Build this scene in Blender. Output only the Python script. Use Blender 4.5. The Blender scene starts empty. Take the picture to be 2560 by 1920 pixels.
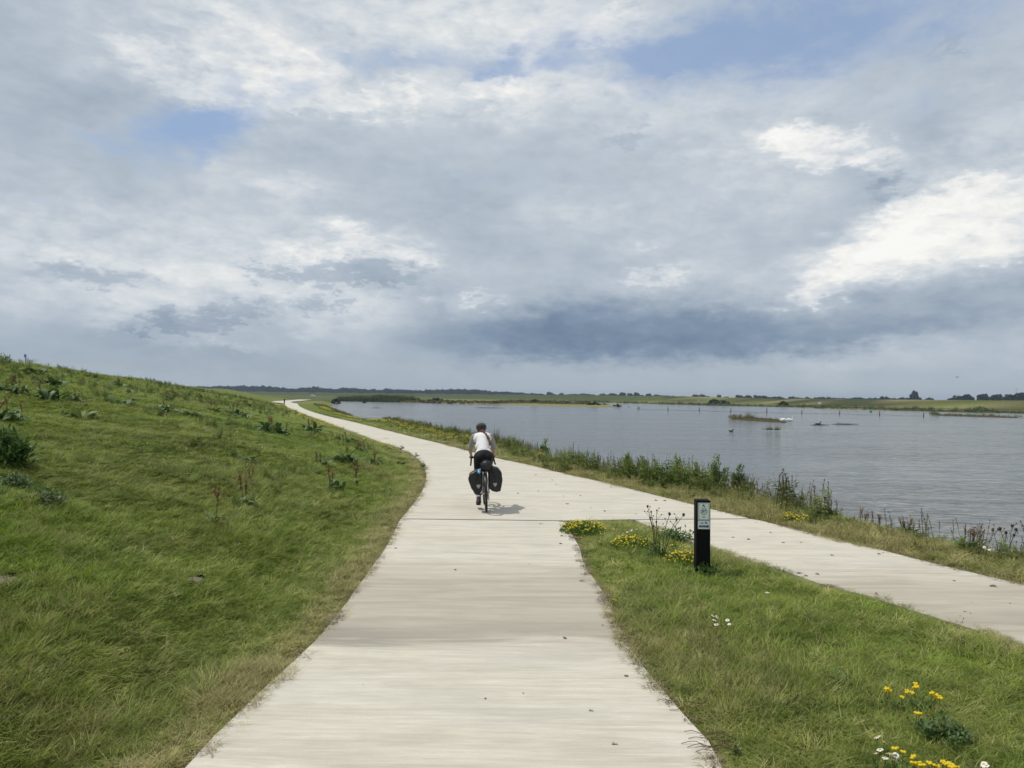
import bpy, bmesh, math, random
import numpy as np
from mathutils import Vector, Matrix, Euler
from mathutils.geometry import tessellate_polygon

random.seed(7)
rng = np.random.default_rng(7)
R = math.radians
scene = bpy.context.scene
col = scene.collection

# ------------------------------------------------------------------ camera
F, CX, CY, CAMH = 1860.0, 1280.0, 960.0, 2.1      # focal length in pixels of the 2560x1920 photograph
PITCH, ROLL = math.atan(30 / F), R(0.65)
cf = Vector((0, math.cos(PITCH), math.sin(PITCH)))
cz = Vector((0, -math.sin(PITCH), math.cos(PITCH)))
cr = math.cos(ROLL) * Vector((1, 0, 0)) + math.sin(ROLL) * cz
cu = -math.sin(ROLL) * Vector((1, 0, 0)) + math.cos(ROLL) * cz
cam = bpy.data.cameras.new('camera')
cam.sensor_width = 36
cam.lens = 36 * F / 2560
cam.clip_start = 0.1
cam.clip_end = 12000
cam_o = bpy.data.objects.new('camera', cam)
col.objects.link(cam_o)
M4 = Matrix.Identity(4)
for i in range(3):
    M4[i][0], M4[i][1], M4[i][2] = cr[i], cu[i], -cf[i]
M4[2][3] = CAMH
cam_o.matrix_world = M4
scene.camera = cam_o

scene.view_settings.view_transform = 'Standard'
scene.view_settings.look = 'None'
scene.view_settings.exposure = 0
scene.view_settings.gamma = 1
scene.view_settings.use_curve_mapping = False
scene.cycles.max_bounces = 6
scene.cycles.transparent_max_bounces = 8
scene.cycles.volume_bounces = 0


def ray(px, py):
    return (cf + cr * ((px - CX) / F) + cu * ((CY - py) / F)).normalized()


def P(px, py, z=0.0):
    d = ray(px, py)
    t = (z - CAMH) / d.z
    return Vector((d.x * t, d.y * t, z))


def PD(px, py, dist):
    """the point seen at px, py whose depth along +Y is dist"""
    d = ray(px, py)
    t = dist / d.y
    return Vector((d.x * t, dist, CAMH + d.z * t))


# ------------------------------------------------------------------ sun
SHX, SHY = 0.47, -0.10          # where a 1 m tall stick throws the tip of its shadow
sun_dir = Vector((-SHX, -SHY, 1)).normalized()
sd = bpy.data.lights.new('sun', 'SUN')
sd.energy = 2.7
sd.angle = R(0.6)
sd.color = (1.0, 0.95, 0.86)
sun = bpy.data.objects.new('sun', sd)
sun.rotation_euler = sun_dir.to_track_quat('Z', 'Y').to_euler()
sun.location = (0, 0, 30)
col.objects.link(sun)


# ------------------------------------------------------------------ node helper
class NT:
    def __init__(s, tree):
        s.t = tree
        s.n = tree.nodes
        s.l = tree.links

    def new(s, typ, **kw):
        nd = s.n.new(typ)
        for k, v in kw.items():
            setattr(nd, k, v)
        return nd

    def set(s, sock, v):
        if hasattr(v, 'is_linked') or isinstance(v, bpy.types.NodeSocket):
            s.l.new(v, sock)
        else:
            if isinstance(v, (tuple, list)) and len(v) == 3 and sock.type == 'RGBA':
                v = (*v, 1)
            sock.default_value = v

    def math(s, op, a, b=None, c=None, clamp=False):
        nd = s.new('ShaderNodeMath', operation=op, use_clamp=clamp)
        s.set(nd.inputs[0], a)
        if b is not None: s.set(nd.inputs[1], b)
        if c is not None: s.set(nd.inputs[2], c)
        return nd.outputs[0]

    def vmath(s, op, a, b=None, scale=None):
        nd = s.new('ShaderNodeVectorMath', operation=op)
        s.set(nd.inputs[0], a)
        if b is not None: s.set(nd.inputs[1], b)
        if scale is not None: s.set(nd.inputs['Scale'], scale)
        return nd.outputs['Value'] if op in ('LENGTH', 'DOT_PRODUCT', 'DISTANCE') else nd.outputs[0]

    def noise(s, vec, scale, detail=4, rough=0.5, dist=0.0, color=False, lac=2.0):
        nd = s.new('ShaderNodeTexNoise')
        if vec is not None: s.set(nd.inputs['Vector'], vec)
        s.set(nd.inputs['Scale'], scale)
        s.set(nd.inputs['Detail'], detail)
        s.set(nd.inputs['Roughness'], rough)
        s.set(nd.inputs['Lacunarity'], lac)
        s.set(nd.inputs['Distortion'], dist)
        return nd.outputs['Color' if color else 'Fac']

    def mapr(s, v, a, b, c=0.0, d=1.0, smooth=False):
        nd = s.new('ShaderNodeMapRange')
        nd.interpolation_type = 'SMOOTHSTEP' if smooth else 'LINEAR'
        nd.clamp = True
        s.set(nd.inputs[0], v)
        for i, x in enumerate((a, b, c, d)): s.set(nd.inputs[i + 1], x)
        return nd.outputs[0]

    def mix(s, fac, a, b, blend='MIX'):
        nd = s.new('ShaderNodeMix', data_type='RGBA', blend_type=blend)
        s.set(nd.inputs[0], fac)
        s.set(nd.inputs[6], a)
        s.set(nd.inputs[7], b)
        return nd.outputs[2]

    def ramp(s, fac, stops):
        nd = s.new('ShaderNodeValToRGB')
        s.set(nd.inputs[0], fac)
        e = nd.color_ramp.elements
        while len(e) > 1: e.remove(e[-1])
        e[0].position = stops[0][0]
        e[0].color = (*stops[0][1], 1)
        for p, c in stops[1:]:
            x = e.new(p)
            x.color = (*c, 1)
        return nd.outputs[0]

    def mapping(s, vec, loc=(0, 0, 0), rot=(0, 0, 0), scale=(1, 1, 1), typ='POINT'):
        nd = s.new('ShaderNodeMapping', vector_type=typ)
        s.set(nd.inputs[0], vec)
        if typ != 'NORMAL': nd.inputs[1].default_value = loc
        nd.inputs[2].default_value = rot
        nd.inputs[3].default_value = scale
        return nd.outputs[0]

    def bump(s, h, strength=0.5, distance=0.05):
        nd = s.new('ShaderNodeBump')
        s.set(nd.inputs['Height'], h)
        nd.inputs['Strength'].default_value = strength
        nd.inputs['Distance'].default_value = distance
        return nd.outputs[0]


# ------------------------------------------------------------------ world: daylight sky with broken cloud
world = bpy.data.worlds.new('World')
scene.world = world
world.use_nodes = True
world.cycles.sampling_method = 'MANUAL'
world.cycles.sample_map_resolution = 512
w = NT(world.node_tree)
w.n.clear()
BG = 0.10
sky = w.new('ShaderNodeTexSky', sky_type='NISHITA')
sky.sun_disc = False
sky.sun_elevation = math.asin(sun_dir.z)
sky.sun_rotation = math.atan2(sun_dir.x, sun_dir.y)
sky.altitude = 0
sky.air_density = 1.0
sky.dust_density = 1.5
sky.ozone_density = 1.2
tc = w.new('ShaderNodeTexCoord')
D = tc.outputs['Generated']
sep = w.new('ShaderNodeSeparateXYZ')
w.set(sep.inputs[0], D)
az = w.math('ARCTAN2', sep.outputs[0], sep.outputs[1])
el = w.math('ARCSINE', sep.outputs[2])
cmb = w.new('ShaderNodeCombineXYZ')
w.set(cmb.inputs[0], az)
w.set(cmb.inputs[1], el)
AE = cmb.outputs[0]
# clouds get flatter towards the horizon
flat = w.mapping(D, scale=(1, 1, 2.3))
wn1 = w.vmath('SUBTRACT', w.noise(flat, 3.2, 3, 0.55, color=True), (0.5, 0.5, 0.5))
wn2 = w.vmath('SUBTRACT', w.noise(flat, 13.0, 3, 0.6, color=True), (0.5, 0.5, 0.5))
wn3 = w.vmath('SUBTRACT', w.noise(flat, 42.0, 3, 0.65, color=True), (0.5, 0.5, 0.5))
warp = w.vmath('ADD', w.vmath('MULTIPLY', wn1, (0.10, 0.045, 0)), w.vmath('MULTIPLY', wn2, (0.085, 0.050, 0)))
warp = w.vmath('ADD', warp, w.vmath('MULTIPLY', wn3, (0.042, 0.034, 0)))
AEw = w.vmath('ADD', AE, w.vmath('SCALE', warp, scale=0.8))      # billowing edges

# The layout of the clouds is a sum of soft rotated ellipses over azimuth and elevation. Written as sums of
# products u(azimuth) * v(elevation), it costs the shader only a few curve nodes.
A0, A1, E0, E1 = -1.05, 1.05, -0.03, 0.90
NA, NE = 240, 180


def layout(items):
    ga = np.linspace(A0, A1, NA)[None, :]
    ge = np.linspace(E0, E1, NE)[:, None]
    tot = np.zeros((NE, NA))
    for px, py, rx, ry, rot, hard, wt in items:
        if rx < 1 or not wt: continue
        d = ray(px, py)
        a, e = math.atan2(d.x, d.y), math.asin(d.z)
        c, s_ = math.cos(R(rot)), math.sin(R(rot))
        x, y = (ga - a) * F, (ge - e) * F
        ln = np.hypot((x * c + y * s_) / rx, (-x * s_ + y * c) / ry)
        lo, hi = hard * 0.85, 1.0 + 0.9 * (1 - hard)
        t = np.clip((hi - ln) / (hi - lo), 0, 1)
        tot += wt * t * t * (3 - 2 * t)
    fade = np.clip((np.minimum(ga - A0, A1 - ga)) / 0.12, 0, 1) * np.clip((E1 - ge) / 0.12, 0, 1)
    return tot * fade


def curves(nd, cols, xs):
    cm = nd.mapping
    cm.use_clip = False
    for ch in range(3):
        c = cm.curves[ch]
        while len(c.points) > 2: c.points.remove(c.points[1])
        ys = cols[ch]
        c.points[0].location = (0, ys[0])
        c.points[1].location = (1, ys[-1])
        for x, y in zip(xs[1:-1], ys[1:-1]):
            c.points.new(float(x), float(y))
        for p in c.points: p.handle_type = 'VECTOR'
    cm.update()


def field(vec, items, pairs):
    U, S, Vt = np.linalg.svd(layout(items), full_matrices=False)
    sp = w.new('ShaderNodeSeparateXYZ')
    w.set(sp.inputs[0], vec)
    ua = w.mapr(sp.outputs[0], A0, A1)
    ue = w.mapr(sp.outputs[1], E0, E1)
    tot = None
    for p in range(pairs):
        va = ve = None
        out = []
        for axis, inp, n in (('e', ue, NE), ('a', ua, NA)):
            nd = w.new('ShaderNodeRGBCurve')
            cb = w.new('ShaderNodeCombineXYZ')
            for i in range(3): w.set(cb.inputs[i], inp)
            w.l.new(cb.outputs[0], nd.inputs['Color'])
            idx = np.unique(np.round(np.linspace(0, n - 1, 120 if axis == 'a' else 90)).astype(int))
            cols, lo_, sc_ = [], [], []
            for k in range(3 * p, 3 * p + 3):
                f = (U[:, k] if axis == 'e' else Vt[k]) * math.sqrt(S[k])
                lo, hi = float(f.min()), float(f.max())
                cols.append((f[idx] - lo) / (hi - lo))
                lo_.append(lo)
                sc_.append(hi - lo)
            curves(nd, cols, idx / (n - 1))
            out.append(w.vmath('ADD', w.vmath('MULTIPLY', nd.outputs[0], tuple(sc_)), tuple(lo_)))
        v = w.vmath('DOT_PRODUCT', out[0], out[1])
        tot = v if tot is None else w.math('ADD', tot, v)
    return tot
LIGHT = [   # bright cloud
    (900, 60, 620, 120, 0, 0.1, 0.22), (520, 60, 110, 80, -20, 0.2, 0.16), (660, 130, 130, 50, -30, 0.2, 0.12),
    (480, 205, 300, 75, -8, 0.4, 0.20), (740, 195, 150, 60, 5, 0.55, 0.20), (300, 190, 120, 40, 0, 0.2, 0.10),
    (1350, 60, 330, 90, 0, 0.15, 0.26), (1180, 265, 300, 50, 6, 0.5, 0.20), (960, 265, 160, 35, 10, 0.5, 0.16),
    (1560, 210, 380, 80, -6, 0.1, 0.16), (2250, 230, 420, 180, 0, 0.0, 0.08), (1290, 215, 90, 50, 20, 0.4, 0.12),
    (2080, 375, 190, 42, -14, 0.6, 0.34), (1880, 370, 190, 36, 6, 0.3, 0.16), (2000, 345, 60, 26, -10, 0.6, 0.18),
    (2290, 590, 270, 78, 22, 0.45, 0.46), (2440, 545, 160, 80, 8, 0.5, 0.30), (2130, 660, 140, 55, 35, 0.4, 0.30),
    (2180, 600, 130, 50, 40, 0.5, 0.16), (2500, 640, 110, 50, 12, 0.4, 0.28), (2330, 700, 330, 50, 12, 0.1, 0.14),
    (1430, 530, 160, 50, 10, 0.2, 0.14), (1600, 620, 60, 26, -10, 0.5, 0.16), (1660, 700, 130, 34, 10, 0.55, 0.20),
    (1230, 765, 130, 30, 4, 0.6, 0.16), (1880, 700, 120, 34, 20, 0.3, 0.12), (1050, 755, 34, 13, 5, 0.6, 0.22),
    (620, 560, 520, 90, -4, 0.0, 0.16), (850, 575, 60, 30, 0, 0.6, 0.20), (960, 605, 120, 40, -14, 0.5, 0.24),
    (780, 640, 150, 30, 4, 0.5, 0.26), (1040, 655, 90, 30, -6, 0.5, 0.20), (200, 600, 420, 70, -3, 0.0, 0.14),
    (180, 640, 220, 26, -4, 0.3, 0.14), (520, 690, 260, 24, -4, 0.3, 0.16), (560, 745, 380, 60, 0, 0.1, 0.14),
    (150, 740, 320, 60, 0, 0.1, 0.16), (860, 790, 110, 90, 0, 0.1, 0.22), (500, 845, 90, 16, -4, 0.6, 0.20),
    (310, 790, 90, 24, 8, 0.5, 0.16), (670, 855, 38, 10, 0, 0.6, 0.14), (720, 450, 130, 30, 0, 0.3, 0.10),
    (60, 410, 240, 22, -16, 0.3, 0.10), (2300, 780, 420, 26, 8, 0.3, 0.12), (730, 465, 70, 22, 0, 0.4, 0.12),
    (1900, 905, 900, 30, 1, 0.2, 0.10), (2350, 865, 200, 26, 6, 0.3, 0.10), (560, 320, 90, 40, 20, 0.5, 0.0),
    (1700, 330, 300, 90, -8, 0.0, 0.10), (2440, 380, 160, 60, 20, 0.1, 0.12), (1870, 520, 260, 60, 8, 0.0, 0.08),
]
DARK = [    # shaded cloud
    (80, 130, 260, 150, -20, 0.05, 0.16), (90, 420, 340, 60, -10, 0.1, 0.10), (430, 480, 420, 60, -8, 0.0, 0.10),
    (1000, 480, 340, 80, -14, 0.1, 0.14), (1190, 430, 140, 50, 0, 0.1, 0.08), (1250, 580, 200, 70, -30, 0.1, 0.12),
    (1740, 345, 170, 70, 20, 0.2, 0.12), (1480, 450, 180, 60, 10, 0.1, 0.08), (2250, 410, 150, 60, 38, 0.4, 0.20),
    (2400, 130, 90, 26, 32, 0.3, 0.16), (2280, 160, 60, 22, 30, 0.2, 0.08), (2480, 470, 180, 40, 14, 0.2, 0.10),
    (2110, 440, 120, 26, -14, 0.5, 0.14), (2480, 720, 240, 70, 14, 0.3, 0.30), (2200, 790, 420, 60, 10, 0.2, 0.26),
    (1650, 830, 560, 68, 1, 0.45, 0.42), (1620, 850, 330, 50, 0, 0.2, 0.14), (1230, 800, 260, 70, -6, 0.3, 0.20),
    (1850, 760, 300, 60, 8, 0.1, 0.14), (2450, 850, 300, 30, 2, 0.3, 0.12), (1850, 935, 320, 16, 0, 0.4, 0.06),
    (808, 762, 66, 22, -4, 0.85, 0.26), (855, 802, 26, 12, -10, 0.8, 0.20), (800, 690, 170, 30, -4, 0.6, 0.22),
    (590, 665, 34, 12, 0, 0.7, 0.16), (230, 695, 170, 24, 6, 0.6, 0.22), (60, 690, 120, 14, 2, 0.4, 0.10),
    (960, 690, 160, 36, 0, 0.4, 0.16), (610, 775, 90, 28, 4, 0.5, 0.20), (390, 830, 150, 40, 0, 0.4, 0.20),
    (820, 560, 0.01, 0.01, 0, 0, 0), (460, 800, 110, 26, 2, 0.6, 0.16), (100, 800, 90, 12, 0, 0.5, 0.10),
    (1100, 880, 600, 50, 0, 0.1, 0.14), (350, 905, 700, 40, 0, 0.0, 0.14), (2380, 620, 90, 24, 28, 0.5, 0.12),
    (2440, 560, 80, 20, 10, 0.6, 0.12), (2130, 630, 40, 24, 10, 0.6, 0.10), (2230, 665, 110, 14, 26, 0.5, 0.12),
    (1500, 760, 260, 30, 6, 0.3, 0.14), (1000, 300, 260, 30, 0, 0.1, 0.04),
]
BLUE = [    # gaps that open onto blue
    (430, 345, 180, 62, 22, 0.35, 0.75), (600, 285, 150, 34, 16, 0.4, 0.75), (760, 235, 120, 22, 10, 0.4, 0.55),
    (560, 195, 34, 26, -30, 0.5, 0.75), (455, 195, 22, 14, 0, 0.5, 0.50), (930, 165, 130, 30, -4, 0.35, 0.85),
    (1180, 155, 190, 42, -4, 0.35, 0.90), (1240, 190, 60, 24, 30, 0.4, 0.70), (1480, 140, 170, 44, -6, 0.2, 0.55),
    (1720, 115, 120, 60, 30, 0.1, 0.80), (1950, 60, 470, 110, 0, 0.1, 0.80), (1850, 160, 250, 60, 10, 0.1, 0.55),
    (2300, 60, 300, 160, 0, 0.0, 0.40), (90, 500, 160, 20, -14, 0.3, 0.45), (40, 630, 60, 10, 0, 0.3, 0.40),
    (1260, 420, 300, 120, 0, 0.0, 0.20), (2200, 300, 500, 120, 0, 0.0, 0.22), (420, 290, 110, 40, -10, 0.2, 0.35),
]
FIRM = [
    (2260, 610, 240, 60, 26, 0.3, 1.0), (2430, 545, 150, 62, 6, 0.3, 1.0), (2500, 625, 90, 34, 10, 0.3, 0.9), (2100, 680, 110, 26, 32, 0.3, 0.9),
    (2090, 375, 180, 34, -14, 0.3, 1.0), (1990, 350, 70, 24, 0, 0.3, 0.9), (480, 200, 260, 60, -10, 0.3, 0.7), (730, 205, 130, 44, 4, 0.3, 0.9),
    (980, 262, 150, 26, 8, 0.3, 0.9), (1250, 235, 110, 34, 20, 0.2, 0.8), (800, 636, 130, 18, 4, 0.3, 0.9), (960, 615, 90, 20, -16, 0.3, 0.9), (1050, 655, 60, 18, 0, 0.3, 0.8),
    (860, 572, 46, 18, 0, 0.3, 0.8), (1050, 753, 28, 9, 4, 0.4, 1.0), (1640, 695, 80, 20, 8, 0.3, 0.9), (1200, 755, 70, 20, 4, 0.3, 0.8), (1600, 622, 34, 20, -10, 0.3, 0.8),
    (320, 790, 70, 14, 8, 0.3, 0.8), (520, 848, 60, 9, -4, 0.3, 0.9), (670, 856, 28, 6, 0, 0.3, 0.9), (640, 90, 160, 50, -20, 0.2, 0.6), (1500, 60, 120, 50, 0, 0.2, 0.7),
    (808, 762, 62, 18, -4, 0.5, -1.2), (858, 803, 22, 10, -20, 0.5, -1.1), (800, 686, 150, 24, -2, 0.3, -1.0), (600, 665, 34, 12, 0, 0.4, -1.0), (250, 690, 120, 20, 6, 0.3, -1.0),
    (620, 780, 80, 24, 4, 0.3, -0.9), (360, 812, 80, 22, 0, 0.3, -0.9), (940, 690, 110, 20, 0, 0.3, -0.9), (480, 800, 60, 16, 0, 0.3, -0.9), (2400, 130, 70, 14, 34, 0.3, -0.9),
    (2250, 430, 90, 30, 36, 0.3, -0.9), (1850, 372, 60, 14, 0, 0.3, -0.8), (1560, 350, 110, 26, 8, 0.2, -0.7), (2400, 640, 60, 14, 20, 0.3, -0.8),
]
ITEMS = [(*i[:6], 0.62 * i[6]) for i in LIGHT] + [(*i[:6], -0.42 * i[6]) for i in DARK]
# cloud texture everywhere, including behind the camera
big = w.noise(flat, 2.1, 4, 0.55, 0.3)
mid = w.noise(flat, 7.0, 5, 0.6, 0.4)
fine = w.noise(flat, 26.0, 5, 0.62, 0.2)
tex = w.math('ADD', w.math('MULTIPLY', w.math('SUBTRACT', big, 0.5), 0.24),
             w.math('ADD', w.math('MULTIPLY', w.math('SUBTRACT', mid, 0.5), 0.24),
                    w.math('MULTIPLY', w.math('SUBTRACT', fine, 0.5), 0.13)))
low = w.mapr(el, 0.0, 0.13, 0.25, 1.0, smooth=True)      # thin even veil close to the horizon
elev = w.mapr(el, -0.02, 0.16, -0.075, 0.0, smooth=True)
high = w.mapr(el, 0.55, 1.3, 0.0, 0.20, smooth=True)
base = w.math('ADD', w.math('ADD', 0.575, w.math('MULTIPLY', tex, low)), w.math('ADD', elev, high))
lowmask = w.mapr(el, 0.0, 0.07, 0.55, 0.0, smooth=True)  # warmer grey of distant cloud
veil = w.mix(0.6, w.vmath('MULTIPLY', sky.outputs[0], (0.80, 1.0, 1.10)), (3.3, 4.5, 6.9))
midn = w.math('ADD', w.math('MULTIPLY', w.math('SUBTRACT', mid, 0.56), 2.0), w.math('MULTIPLY', w.math('SUBTRACT', fine, 0.5), 0.9))


fl = field(AEw, ITEMS, 5)
# billows show most where a cloud is lit or shaded strongly
crisp = w.math('MULTIPLY', w.math('SUBTRACT', fine, 0.5), w.mapr(fl, 0.0, 0.30, 0.05, 0.60))
vo = w.new('ShaderNodeTexVoronoi', feature='SMOOTH_F1', normalize=True)
w.set(vo.inputs['Vector'], w.vmath('ADD', flat, w.vmath('SCALE', wn2, scale=0.10)))
vo.inputs['Scale'].default_value = 17.0
vo.inputs['Detail'].default_value = 2.0
vo.inputs['Roughness'].default_value = 0.6
vo.inputs['Smoothness'].default_value = 0.25
puff = w.math('MULTIPLY', w.math('SUBTRACT', 0.30, vo.outputs['Distance']), w.mapr(fl, 0.0, 0.30, 0.10, 0.62))
# towering heads and small shaded scraps with firm edges
AEc = w.vmath('ADD', AEw, w.vmath('MULTIPLY', wn3, (0.05, 0.05, 0)))
AEc = w.vmath('ADD', AEc, w.vmath('MULTIPLY', w.vmath('SUBTRACT', w.noise(flat, 95.0, 3, 0.6, color=True), (0.5, 0.5, 0.5)), (0.009, 0.009, 0)))
fc = field(AEc, FIRM, 4)
firm = w.math('SUBTRACT', w.mapr(fc, 0.32, 0.60, 0.0, 0.075, smooth=True), w.mapr(fc, -0.62, -0.22, 0.10, 0.0, smooth=True))
inner = w.math('MULTIPLY', w.math('SUBTRACT', fine, 0.47), w.mapr(fc, 0.4, 0.7, 0.0, 0.45))
lum = w.math('ADD', w.math('ADD', base, fl), w.math('MULTIPLY', w.math('ADD', crisp, puff), low))
lum = w.math('ADD', lum, w.math('ADD', firm, inner))
blue = field(AEw, [(*i[:6], 0.84 * i[6]) for i in BLUE], 3)
cloud = w.ramp(w.math('MULTIPLY', lum, 0.8, clamp=True), [
    (0.00, (0.095, 0.150, 0.240)), (0.12, (0.135, 0.200, 0.300)), (0.24, (0.225, 0.300, 0.405)),
    (0.36, (0.372, 0.440, 0.522)), (0.48, (0.492, 0.556, 0.628)), (0.60, (0.640, 0.686, 0.728)),
    (0.72, (0.770, 0.790, 0.800)), (0.84, (0.880, 0.880, 0.860)), (1.00, (0.96, 0.955, 0.92))])
cloud = w.mix(lowmask, cloud, w.vmath('MULTIPLY', cloud, (1.04, 1.02, 0.93)))
bl = w.math('MULTIPLY', w.math('ADD', blue, midn), w.mapr(blue, 0.03, 0.2, 0.0, 1.0))
skycol = w.mix(w.mapr(bl, 0.05, 1.15, 0.0, 0.84, smooth=True), w.vmath('SCALE', cloud, scale=1.0 / BG), veil)
bg = w.new('ShaderNodeBackground')
w.set(bg.inputs[0], skycol)
bg.inputs[1].default_value = BG
wo = w.new('ShaderNodeOutputWorld')
w.l.new(bg.outputs[0], wo.inputs[0])

# ================================================================== helpers for objects
def new_mesh(name, verts, faces, mat=None, smooth=False, attrs=None):
    me = bpy.data.meshes.new(name)
    if isinstance(faces, np.ndarray):
        nv, nf, k = len(verts), len(faces), faces.shape[1]
        me.vertices.add(nv)
        me.vertices.foreach_set('co', np.ascontiguousarray(verts, dtype=np.float32).ravel())
        me.loops.add(nf * k)
        me.loops.foreach_set('vertex_index', np.ascontiguousarray(faces, dtype=np.int32).ravel())
        me.polygons.add(nf)
        me.polygons.foreach_set('loop_start', np.arange(nf, dtype=np.int32) * k)
        me.update(calc_edges=True)
    else:
        me.from_pydata([tuple(v) for v in verts], [], faces)
    if attrs:
        for k_, v_ in attrs.items():
            at = me.attributes.new(k_, 'FLOAT', 'POINT')
            at.data.foreach_set('value', np.ascontiguousarray(v_, dtype=np.float32))
    if mat:
        for m in (mat if isinstance(mat, (list, tuple)) else [mat]): me.materials.append(m)
    if smooth:
        me.shade_smooth()
    return me


def link(name, me, parent=None, kind=None, label=None, cat=None, group=None):
    o = bpy.data.objects.new(name, me)
    col.objects.link(o)
    if parent: o.parent = parent
    tag(o, label, cat, group, kind)
    return o


def tag(o, label=None, cat=None, group=None, kind=None):
    if label: o['label'] = label
    if cat: o['category'] = cat
    if group: o['group'] = group
    if kind: o['kind'] = kind
    return o


def bm_mesh(name, bm, mat=None, smooth=False):
    me = bpy.data.meshes.new(name)
    bm.normal_update()
    bm.to_mesh(me)
    bm.free()
    if mat: me.materials.append(mat)
    if smooth: me.shade_smooth()
    return me


def thing(name, label, cat, loc=(0, 0, 0), group=None):
    o = bpy.data.objects.new(name, None)
    o.empty_display_size = 0.1
    o.location = loc
    col.objects.link(o)
    return tag(o, label, cat, group)


def add_tube(bm, pts, rad, seg=8, cap=True):
    pts = [Vector(p) for p in pts]
    n = len(pts)
    rads = rad if isinstance(rad, (list, tuple)) else [rad] * n
    rings = []
    prev = None
    for i, p in enumerate(pts):
        t = (pts[min(i + 1, n - 1)] - pts[max(i - 1, 0)]).normalized()
        if prev is None:
            a = t.orthogonal().normalized()
        else:
            a = (prev - t * prev.dot(t)).normalized()
        prev = a
        b = t.cross(a)
        rings.append([bm.verts.new(p + (a * math.cos(2 * math.pi * k / seg) + b * math.sin(2 * math.pi * k / seg)) * rads[i])
                      for k in range(seg)])
    for i in range(n - 1):
        for k in range(seg):
            bm.faces.new((rings[i][k], rings[i][(k + 1) % seg], rings[i + 1][(k + 1) % seg], rings[i + 1][k]))
    if cap:
        bm.faces.new(rings[0][::-1])
        bm.faces.new(rings[-1])


def add_box(bm, c, s, rot=None, bevel=0):
    mt = Matrix.Translation(Vector(c)) @ (rot.to_4x4() if rot else Matrix.Identity(4)) @ Matrix.Diagonal((*s, 1))
    r = bmesh.ops.create_cube(bm, size=1, matrix=mt)
    if bevel:
        es = set()
        for v in r['verts']:
            es.update(v.link_edges)
        bmesh.ops.bevel(bm, geom=list(es), offset=bevel, segments=2, affect='EDGES')


def add_ball(bm, c, r, seg=10, rot=None):
    r = r if isinstance(r, (tuple, list)) else (r, r, r)
    mt = Matrix.Translation(Vector(c)) @ (rot.to_4x4() if rot else Matrix.Identity(4)) @ Matrix.Diagonal((*r, 1))
    bmesh.ops.create_uvsphere(bm, u_segments=seg, v_segments=max(5, seg * 2 // 3), radius=1, matrix=mt)


# ================================================================== materials
def mat_new(name):
    m = bpy.data.materials.new(name)
    m.use_nodes = True
    t = NT(m.node_tree)
    t.n.clear()
    out = t.new('ShaderNodeOutputMaterial')
    return m, t, out


def principled(t, out, colr, rough=0.8, spec=0.3, normal=None, metal=0.0, trans=0.0):
    p = t.new('ShaderNodeBsdfPrincipled')
    t.set(p.inputs['Base Color'], colr)
    t.set(p.inputs['Roughness'], rough)
    p.inputs['Specular IOR Level'].default_value = spec
    p.inputs['Metallic'].default_value = metal
    if normal is not None: t.set(p.inputs['Normal'], normal)
    if trans:
        tr = t.new('ShaderNodeBsdfTranslucent')
        t.set(tr.inputs[0], colr)
        mx = t.new('ShaderNodeMixShader')
        mx.inputs[0].default_value = trans
        t.l.new(p.outputs[0], mx.inputs[1])
        t.l.new(tr.outputs[0], mx.inputs[2])
        t.l.new(mx.outputs[0], out.inputs[0])
    else:
        t.l.new(p.outputs[0], out.inputs[0])
    return p


def simple(name, c, rough=0.7, spec=0.3, var=0.15, scale=30.0, bump=0.0, metal=0.0, trans=0.0):
    m, t, out = mat_new(name)
    tc_ = t.new('ShaderNodeTexCoord').outputs['Object']
    n = t.noise(tc_, scale, 4, 0.6)
    f = t.mapr(n, 0.3, 0.7, 1 - var, 1 + var)
    cc = t.vmath('SCALE', t.vmath('ADD', tuple(c), (0, 0, 0)), scale=f)
    nm = t.bump(n, bump, 0.01) if bump else None
    principled(t, out, cc, rough, spec, nm, metal, trans)
    return m


GREEN = (0.195, 0.270, 0.036)
LUSH = (0.135, 0.225, 0.024)
OLIVE = (0.230, 0.260, 0.062)
STRAW = (0.500, 0.440, 0.210)
BROWN = (0.300, 0.270, 0.115)


def turf_colour(t, pos, dry, dark, tone=None):
    """colour of living turf from place: lush, common, olive and straw patches"""
    p2 = t.vmath('MULTIPLY', pos, (1, 1, 0.3))
    n1 = t.noise(p2, 0.22, 4, 0.6)
    n2 = t.noise(p2, 1.1, 4, 0.6)
    n3 = t.noise(p2, 5.0, 3, 0.6)
    c = t.mix(t.mapr(n1, 0.40, 0.62, 0, 1), GREEN, OLIVE)
    c = t.mix(t.mapr(n2, 0.50, 0.68, 0, 0.65), c, LUSH)
    d = t.math('ADD', dry, t.math('MULTIPLY', t.math('SUBTRACT', n2, 0.5), 1.1))
    d = t.math('ADD', d, t.math('MULTIPLY', t.math('SUBTRACT', n3, 0.5), 0.9))
    if tone is not None: d = t.math('ADD', d, t.math('MULTIPLY', t.math('SUBTRACT', tone, 0.5), 0.9))
    c = t.mix(t.mapr(d, 0.15, 1.0, 0, 0.9), c, t.mix(t.mapr(n3, 0.35, 0.6), BROWN, STRAW))
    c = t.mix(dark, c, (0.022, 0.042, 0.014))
    return c


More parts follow.
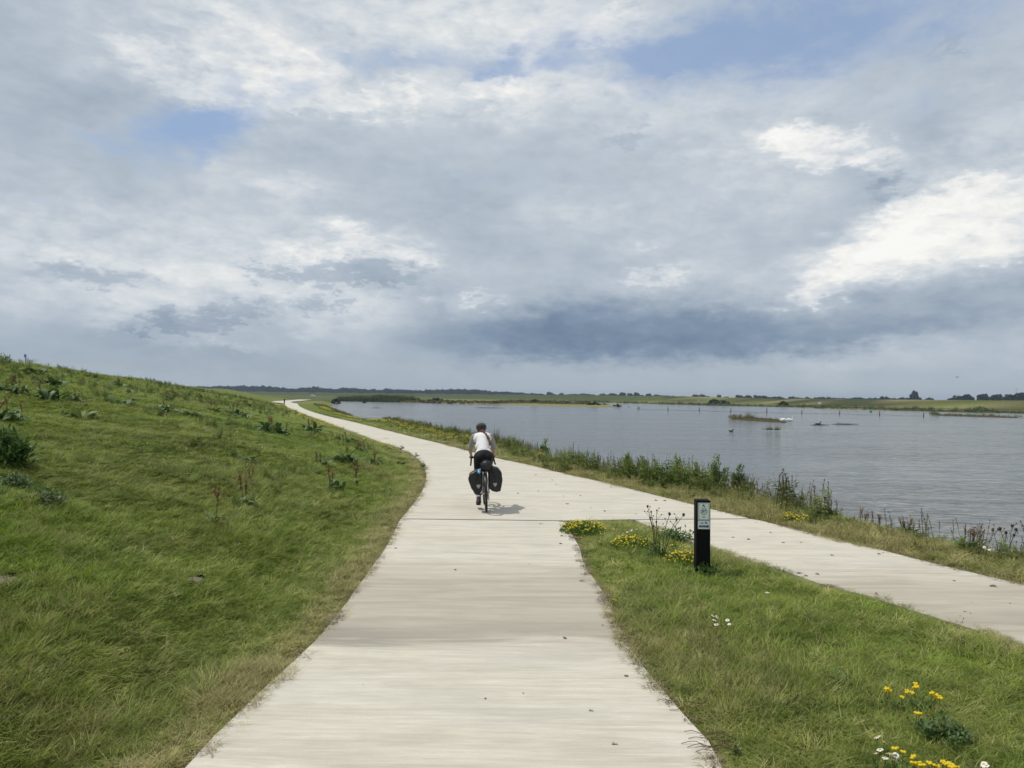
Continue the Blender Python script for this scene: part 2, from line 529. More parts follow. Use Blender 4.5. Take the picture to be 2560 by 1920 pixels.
def grass_mat(name, trans=0.3, gain=1.0, add=None, spread=0.5):
    m, t, out = mat_new(name)
    at = {}
    for k in ('dry', 'dark', 'tone'):
        a = t.new('ShaderNodeAttribute', attribute_type='INSTANCER', attribute_name=k)
        at[k] = a.outputs['Fac']
    pos = t.new('ShaderNodeNewGeometry').outputs['Position']
    c = turf_colour(t, pos, at['dry'], at['dark'], at['tone'])
    if add: c = t.mix(add[1], c, add[0])
    f = t.math('MULTIPLY', t.mapr(at['tone'], 0, 1, 1 - spread * 0.5, 1 + spread * 0.5), gain)
    c = t.vmath('SCALE', c, scale=f)
    principled(t, out, c, 0.55, 0.25, trans=trans)
    return m


# ================================================================== plan of the place (metres, camera above the origin)
def resample(pts, step_f=0.04, smin=0.25):
    """smooth a polyline (Catmull-Rom), finer close to the camera"""
    pts = [Vector((p[0], p[1])) for p in pts]
    out = []
    for i in range(len(pts) - 1):
        p0, p1, p2, p3 = pts[max(i - 1, 0)], pts[i], pts[i + 1], pts[min(i + 2, len(pts) - 1)]
        n = max(1, int((p2 - p1).length / max(smin, step_f * p1.length)))
        for k in range(n):
            u = k / n
            # centripetal-ish: plain Catmull-Rom is enough for these gentle lines
            out.append(0.5 * ((2 * p1) + (p2 - p0) * u + (2 * p0 - 5 * p1 + 4 * p2 - p3) * u * u +
                              (3 * p1 - p0 - 3 * p2 + p3) * u ** 3))
    out.append(pts[-1])
    return out


def px_line(lst, z=0.0):
    return [P(x, y, z).xy for x, y in lst]


left_edge = px_line([(463, 1920), (579, 1800), (683, 1700), (787, 1603), (868, 1504), (926, 1423), (966, 1366), (995, 1308),
                     (1025, 1270), (1053, 1232), (1066, 1196), (1063, 1172), (1050, 1151), (1019, 1130), (979.5, 1112)])
far_left = px_line([(979.5, 1112), (948, 1104), (897.6, 1084.6), (840.6, 1065.6), (802.7, 1049.7), (761.5, 1035.5), (730, 1023),
                    (713, 1013), (709.5, 1008)]) + [Vector((-60.5, 188)), Vector((-68, 225)), Vector((-76, 265))]
right_edge = px_line([(1875, 1297), (1833, 1286), (1738, 1262.5), (1611, 1231), (1516.5, 1207), (1421.5, 1186.6),
                      (1326.6, 1163), (1231.6, 1143), (1113, 1111.5)])[::-1]
far_right = px_line([(1113, 1111.5), (1046, 1095.6), (951.4, 1072), (888, 1056), (824.8, 1041.8), (786.8, 1031.4), (763, 1023),
                     (748, 1015), (742.5, 1009)]) + [Vector((-55.5, 187)), Vector((-63, 224)), Vector((-71, 264))]
lake_left = px_line([(1580, 1299), (1611, 1316), (1675, 1337), (1727, 1353.6), (1792, 1375), (1860, 1397.4), (1955, 1424),
                     (2050, 1459), (2166.6, 1489), (2322, 1539), (2477.6, 1586), (2560, 1617)]) + [Vector((5.3, 2.5)), Vector((10.5, -9))]
lake_right = px_line([(1875, 1297), (1900, 1301), (2050, 1339), (2192, 1372), (2335, 1408.5), (2461, 1438.5), (2560, 1462)]) + \
    [Vector((8.6, 3.0)), Vector((14, -8))]
wedge_left = px_line([(1410, 1302), (1404, 1326), (1434, 1341.6), (1450, 1370), (1456, 1395), (1466, 1418), (1493, 1458), (1516, 1493),
                      (1539, 1551), (1580, 1620), (1608.6, 1666), (1655, 1724), (1713, 1788), (1771, 1852), (1805, 1920)]) + \
    [Vector((1.10, 3.0)), Vector((1.0, -8))]
left_edge = [Vector((-1.75, -8)), Vector((-1.8, 2.5))] + left_edge

J = 0.035


def shrink(line, to, amount):
    return line


slab_near = resample(left_edge[:left_edge.index(left_edge[9]) + 1]) + resample(wedge_left)
# corners on the main joint
JL = P(1003, 1297).xy
JT = P(1410, 1302).xy
JT2 = P(1580, 1299).xy
JR = P(1875, 1297).xy
near_left = [p for p in left_edge if p.y < JL.y - 0.15] + [JL - Vector((0, J))]
near = resample(near_left) + [JT - Vector((0, J))] + resample(wedge_left)[2:]
lake_l = [JT2 - Vector((-0.05, J))] + resample(lake_left)[2:]
lake_r = resample([JR - Vector((0, J))] + lake_right[1:])
lakeside = lake_l + lake_r[::-1]
mid_left = [JL + Vector((0, J))] + [p for p in left_edge if p.y > JL.y + 0.15]
a = resample(mid_left)
b = resample([r for r in right_edge[::-1]])
b[0] = JR + Vector((0, J))
a[-1] = a[-1] - Vector((0, 0.03))
b[-1] = b[-1] - Vector((0, 0.03))
middle = a + b[::-1] + [JT2 + Vector((0, J)), JT + Vector((0, J))]
c1, c2 = resample(far_left), resample(far_right)
c1[0] = c1[0] + Vector((0, 0.03))
c2[0] = c2[0] + Vector((0, 0.03))
far = c1 + c2[::-1]
SLABS = [near, lakeside, middle, far]
PATH = [np.array([(p.x, p.y) for p in s]) for s in SLABS]

# foot of the dyke: a little outside the left edge of the path
foot = [Vector((-2.3, -60)), Vector((-2.2, -8))] + [Vector((p.x - 0.35, p.y)) for p in left_edge[2:]] + \
       [Vector((p.x - 0.5 - 0.006 * p.y, p.y)) for p in far_left[1:]] + [Vector((-100, 330)), Vector((-170, 460))]
DYKE = np.array([(p.x, p.y) for p in foot] + [(-900, 700), (-900, -60)])

bank_break = px_line([(803, 1009), (845, 1025), (888, 1040), (1015, 1062), (1173, 1097), (1263, 1118), (1390, 1152), (1580, 1195), (1738, 1222),
                      (1860, 1243), (1955, 1263), (2018, 1277), (2145, 1308), (2271, 1343), (2455, 1384), (2560, 1404)], -0.05)
bank_break = bank_break + [Vector((11.5, 5.0)), Vector((15, -2)), Vector((22, -30))]
tip = [P(826, 1004.5, -0.8).xy]
ZW = -0.8
bank_shift = [p + Vector((0.85, 0.35)) * (1.25 if p.y < 30 else 1.8) for p in bank_break]


def W(lst):
    return [P(x, y, ZW).xy for x, y in lst]


far_shore = W([(840, 1002.8), (900, 1003.6), (980, 1005.5), (1040, 1007), (1100, 1009), (1240, 1011.5)])
spit = W([(1300, 1013), (1400, 1015.5), (1470, 1017), (1551, 1018.8), (1548, 1015.5), (1500, 1012.5), (1440, 1010.2), (1380, 1007.8),
          (1300, 1005.6), (1262, 1004.0)])
back_shore = W([(1275, 1002.6), (1400, 1004.4), (1485, 1006.2), (1560, 1008.2), (1600, 1009.0), (1660, 1011), (1720, 1012.2), (1760, 1013.5),
                (1860, 1015.5), (1960, 1017.6), (2030, 1019.2), (2038, 1021), (2140, 1023.4), (2240, 1026.5), (2330, 1028.4),
                (2400, 1030.5), (2480, 1032.2), (2560, 1034), (2760, 1039)])
LAKE = np.array([(p.x, p.y) for p in
                 [bank_shift[0] + Vector((0, 6))] + far_shore + spit + back_shore + [Vector((300, 110)), Vector((300, -80)), Vector((60, -80))]
                 + bank_shift[::-1]])
CANAL = np.array([(-420, 790), (-60, 700), (30, 640), (60, 650), (-40, 735), (-420, 840)])


def seg_dist(px_, py_, poly, closed=True):
    """unsigned distance of points to a polyline"""
    n = len(poly)
    best = np.full(px_.shape, 1e18)
    for i in range(n if closed else n - 1):
        ax, ay = poly[i]
        bx, by = poly[(i + 1) % n]
        dx, dy = bx - ax, by - ay
        L = dx * dx + dy * dy + 1e-12
        t = np.clip(((px_ - ax) * dx + (py_ - ay) * dy) / L, 0, 1)
        d = (px_ - ax - t * dx) ** 2 + (py_ - ay - t * dy) ** 2
        np.minimum(best, d, out=best)
    return np.sqrt(best)


def inside(px_, py_, poly):
    c = np.zeros(px_.shape, bool)
    n = len(poly)
    for i in range(n):
        ax, ay = poly[i]
        bx, by = poly[(i + 1) % n]
        if ay == by: continue
        m = ((ay > py_) != (by > py_)) & (px_ < (bx - ax) * (py_ - ay) / (by - ay) + ax)
        c ^= m
    return c


def thin(poly, eps_f=0.004):
    """drop needless points so that distances stay cheap"""
    keep = [0]
    for i in range(1, len(poly) - 1):
        p, q, r = poly[keep[-1]], poly[i], poly[i + 1]
        v = r - p
        d = abs(v[0] * (q - p)[1] - v[1] * (q - p)[0]) / (np.hypot(*v) + 1e-9)
        if d > eps_f * max(2, np.hypot(*q)) or np.hypot(*(q - p)) > 0.5 * max(2, np.hypot(*q)): keep.append(i)
    return poly[keep + [len(poly) - 1]]


PATHT = [thin(p, 0.0015) for p in PATH]


def path_sdist(x, y):
    """distance to the paved area, negative inside"""
    d = np.full(x.shape, 1e9)
    for p in PATHT:
        u = seg_dist(x, y, p)
        s = inside(x, y, p)
        np.minimum(d, np.where(s, -u, u), out=d)
    return d


def vnoise(x, y, seed=0):
    """smooth value noise 0..1"""
    xi, yi = np.floor(x).astype(np.int64), np.floor(y).astype(np.int64)
    fx, fy = x - xi, y - yi
    fx, fy = fx * fx * (3 - 2 * fx), fy * fy * (3 - 2 * fy)

    def h(i, j):
        n = (i * 374761393 + j * 668265263 + seed * 974711) & 0x7fffffff
        n = ((n ^ (n >> 13)) * 1274126177) & 0x7fffffff
        return ((n ^ (n >> 16)) & 0xffff) / 65535.0
    return (h(xi, yi) * (1 - fx) + h(xi + 1, yi) * fx) * (1 - fy) + (h(xi, yi + 1) * (1 - fx) + h(xi + 1, yi + 1) * fx) * fy


def smooth(a, b, x):
    t = np.clip((x - a) / (b - a), 0, 1)
    return t * t * (3 - 2 * t)


# far dyke: crest points (x, y, height)
FD = []
for px_, py_, dist in [(-900, 967, 1000), (430, 975, 930), (700, 979.6, 900), (1000, 983.3, 880), (1240, 986, 840), (1500, 988.6, 720), (1700, 990.8, 600),
                       (1900, 995.4, 450), (2100, 997.6, 350), (2300, 999.4, 290), (2560, 1001.2, 250), (2900, 1004, 225), (3600, 1010, 210)]:
    p = PD(px_, py_, dist)
    FD.append((p.x, p.y, p.z))
FD = np.array(FD)


def far_dyke(x, y):
    best = np.full(x.shape, 1e18)
    hh = np.zeros(x.shape)
    side = np.zeros(x.shape)
    for i in range(len(FD) - 1):
        ax, ay, az_ = FD[i]
        bx, by, bz = FD[i + 1]
        dx, dy = bx - ax, by - ay
        L = dx * dx + dy * dy
        t = np.clip(((x - ax) * dx + (y - ay) * dy) / L, 0, 1)
        d = (x - ax - t * dx) ** 2 + (y - ay - t * dy) ** 2
        m = d < best
        best = np.where(m, d, best)
        hh = np.where(m, az_ + t * (bz - az_), hh)
        side = np.where(m, np.sign(dx * (y - ay) - dy * (x - ax)), side)   # + = beyond the crest
    d = np.sqrt(best)
    width = np.where(y < 520, 15.0, 22.0)
    prof = np.where(side > 0, 1 - smooth(3, 14, d), 1 - np.clip((d - 1) / width, 0, 1))
    return hh, prof, d, side


def height(x, y, full=False):
    x = np.asarray(x, float)
    y = np.asarray(y, float)
    dp = path_sdist(x, y)
    r = np.hypot(x, y)
    base = -0.03 - 0.42 * smooth(4, 30, dp) * smooth(60, 160, y)
    ind = inside(x, y, DYKE)
    df = np.where(ind, seg_dist(x, y, DYKE[:-2], False), 0)
    crest = 3.45 + 0.10 * (vnoise(x / 30, y / 30, 3) - 0.5)
    u = df / 15.5
    prof = np.where(u < 1, u + 0.035 * np.sin(u * 6.28), 1) * smooth(0, 0.07, u)
    prof = np.minimum(prof, 1 - 0.0 * u)
    back = 1 - smooth(20, 34, df)
    end = 1 - smooth(215, 330, y)
    rel = (vnoise(x / 3.1, y / 3.1, 5) - 0.5) * 0.16 + (vnoise(x / 1.1, y / 1.1, 6) - 0.5) * 0.07
    z = base + np.where(ind, (crest * prof * back + rel * smooth(0.5, 3, df)) * end, 0)
    rough = (vnoise(x / 0.9, y / 0.9, 8) - 0.5) * 0.05 * smooth(0.1, 0.6, dp)
    z = z + rough * (1 - smooth(30, 80, r))
    hh, fp, fd_, side = far_dyke(x, y)
    z = np.where(fp > 0, np.maximum(z, -0.45 + (hh + 0.45) * fp), z)
    # banks and water beds
    for poly, wd in ((LAKE, 1.3), (CANAL, 5)):
        dl = seg_dist(x, y, poly)
        il = inside(x, y, poly)
        wob = (vnoise(x / 0.8, y / 0.8, 11) - 0.5) * 0.25
        wdd = np.where(r > 60, 4.0, wd)
        bank = -0.86 + (z + 0.86) * smooth(0, 1, np.clip((dl + wob * (r < 60)) / wdd, 0, 1))
        z = np.where(il, np.maximum(-0.9 - 0.4 * dl, -2.6), np.minimum(z, bank))
    # under the slabs the soil lies lower
    z = np.where(dp < 0.04 + 0.004 * r, np.minimum(z, -0.06 - 0.0015 * r), z)
    # thin edges of the foreshore stay below the slab top
    z = np.where((dp < 0.25) & (r > 25), np.minimum(z, -0.03), z)
    if full:
        return z, dp, df, ind, fp, fd_, side
    return z


def Hs(x, y):
    return float(height(np.array([x]), np.array([y]))[0])


_t = np.concatenate([np.linspace(2.2, 40, 500), np.geomspace(40.2, 900, 500)])


def G(px, py, force=None):
    """the point of the ground seen at px, py"""
    d = ray(px, py)
    t = _t / d.y
    xs, ys, zs = d.x * t, d.y * t, CAMH + d.z * t
    h = np.maximum(height(xs, ys), ZW)
    k = np.nonzero(zs <= h)[0]
    if len(k) == 0: return None
    k = k[0]
    if k == 0: return Vector((xs[0], ys[0], h[0]))
    a_, b_ = zs[k - 1] - h[k - 1], h[k] - zs[k]
    f = a_ / (a_ + b_ + 1e-9)
    x, y = xs[k - 1] + f * (xs[k] - xs[k - 1]), ys[k - 1] + f * (ys[k] - ys[k - 1])
    return Vector((x, y, Hs(x, y)))


# ================================================================== ground, one sheet to the horizon
def build_ground():
    ang = np.concatenate([np.linspace(-180, -56, 42)[:-1], np.linspace(-56, 56, 420), np.linspace(56, 180, 42)[1:-1]])
    rad = [0.9]
    while rad[-1] < 3200:
        r_ = rad[-1]
        k = 0.022 if r_ < 60 else 0.016 if r_ < 320 else 0.012 if r_ < 1050 else 0.04
        rad.append(r_ * (1 + k))
    rad = np.array(rad)
    A, Rr = np.meshgrid(np.radians(ang), rad)
    x, y = (Rr * np.sin(A)).ravel(), (Rr * np.cos(A)).ravel()
    z, dp, df, ind, fp, fd_, side = height(x, y, True)
    na, nr = len(ang), len(rad)
    i, j = np.meshgrid(np.arange(nr - 1), np.arange(na), indexing='ij')
    j2 = (j + 1) % na
    faces = np.stack([i * na + j, i * na + j2, (i + 1) * na + j2, (i + 1) * na + j], -1).reshape(-1, 4)
    # centre disc
    verts = np.column_stack([x, y, z])
    verts = np.vstack([verts, [0, 0, -0.06]])
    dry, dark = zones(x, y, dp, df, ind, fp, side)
    dry, dark = np.append(dry, 0), np.append(dark, 0)
    me = bpy.data.meshes.new('ground')
    c = len(verts) - 1
    me = new_mesh('ground', verts, faces[:, ::-1], None, True, {'dry': dry, 'dark': dark})
    return me


def zones(x, y, dp, df, ind, fp, side):
    r = np.hypot(x, y)
    dry = np.full(x.shape, 0.06)
    # trampled edge of the path
    dry += 0.24 * (1 - smooth(0.0, 1.4, dp)) * (r < 70)
    # dry verge on the lake side
    lakeside = (~ind) & (r < 90)
    wedge = inside(x, y, WEDGE)
    dry = np.where(lakeside & ~wedge, dry + 0.34 * (1 - smooth(22, 50, y)), dry)
    dry = np.where(wedge, dry - 0.04, dry)
    dry = np.where(ind, dry - 0.16 * smooth(1.0, 3.5, df), dry)
    dry = np.where(ind & (y > 90), dry + 0.35 * smooth(90, 190, y), dry)
    far_ = (r > 150) & (~ind)
    n = vnoise(x / 40, y / 14, 21)
    azm = np.arctan2(x, y)
    dry = np.where(far_, 0.15 + 0.5 * n, dry)
    marsh = far_ & (fp <= 0)
    dry = np.where(marsh & (azm > -0.14) & (azm < 0.17) & (y < 420), 0.62 + 0.25 * n, dry)
    dry = np.where(marsh & (azm >= 0.17), 0.42 + 0.3 * n, dry)
    ft = (fp > 0) & far_
    diag = vnoise((x + 1.2 * y) / 16, (x - y) / 50, 33)
    dry = np.where(ft & (azm > 0.20), 0.15 + 1.1 * diag, dry)
    dry = np.where(ft & (azm <= 0.20), 0.0 + 0.2 * diag, dry)
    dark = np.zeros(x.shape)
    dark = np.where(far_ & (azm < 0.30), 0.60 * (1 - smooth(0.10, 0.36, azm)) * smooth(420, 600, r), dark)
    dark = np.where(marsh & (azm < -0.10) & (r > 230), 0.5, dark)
    dark = np.where(far_ & (azm >= 0.2), 0.05 + 0.75 * smooth(0.3, 0.8, vnoise((x + 0.8 * y) / 20, (x - y) / 60, 35)), dark)  # far right: dark noise in the colour stands in for relief shading
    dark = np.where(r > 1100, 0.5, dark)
    return dry, dark


WEDGE = np.array([(p.x, p.y) for p in [JT, JT2] + lake_left[1:] + wedge_left[::-1][:-1]])

m_ground, t, out = mat_new('turf_soil')
pos = t.new('ShaderNodeNewGeometry').outputs['Position']
ad = t.new('ShaderNodeAttribute', attribute_name='dry').outputs['Fac']
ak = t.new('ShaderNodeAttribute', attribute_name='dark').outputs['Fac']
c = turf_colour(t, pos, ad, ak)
cd = t.new('ShaderNodeCameraData')
# bare soil between the tufts close by; a denser sward farther off (world distance from the path start)
dist = t.vmath('LENGTH', pos)
n4 = t.noise(pos, 18.0, 4, 0.7)
soil = t.mix(t.mapr(n4, 0.35, 0.65), (0.045, 0.036, 0.022), (0.085, 0.075, 0.04))
c = t.mix(t.mapr(dist, 12, 50, 0.55, 0.0), c, soil)
nb = t.noise(t.vmath('MULTIPLY', pos, (1, 1, 0.2)), 3.0, 6, 0.75)
f = t.mapr(nb, 0.3, 0.7, 0.40, 0.74)
c = t.vmath('SCALE', c, scale=f)  # mottled, and darkened overall to stand in for self-shadow of tufts
principled(t, out, c, 0.95, 0.1, t.bump(nb, 0.7, 0.12))

g = link('ground', build_ground(), kind='structure')
g.data.materials.append(m_ground)

# ------------------------------------------------------------------ water
m_water, t, out = mat_new('lake_water')
pos = t.new('ShaderNodeNewGeometry').outputs['Position']
# wind ripples: crests lie roughly along x
q1 = t.noise(t.mapping(pos, rot=(0, 0, R(8)), scale=(0.45, 1.5, 1)), 1.0, 3, 0.38, 0.5)
q2 = t.noise(t.mapping(pos, rot=(0, 0, R(-14)), scale=(1.5, 4.2, 1)), 1.0, 2, 0.4, 0.4)
q3 = t.noise(t.mapping(pos, rot=(0, 0, R(5)), scale=(0.05, 0.16, 1)), 1.0, 3, 0.5)
h = t.math('ADD', t.math('MULTIPLY', q1, 0.82), t.math('MULTIPLY', q2, 0.18))
hb = t.math('MULTIPLY', h, t.mapr(q3, 0.3, 0.7, 0.45, 1.35))
p = principled(t, out, (0.098, 0.096, 0.082), 0.10, 0.5, t.bump(hb, 1.0, 0.22))
p.inputs['IOR'].default_value = 1.33
wv = []
wf = []
xs = np.concatenate([[-500], [1600]])
me = new_mesh('lake_water', [(-700, -200, ZW), (1500, -200, ZW), (1500, 1200, ZW), (-700, 1200, ZW)], [(0, 1, 2, 3)], m_water)
link('lake_water', me, kind='structure')

# ------------------------------------------------------------------ concrete cycle path: cast slabs with open joints
m_conc, t, out = mat_new('brushed_concrete')
pos = t.new('ShaderNodeNewGeometry').outputs['Position']
s1 = t.noise(t.vmath('MULTIPLY', pos, (1.3, 20, 1)), 1.0, 7, 0.78, 0.3)
s2 = t.noise(t.vmath('MULTIPLY', pos, (0.6, 5.0, 1)), 1.0, 6, 0.68, 0.6)
s3 = t.noise(pos, 1.3, 6, 0.65)
s4 = t.noise(pos, 60.0, 3, 0.7)
s5 = t.noise(t.vmath('MULTIPLY', pos, (0.5, 1.6, 1)), 0.8, 4, 0.6)
c = t.mix(t.mapr(s1, 0.30, 0.66), (0.470, 0.435, 0.360), (0.635, 0.595, 0.505))
c = t.mix(t.mapr(s1, 0.60, 0.78, 0, 0.5), c, (0.74, 0.70, 0.60))
c = t.mix(t.mapr(s2, 0.48, 0.70, 0, 0.60), c, (0.36, 0.33, 0.265))
c = t.mix(t.mapr(s3, 0.48, 0.72, 0, 0.50), c, (0.42, 0.40, 0.34))
c = t.mix(t.mapr(s5, 0.5, 0.72, 0, 0.35), c, (0.58, 0.565, 0.52))
c = t.mix(t.mapr(s4, 0.56, 0.75, 0, 0.40), c, (0.36, 0.33, 0.28))
s6 = t.noise(t.vmath('MULTIPLY', pos, (4.0, 70, 1)), 1.0, 3, 0.7)
c = t.mix(t.mapr(s6, 0.52, 0.72, 0, 0.40), c, (0.38, 0.35, 0.285))
# damp-stained belt across the near slab, with a dark smear at its near edge
sp = t.new('ShaderNodeSeparateXYZ')
t.set(sp.inputs[0], pos)
yy = t.math('ADD', sp.outputs[1], t.math('MULTIPLY', t.math('SUBTRACT', s5, 0.5), 2.2))
belt = t.math('MULTIPLY', t.mapr(yy, 6.0, 6.9, 0, 1, True), t.mapr(yy, 8.2, 9.8, 1, 0, True))
belt = t.math('MULTIPLY', belt, t.mapr(s2, 0.25, 0.6, 0.4, 1.0))
c = t.mix(t.math('MULTIPLY', belt, 0.75), c, (0.33, 0.30, 0.235))
y2 = t.math('ADD', sp.outputs[1], t.math('ADD', t.math('MULTIPLY', t.math('SUBTRACT', s2, 0.5), 0.8), t.math('MULTIPLY', sp.outputs[0], -0.10)))
sm = t.math('MULTIPLY', t.mapr(y2, 6.35, 6.6, 0, 1, True), t.mapr(y2, 6.65, 7.2, 1, 0, True))
sm = t.math('MULTIPLY', sm, t.mapr(sp.outputs[0], -1.7, 0.9, 0.85, 0.3))
c = t.mix(sm, c, (0.24, 0.22, 0.18))
hb = t.math('ADD', t.math('MULTIPLY', s1, 0.6), t.math('MULTIPLY', s4, 0.5))
principled(t, out, c, 0.85, 0.25, t.bump(hb, 0.25, 0.01))
m_joint = simple('joint_filler', (0.02, 0.019, 0.017), 0.9)

path = bpy.data.objects.new('cycle_path', None)
col.objects.link(path)
path['kind'] = 'structure'


def slab_mesh(poly, ztop, thick, mat, wob=0.0):
    pts = []
    for i, p_ in enumerate(poly):
        pts.append(Vector((p_[0] + (random.uniform(-wob, wob)), p_[1] + random.uniform(-wob, wob), 0)))
    tris = tessellate_polygon([pts])
    n = len(pts)
    vs = [(p_.x, p_.y, ztop) for p_ in pts] + [(p_.x, p_.y, ztop - thick) for p_ in pts]
    area = sum(pts[i].x * pts[(i + 1) % n].y - pts[(i + 1) % n].x * pts[i].y for i in range(n))
    fs = []
    for a_, b_, c_ in tris:
        nz = (pts[b_] - pts[a_]).cross(pts[c_] - pts[a_]).z
        fs.append((a_, b_, c_) if nz > 0 else (c_, b_, a_))
    for i in range(n):
        k = (i + 1) % n
        fs.append((i, i + n, k + n, k) if area > 0 else (i, k, k + n, i + n))
    return new_mesh('concrete_slab', vs, fs, mat)


for s in SLABS:
    link('concrete_slab', slab_mesh(s, 0.0, 0.12, m_conc, 0.006), path)
# bitumen in the two joints, a little below the concrete
for a_, b_ in ((JL, JT), (JT2, JR), (left_edge[-1], right_edge[0])):
    bm = bmesh.new()
    n = 24
    for i in range(n):
        p0, p1 = a_.lerp(b_, i / n), a_.lerp(b_, (i + 1) / n)
        wd = J - 0.002
        vs = [bm.verts.new((p0.x, p0.y - wd, -0.012)), bm.verts.new((p1.x, p1.y - wd, -0.012)),
              bm.verts.new((p1.x, p1.y + wd, -0.012)), bm.verts.new((p0.x, p0.y + wd, -0.012))]
        bm.faces.new(vs)
    link('joint', bm_mesh('joint', bm, m_joint), path)

# ================================================================== vegetation that nobody could count: instanced turf
def proto_collection(name, meshes):
    c_ = bpy.data.collections.new(name)
    for i, me in enumerate(meshes):
        o = bpy.data.objects.new('%s_%02d' % (name, i), me)
        c_.objects.link(o)
    return c_


def scatter(name, label, protos, pts, rot, scl, idx, dry, dark, tone, kind='stuff'):
    """one object: an instance of one of the small plants on every point"""
    n = len(pts)
    me = bpy.data.meshes.new(name)
    me.vertices.add(n)
    me.vertices.foreach_set('co', np.ascontiguousarray(pts, dtype=np.float32).ravel())
    for k, v in (('dry', dry), ('dark', dark), ('tone', tone)):
        me.attributes.new(k, 'FLOAT', 'POINT').data.foreach_set('value', np.ascontiguousarray(v, dtype=np.float32))
    me.attributes.new('pick', 'INT', 'POINT').data.foreach_set('value', np.ascontiguousarray(idx, dtype=np.int32))
    for k, v in (('turn', rot), ('size', scl)):
        me.attributes.new(k, 'FLOAT_VECTOR', 'POINT').data.foreach_set('vector', np.ascontiguousarray(v, dtype=np.float32).ravel())
    o = bpy.data.objects.new(name, me)
    col.objects.link(o)
    o['kind'] = kind
    if label: o['label'] = label
    ng = bpy.data.node_groups.new(name, 'GeometryNodeTree')
    ng.interface.new_socket('Geometry', in_out='INPUT', socket_type='NodeSocketGeometry')
    ng.interface.new_socket('Geometry', in_out='OUTPUT', socket_type='NodeSocketGeometry')
    N, L = ng.nodes, ng.links
    gi, go = N.new('NodeGroupInput'), N.new('NodeGroupOutput')
    ci = N.new('GeometryNodeCollectionInfo')
    ci.inputs['Collection'].default_value = protos
    ci.inputs['Separate Children'].default_value = True
    ci.inputs['Reset Children'].default_value = True
    ip = N.new('GeometryNodeInstanceOnPoints')
    ip.inputs['Pick Instance'].default_value = True

    def attr(nm, typ):
        a_ = N.new('GeometryNodeInputNamedAttribute')
        a_.data_type = typ
        a_.inputs['Name'].default_value = nm
        return a_.outputs['Attribute']
    mp = N.new('GeometryNodeMeshToPoints')
    L.new(gi.outputs[0], mp.inputs['Mesh'])
    L.new(mp.outputs[0], ip.inputs['Points'])
    L.new(ci.outputs[0], ip.inputs['Instance'])
    L.new(attr('pick', 'INT'), ip.inputs['Instance Index'])
    er = N.new('FunctionNodeEulerToRotation')
    L.new(attr('turn', 'FLOAT_VECTOR'), er.inputs[0])
    L.new(er.outputs[0], ip.inputs['Rotation'])
    L.new(attr('size', 'FLOAT_VECTOR'), ip.inputs['Scale'])
    L.new(ip.outputs[0], go.inputs[0])
    md = o.modifiers.new('plants', 'NODES')
    md.node_group = ng
    return o


def blade(V, Fc, base, az_, ln, wd, bend, segs=2, up=0.15):
    """a curved tapering blade"""
    d = Vector((math.cos(az_), math.sin(az_), 0))
    s_ = Vector((-d.y, d.x, 0))
    i0 = len(V)
    for k in range(segs):
        u = k / segs
        c_ = Vector(base) + d * (ln * (up * u + bend * u * u)) + Vector((0, 0, ln * (u - 0.45 * bend * u * u)))
        hw = wd * (1 - 0.55 * u) * 0.5
        V += [c_ - s_ * hw, c_ + s_ * hw]
        if k: Fc.append((i0 + 2 * k - 2, i0 + 2 * k - 1, i0 + 2 * k + 1, i0 + 2 * k))
    c_ = Vector(base) + d * (ln * (up + bend)) + Vector((0, 0, ln * (1 - 0.45 * bend)))
    V.append(c_)
    Fc.append((i0 + 2 * segs - 2, i0 + 2 * segs - 1, i0 + 2 * segs))


def tuft(n, spread, ln, wd, bend, mat, segs=2, lean=0.0):
    V, Fc = [], []
    for _ in range(n):
        r_ = spread * math.sqrt(random.random())
        a_ = random.uniform(0, 6.283)
        az_ = a_ + random.gauss(0, 0.9) if random.random() > lean else random.gauss(0.2, 0.5)
        blade(V, Fc, (r_ * math.cos(a_), r_ * math.sin(a_), -0.01), az_, ln * random.uniform(0.55, 1.25), wd * random.uniform(0.7, 1.3),
              bend * random.uniform(0.3, 1.5), segs)
    return new_mesh('tuft', V, Fc, mat)


def seedhead(n, ln, mat, mat2):
    """thin straws with feathery heads"""
    V, Fc = [], []
    mi = []
    for _ in range(n):
        b = Vector((random.gauss(0, 0.03), random.gauss(0, 0.03), 0))
        a_, bd, l_ = random.uniform(0, 6.28), random.uniform(0.1, 0.45), ln * random.uniform(0.6, 1.2)
        k0 = len(Fc)
        blade(V, Fc, b, a_, l_, 0.004, bd, 3)
        tipv = V[-1]
        for j in range(9):
            u = j / 9
            p_ = tipv + Vector((0, 0, -l_ * 0.22 * u)) - Vector((math.cos(a_), math.sin(a_), 0)) * l_ * bd * 0.4 * u
            q = random.uniform(0, 6.28)
            e = Vector((math.cos(q), math.sin(q), 0.9)) * 0.014 * (0.5 + u)
            i0 = len(V)
            V += [p_, p_ + e, p_ + e * 0.4 + Vector((0, 0, 0.009))]
            Fc.append((i0, i0 + 1, i0 + 2))
    return new_mesh('straw', V, Fc, mat)


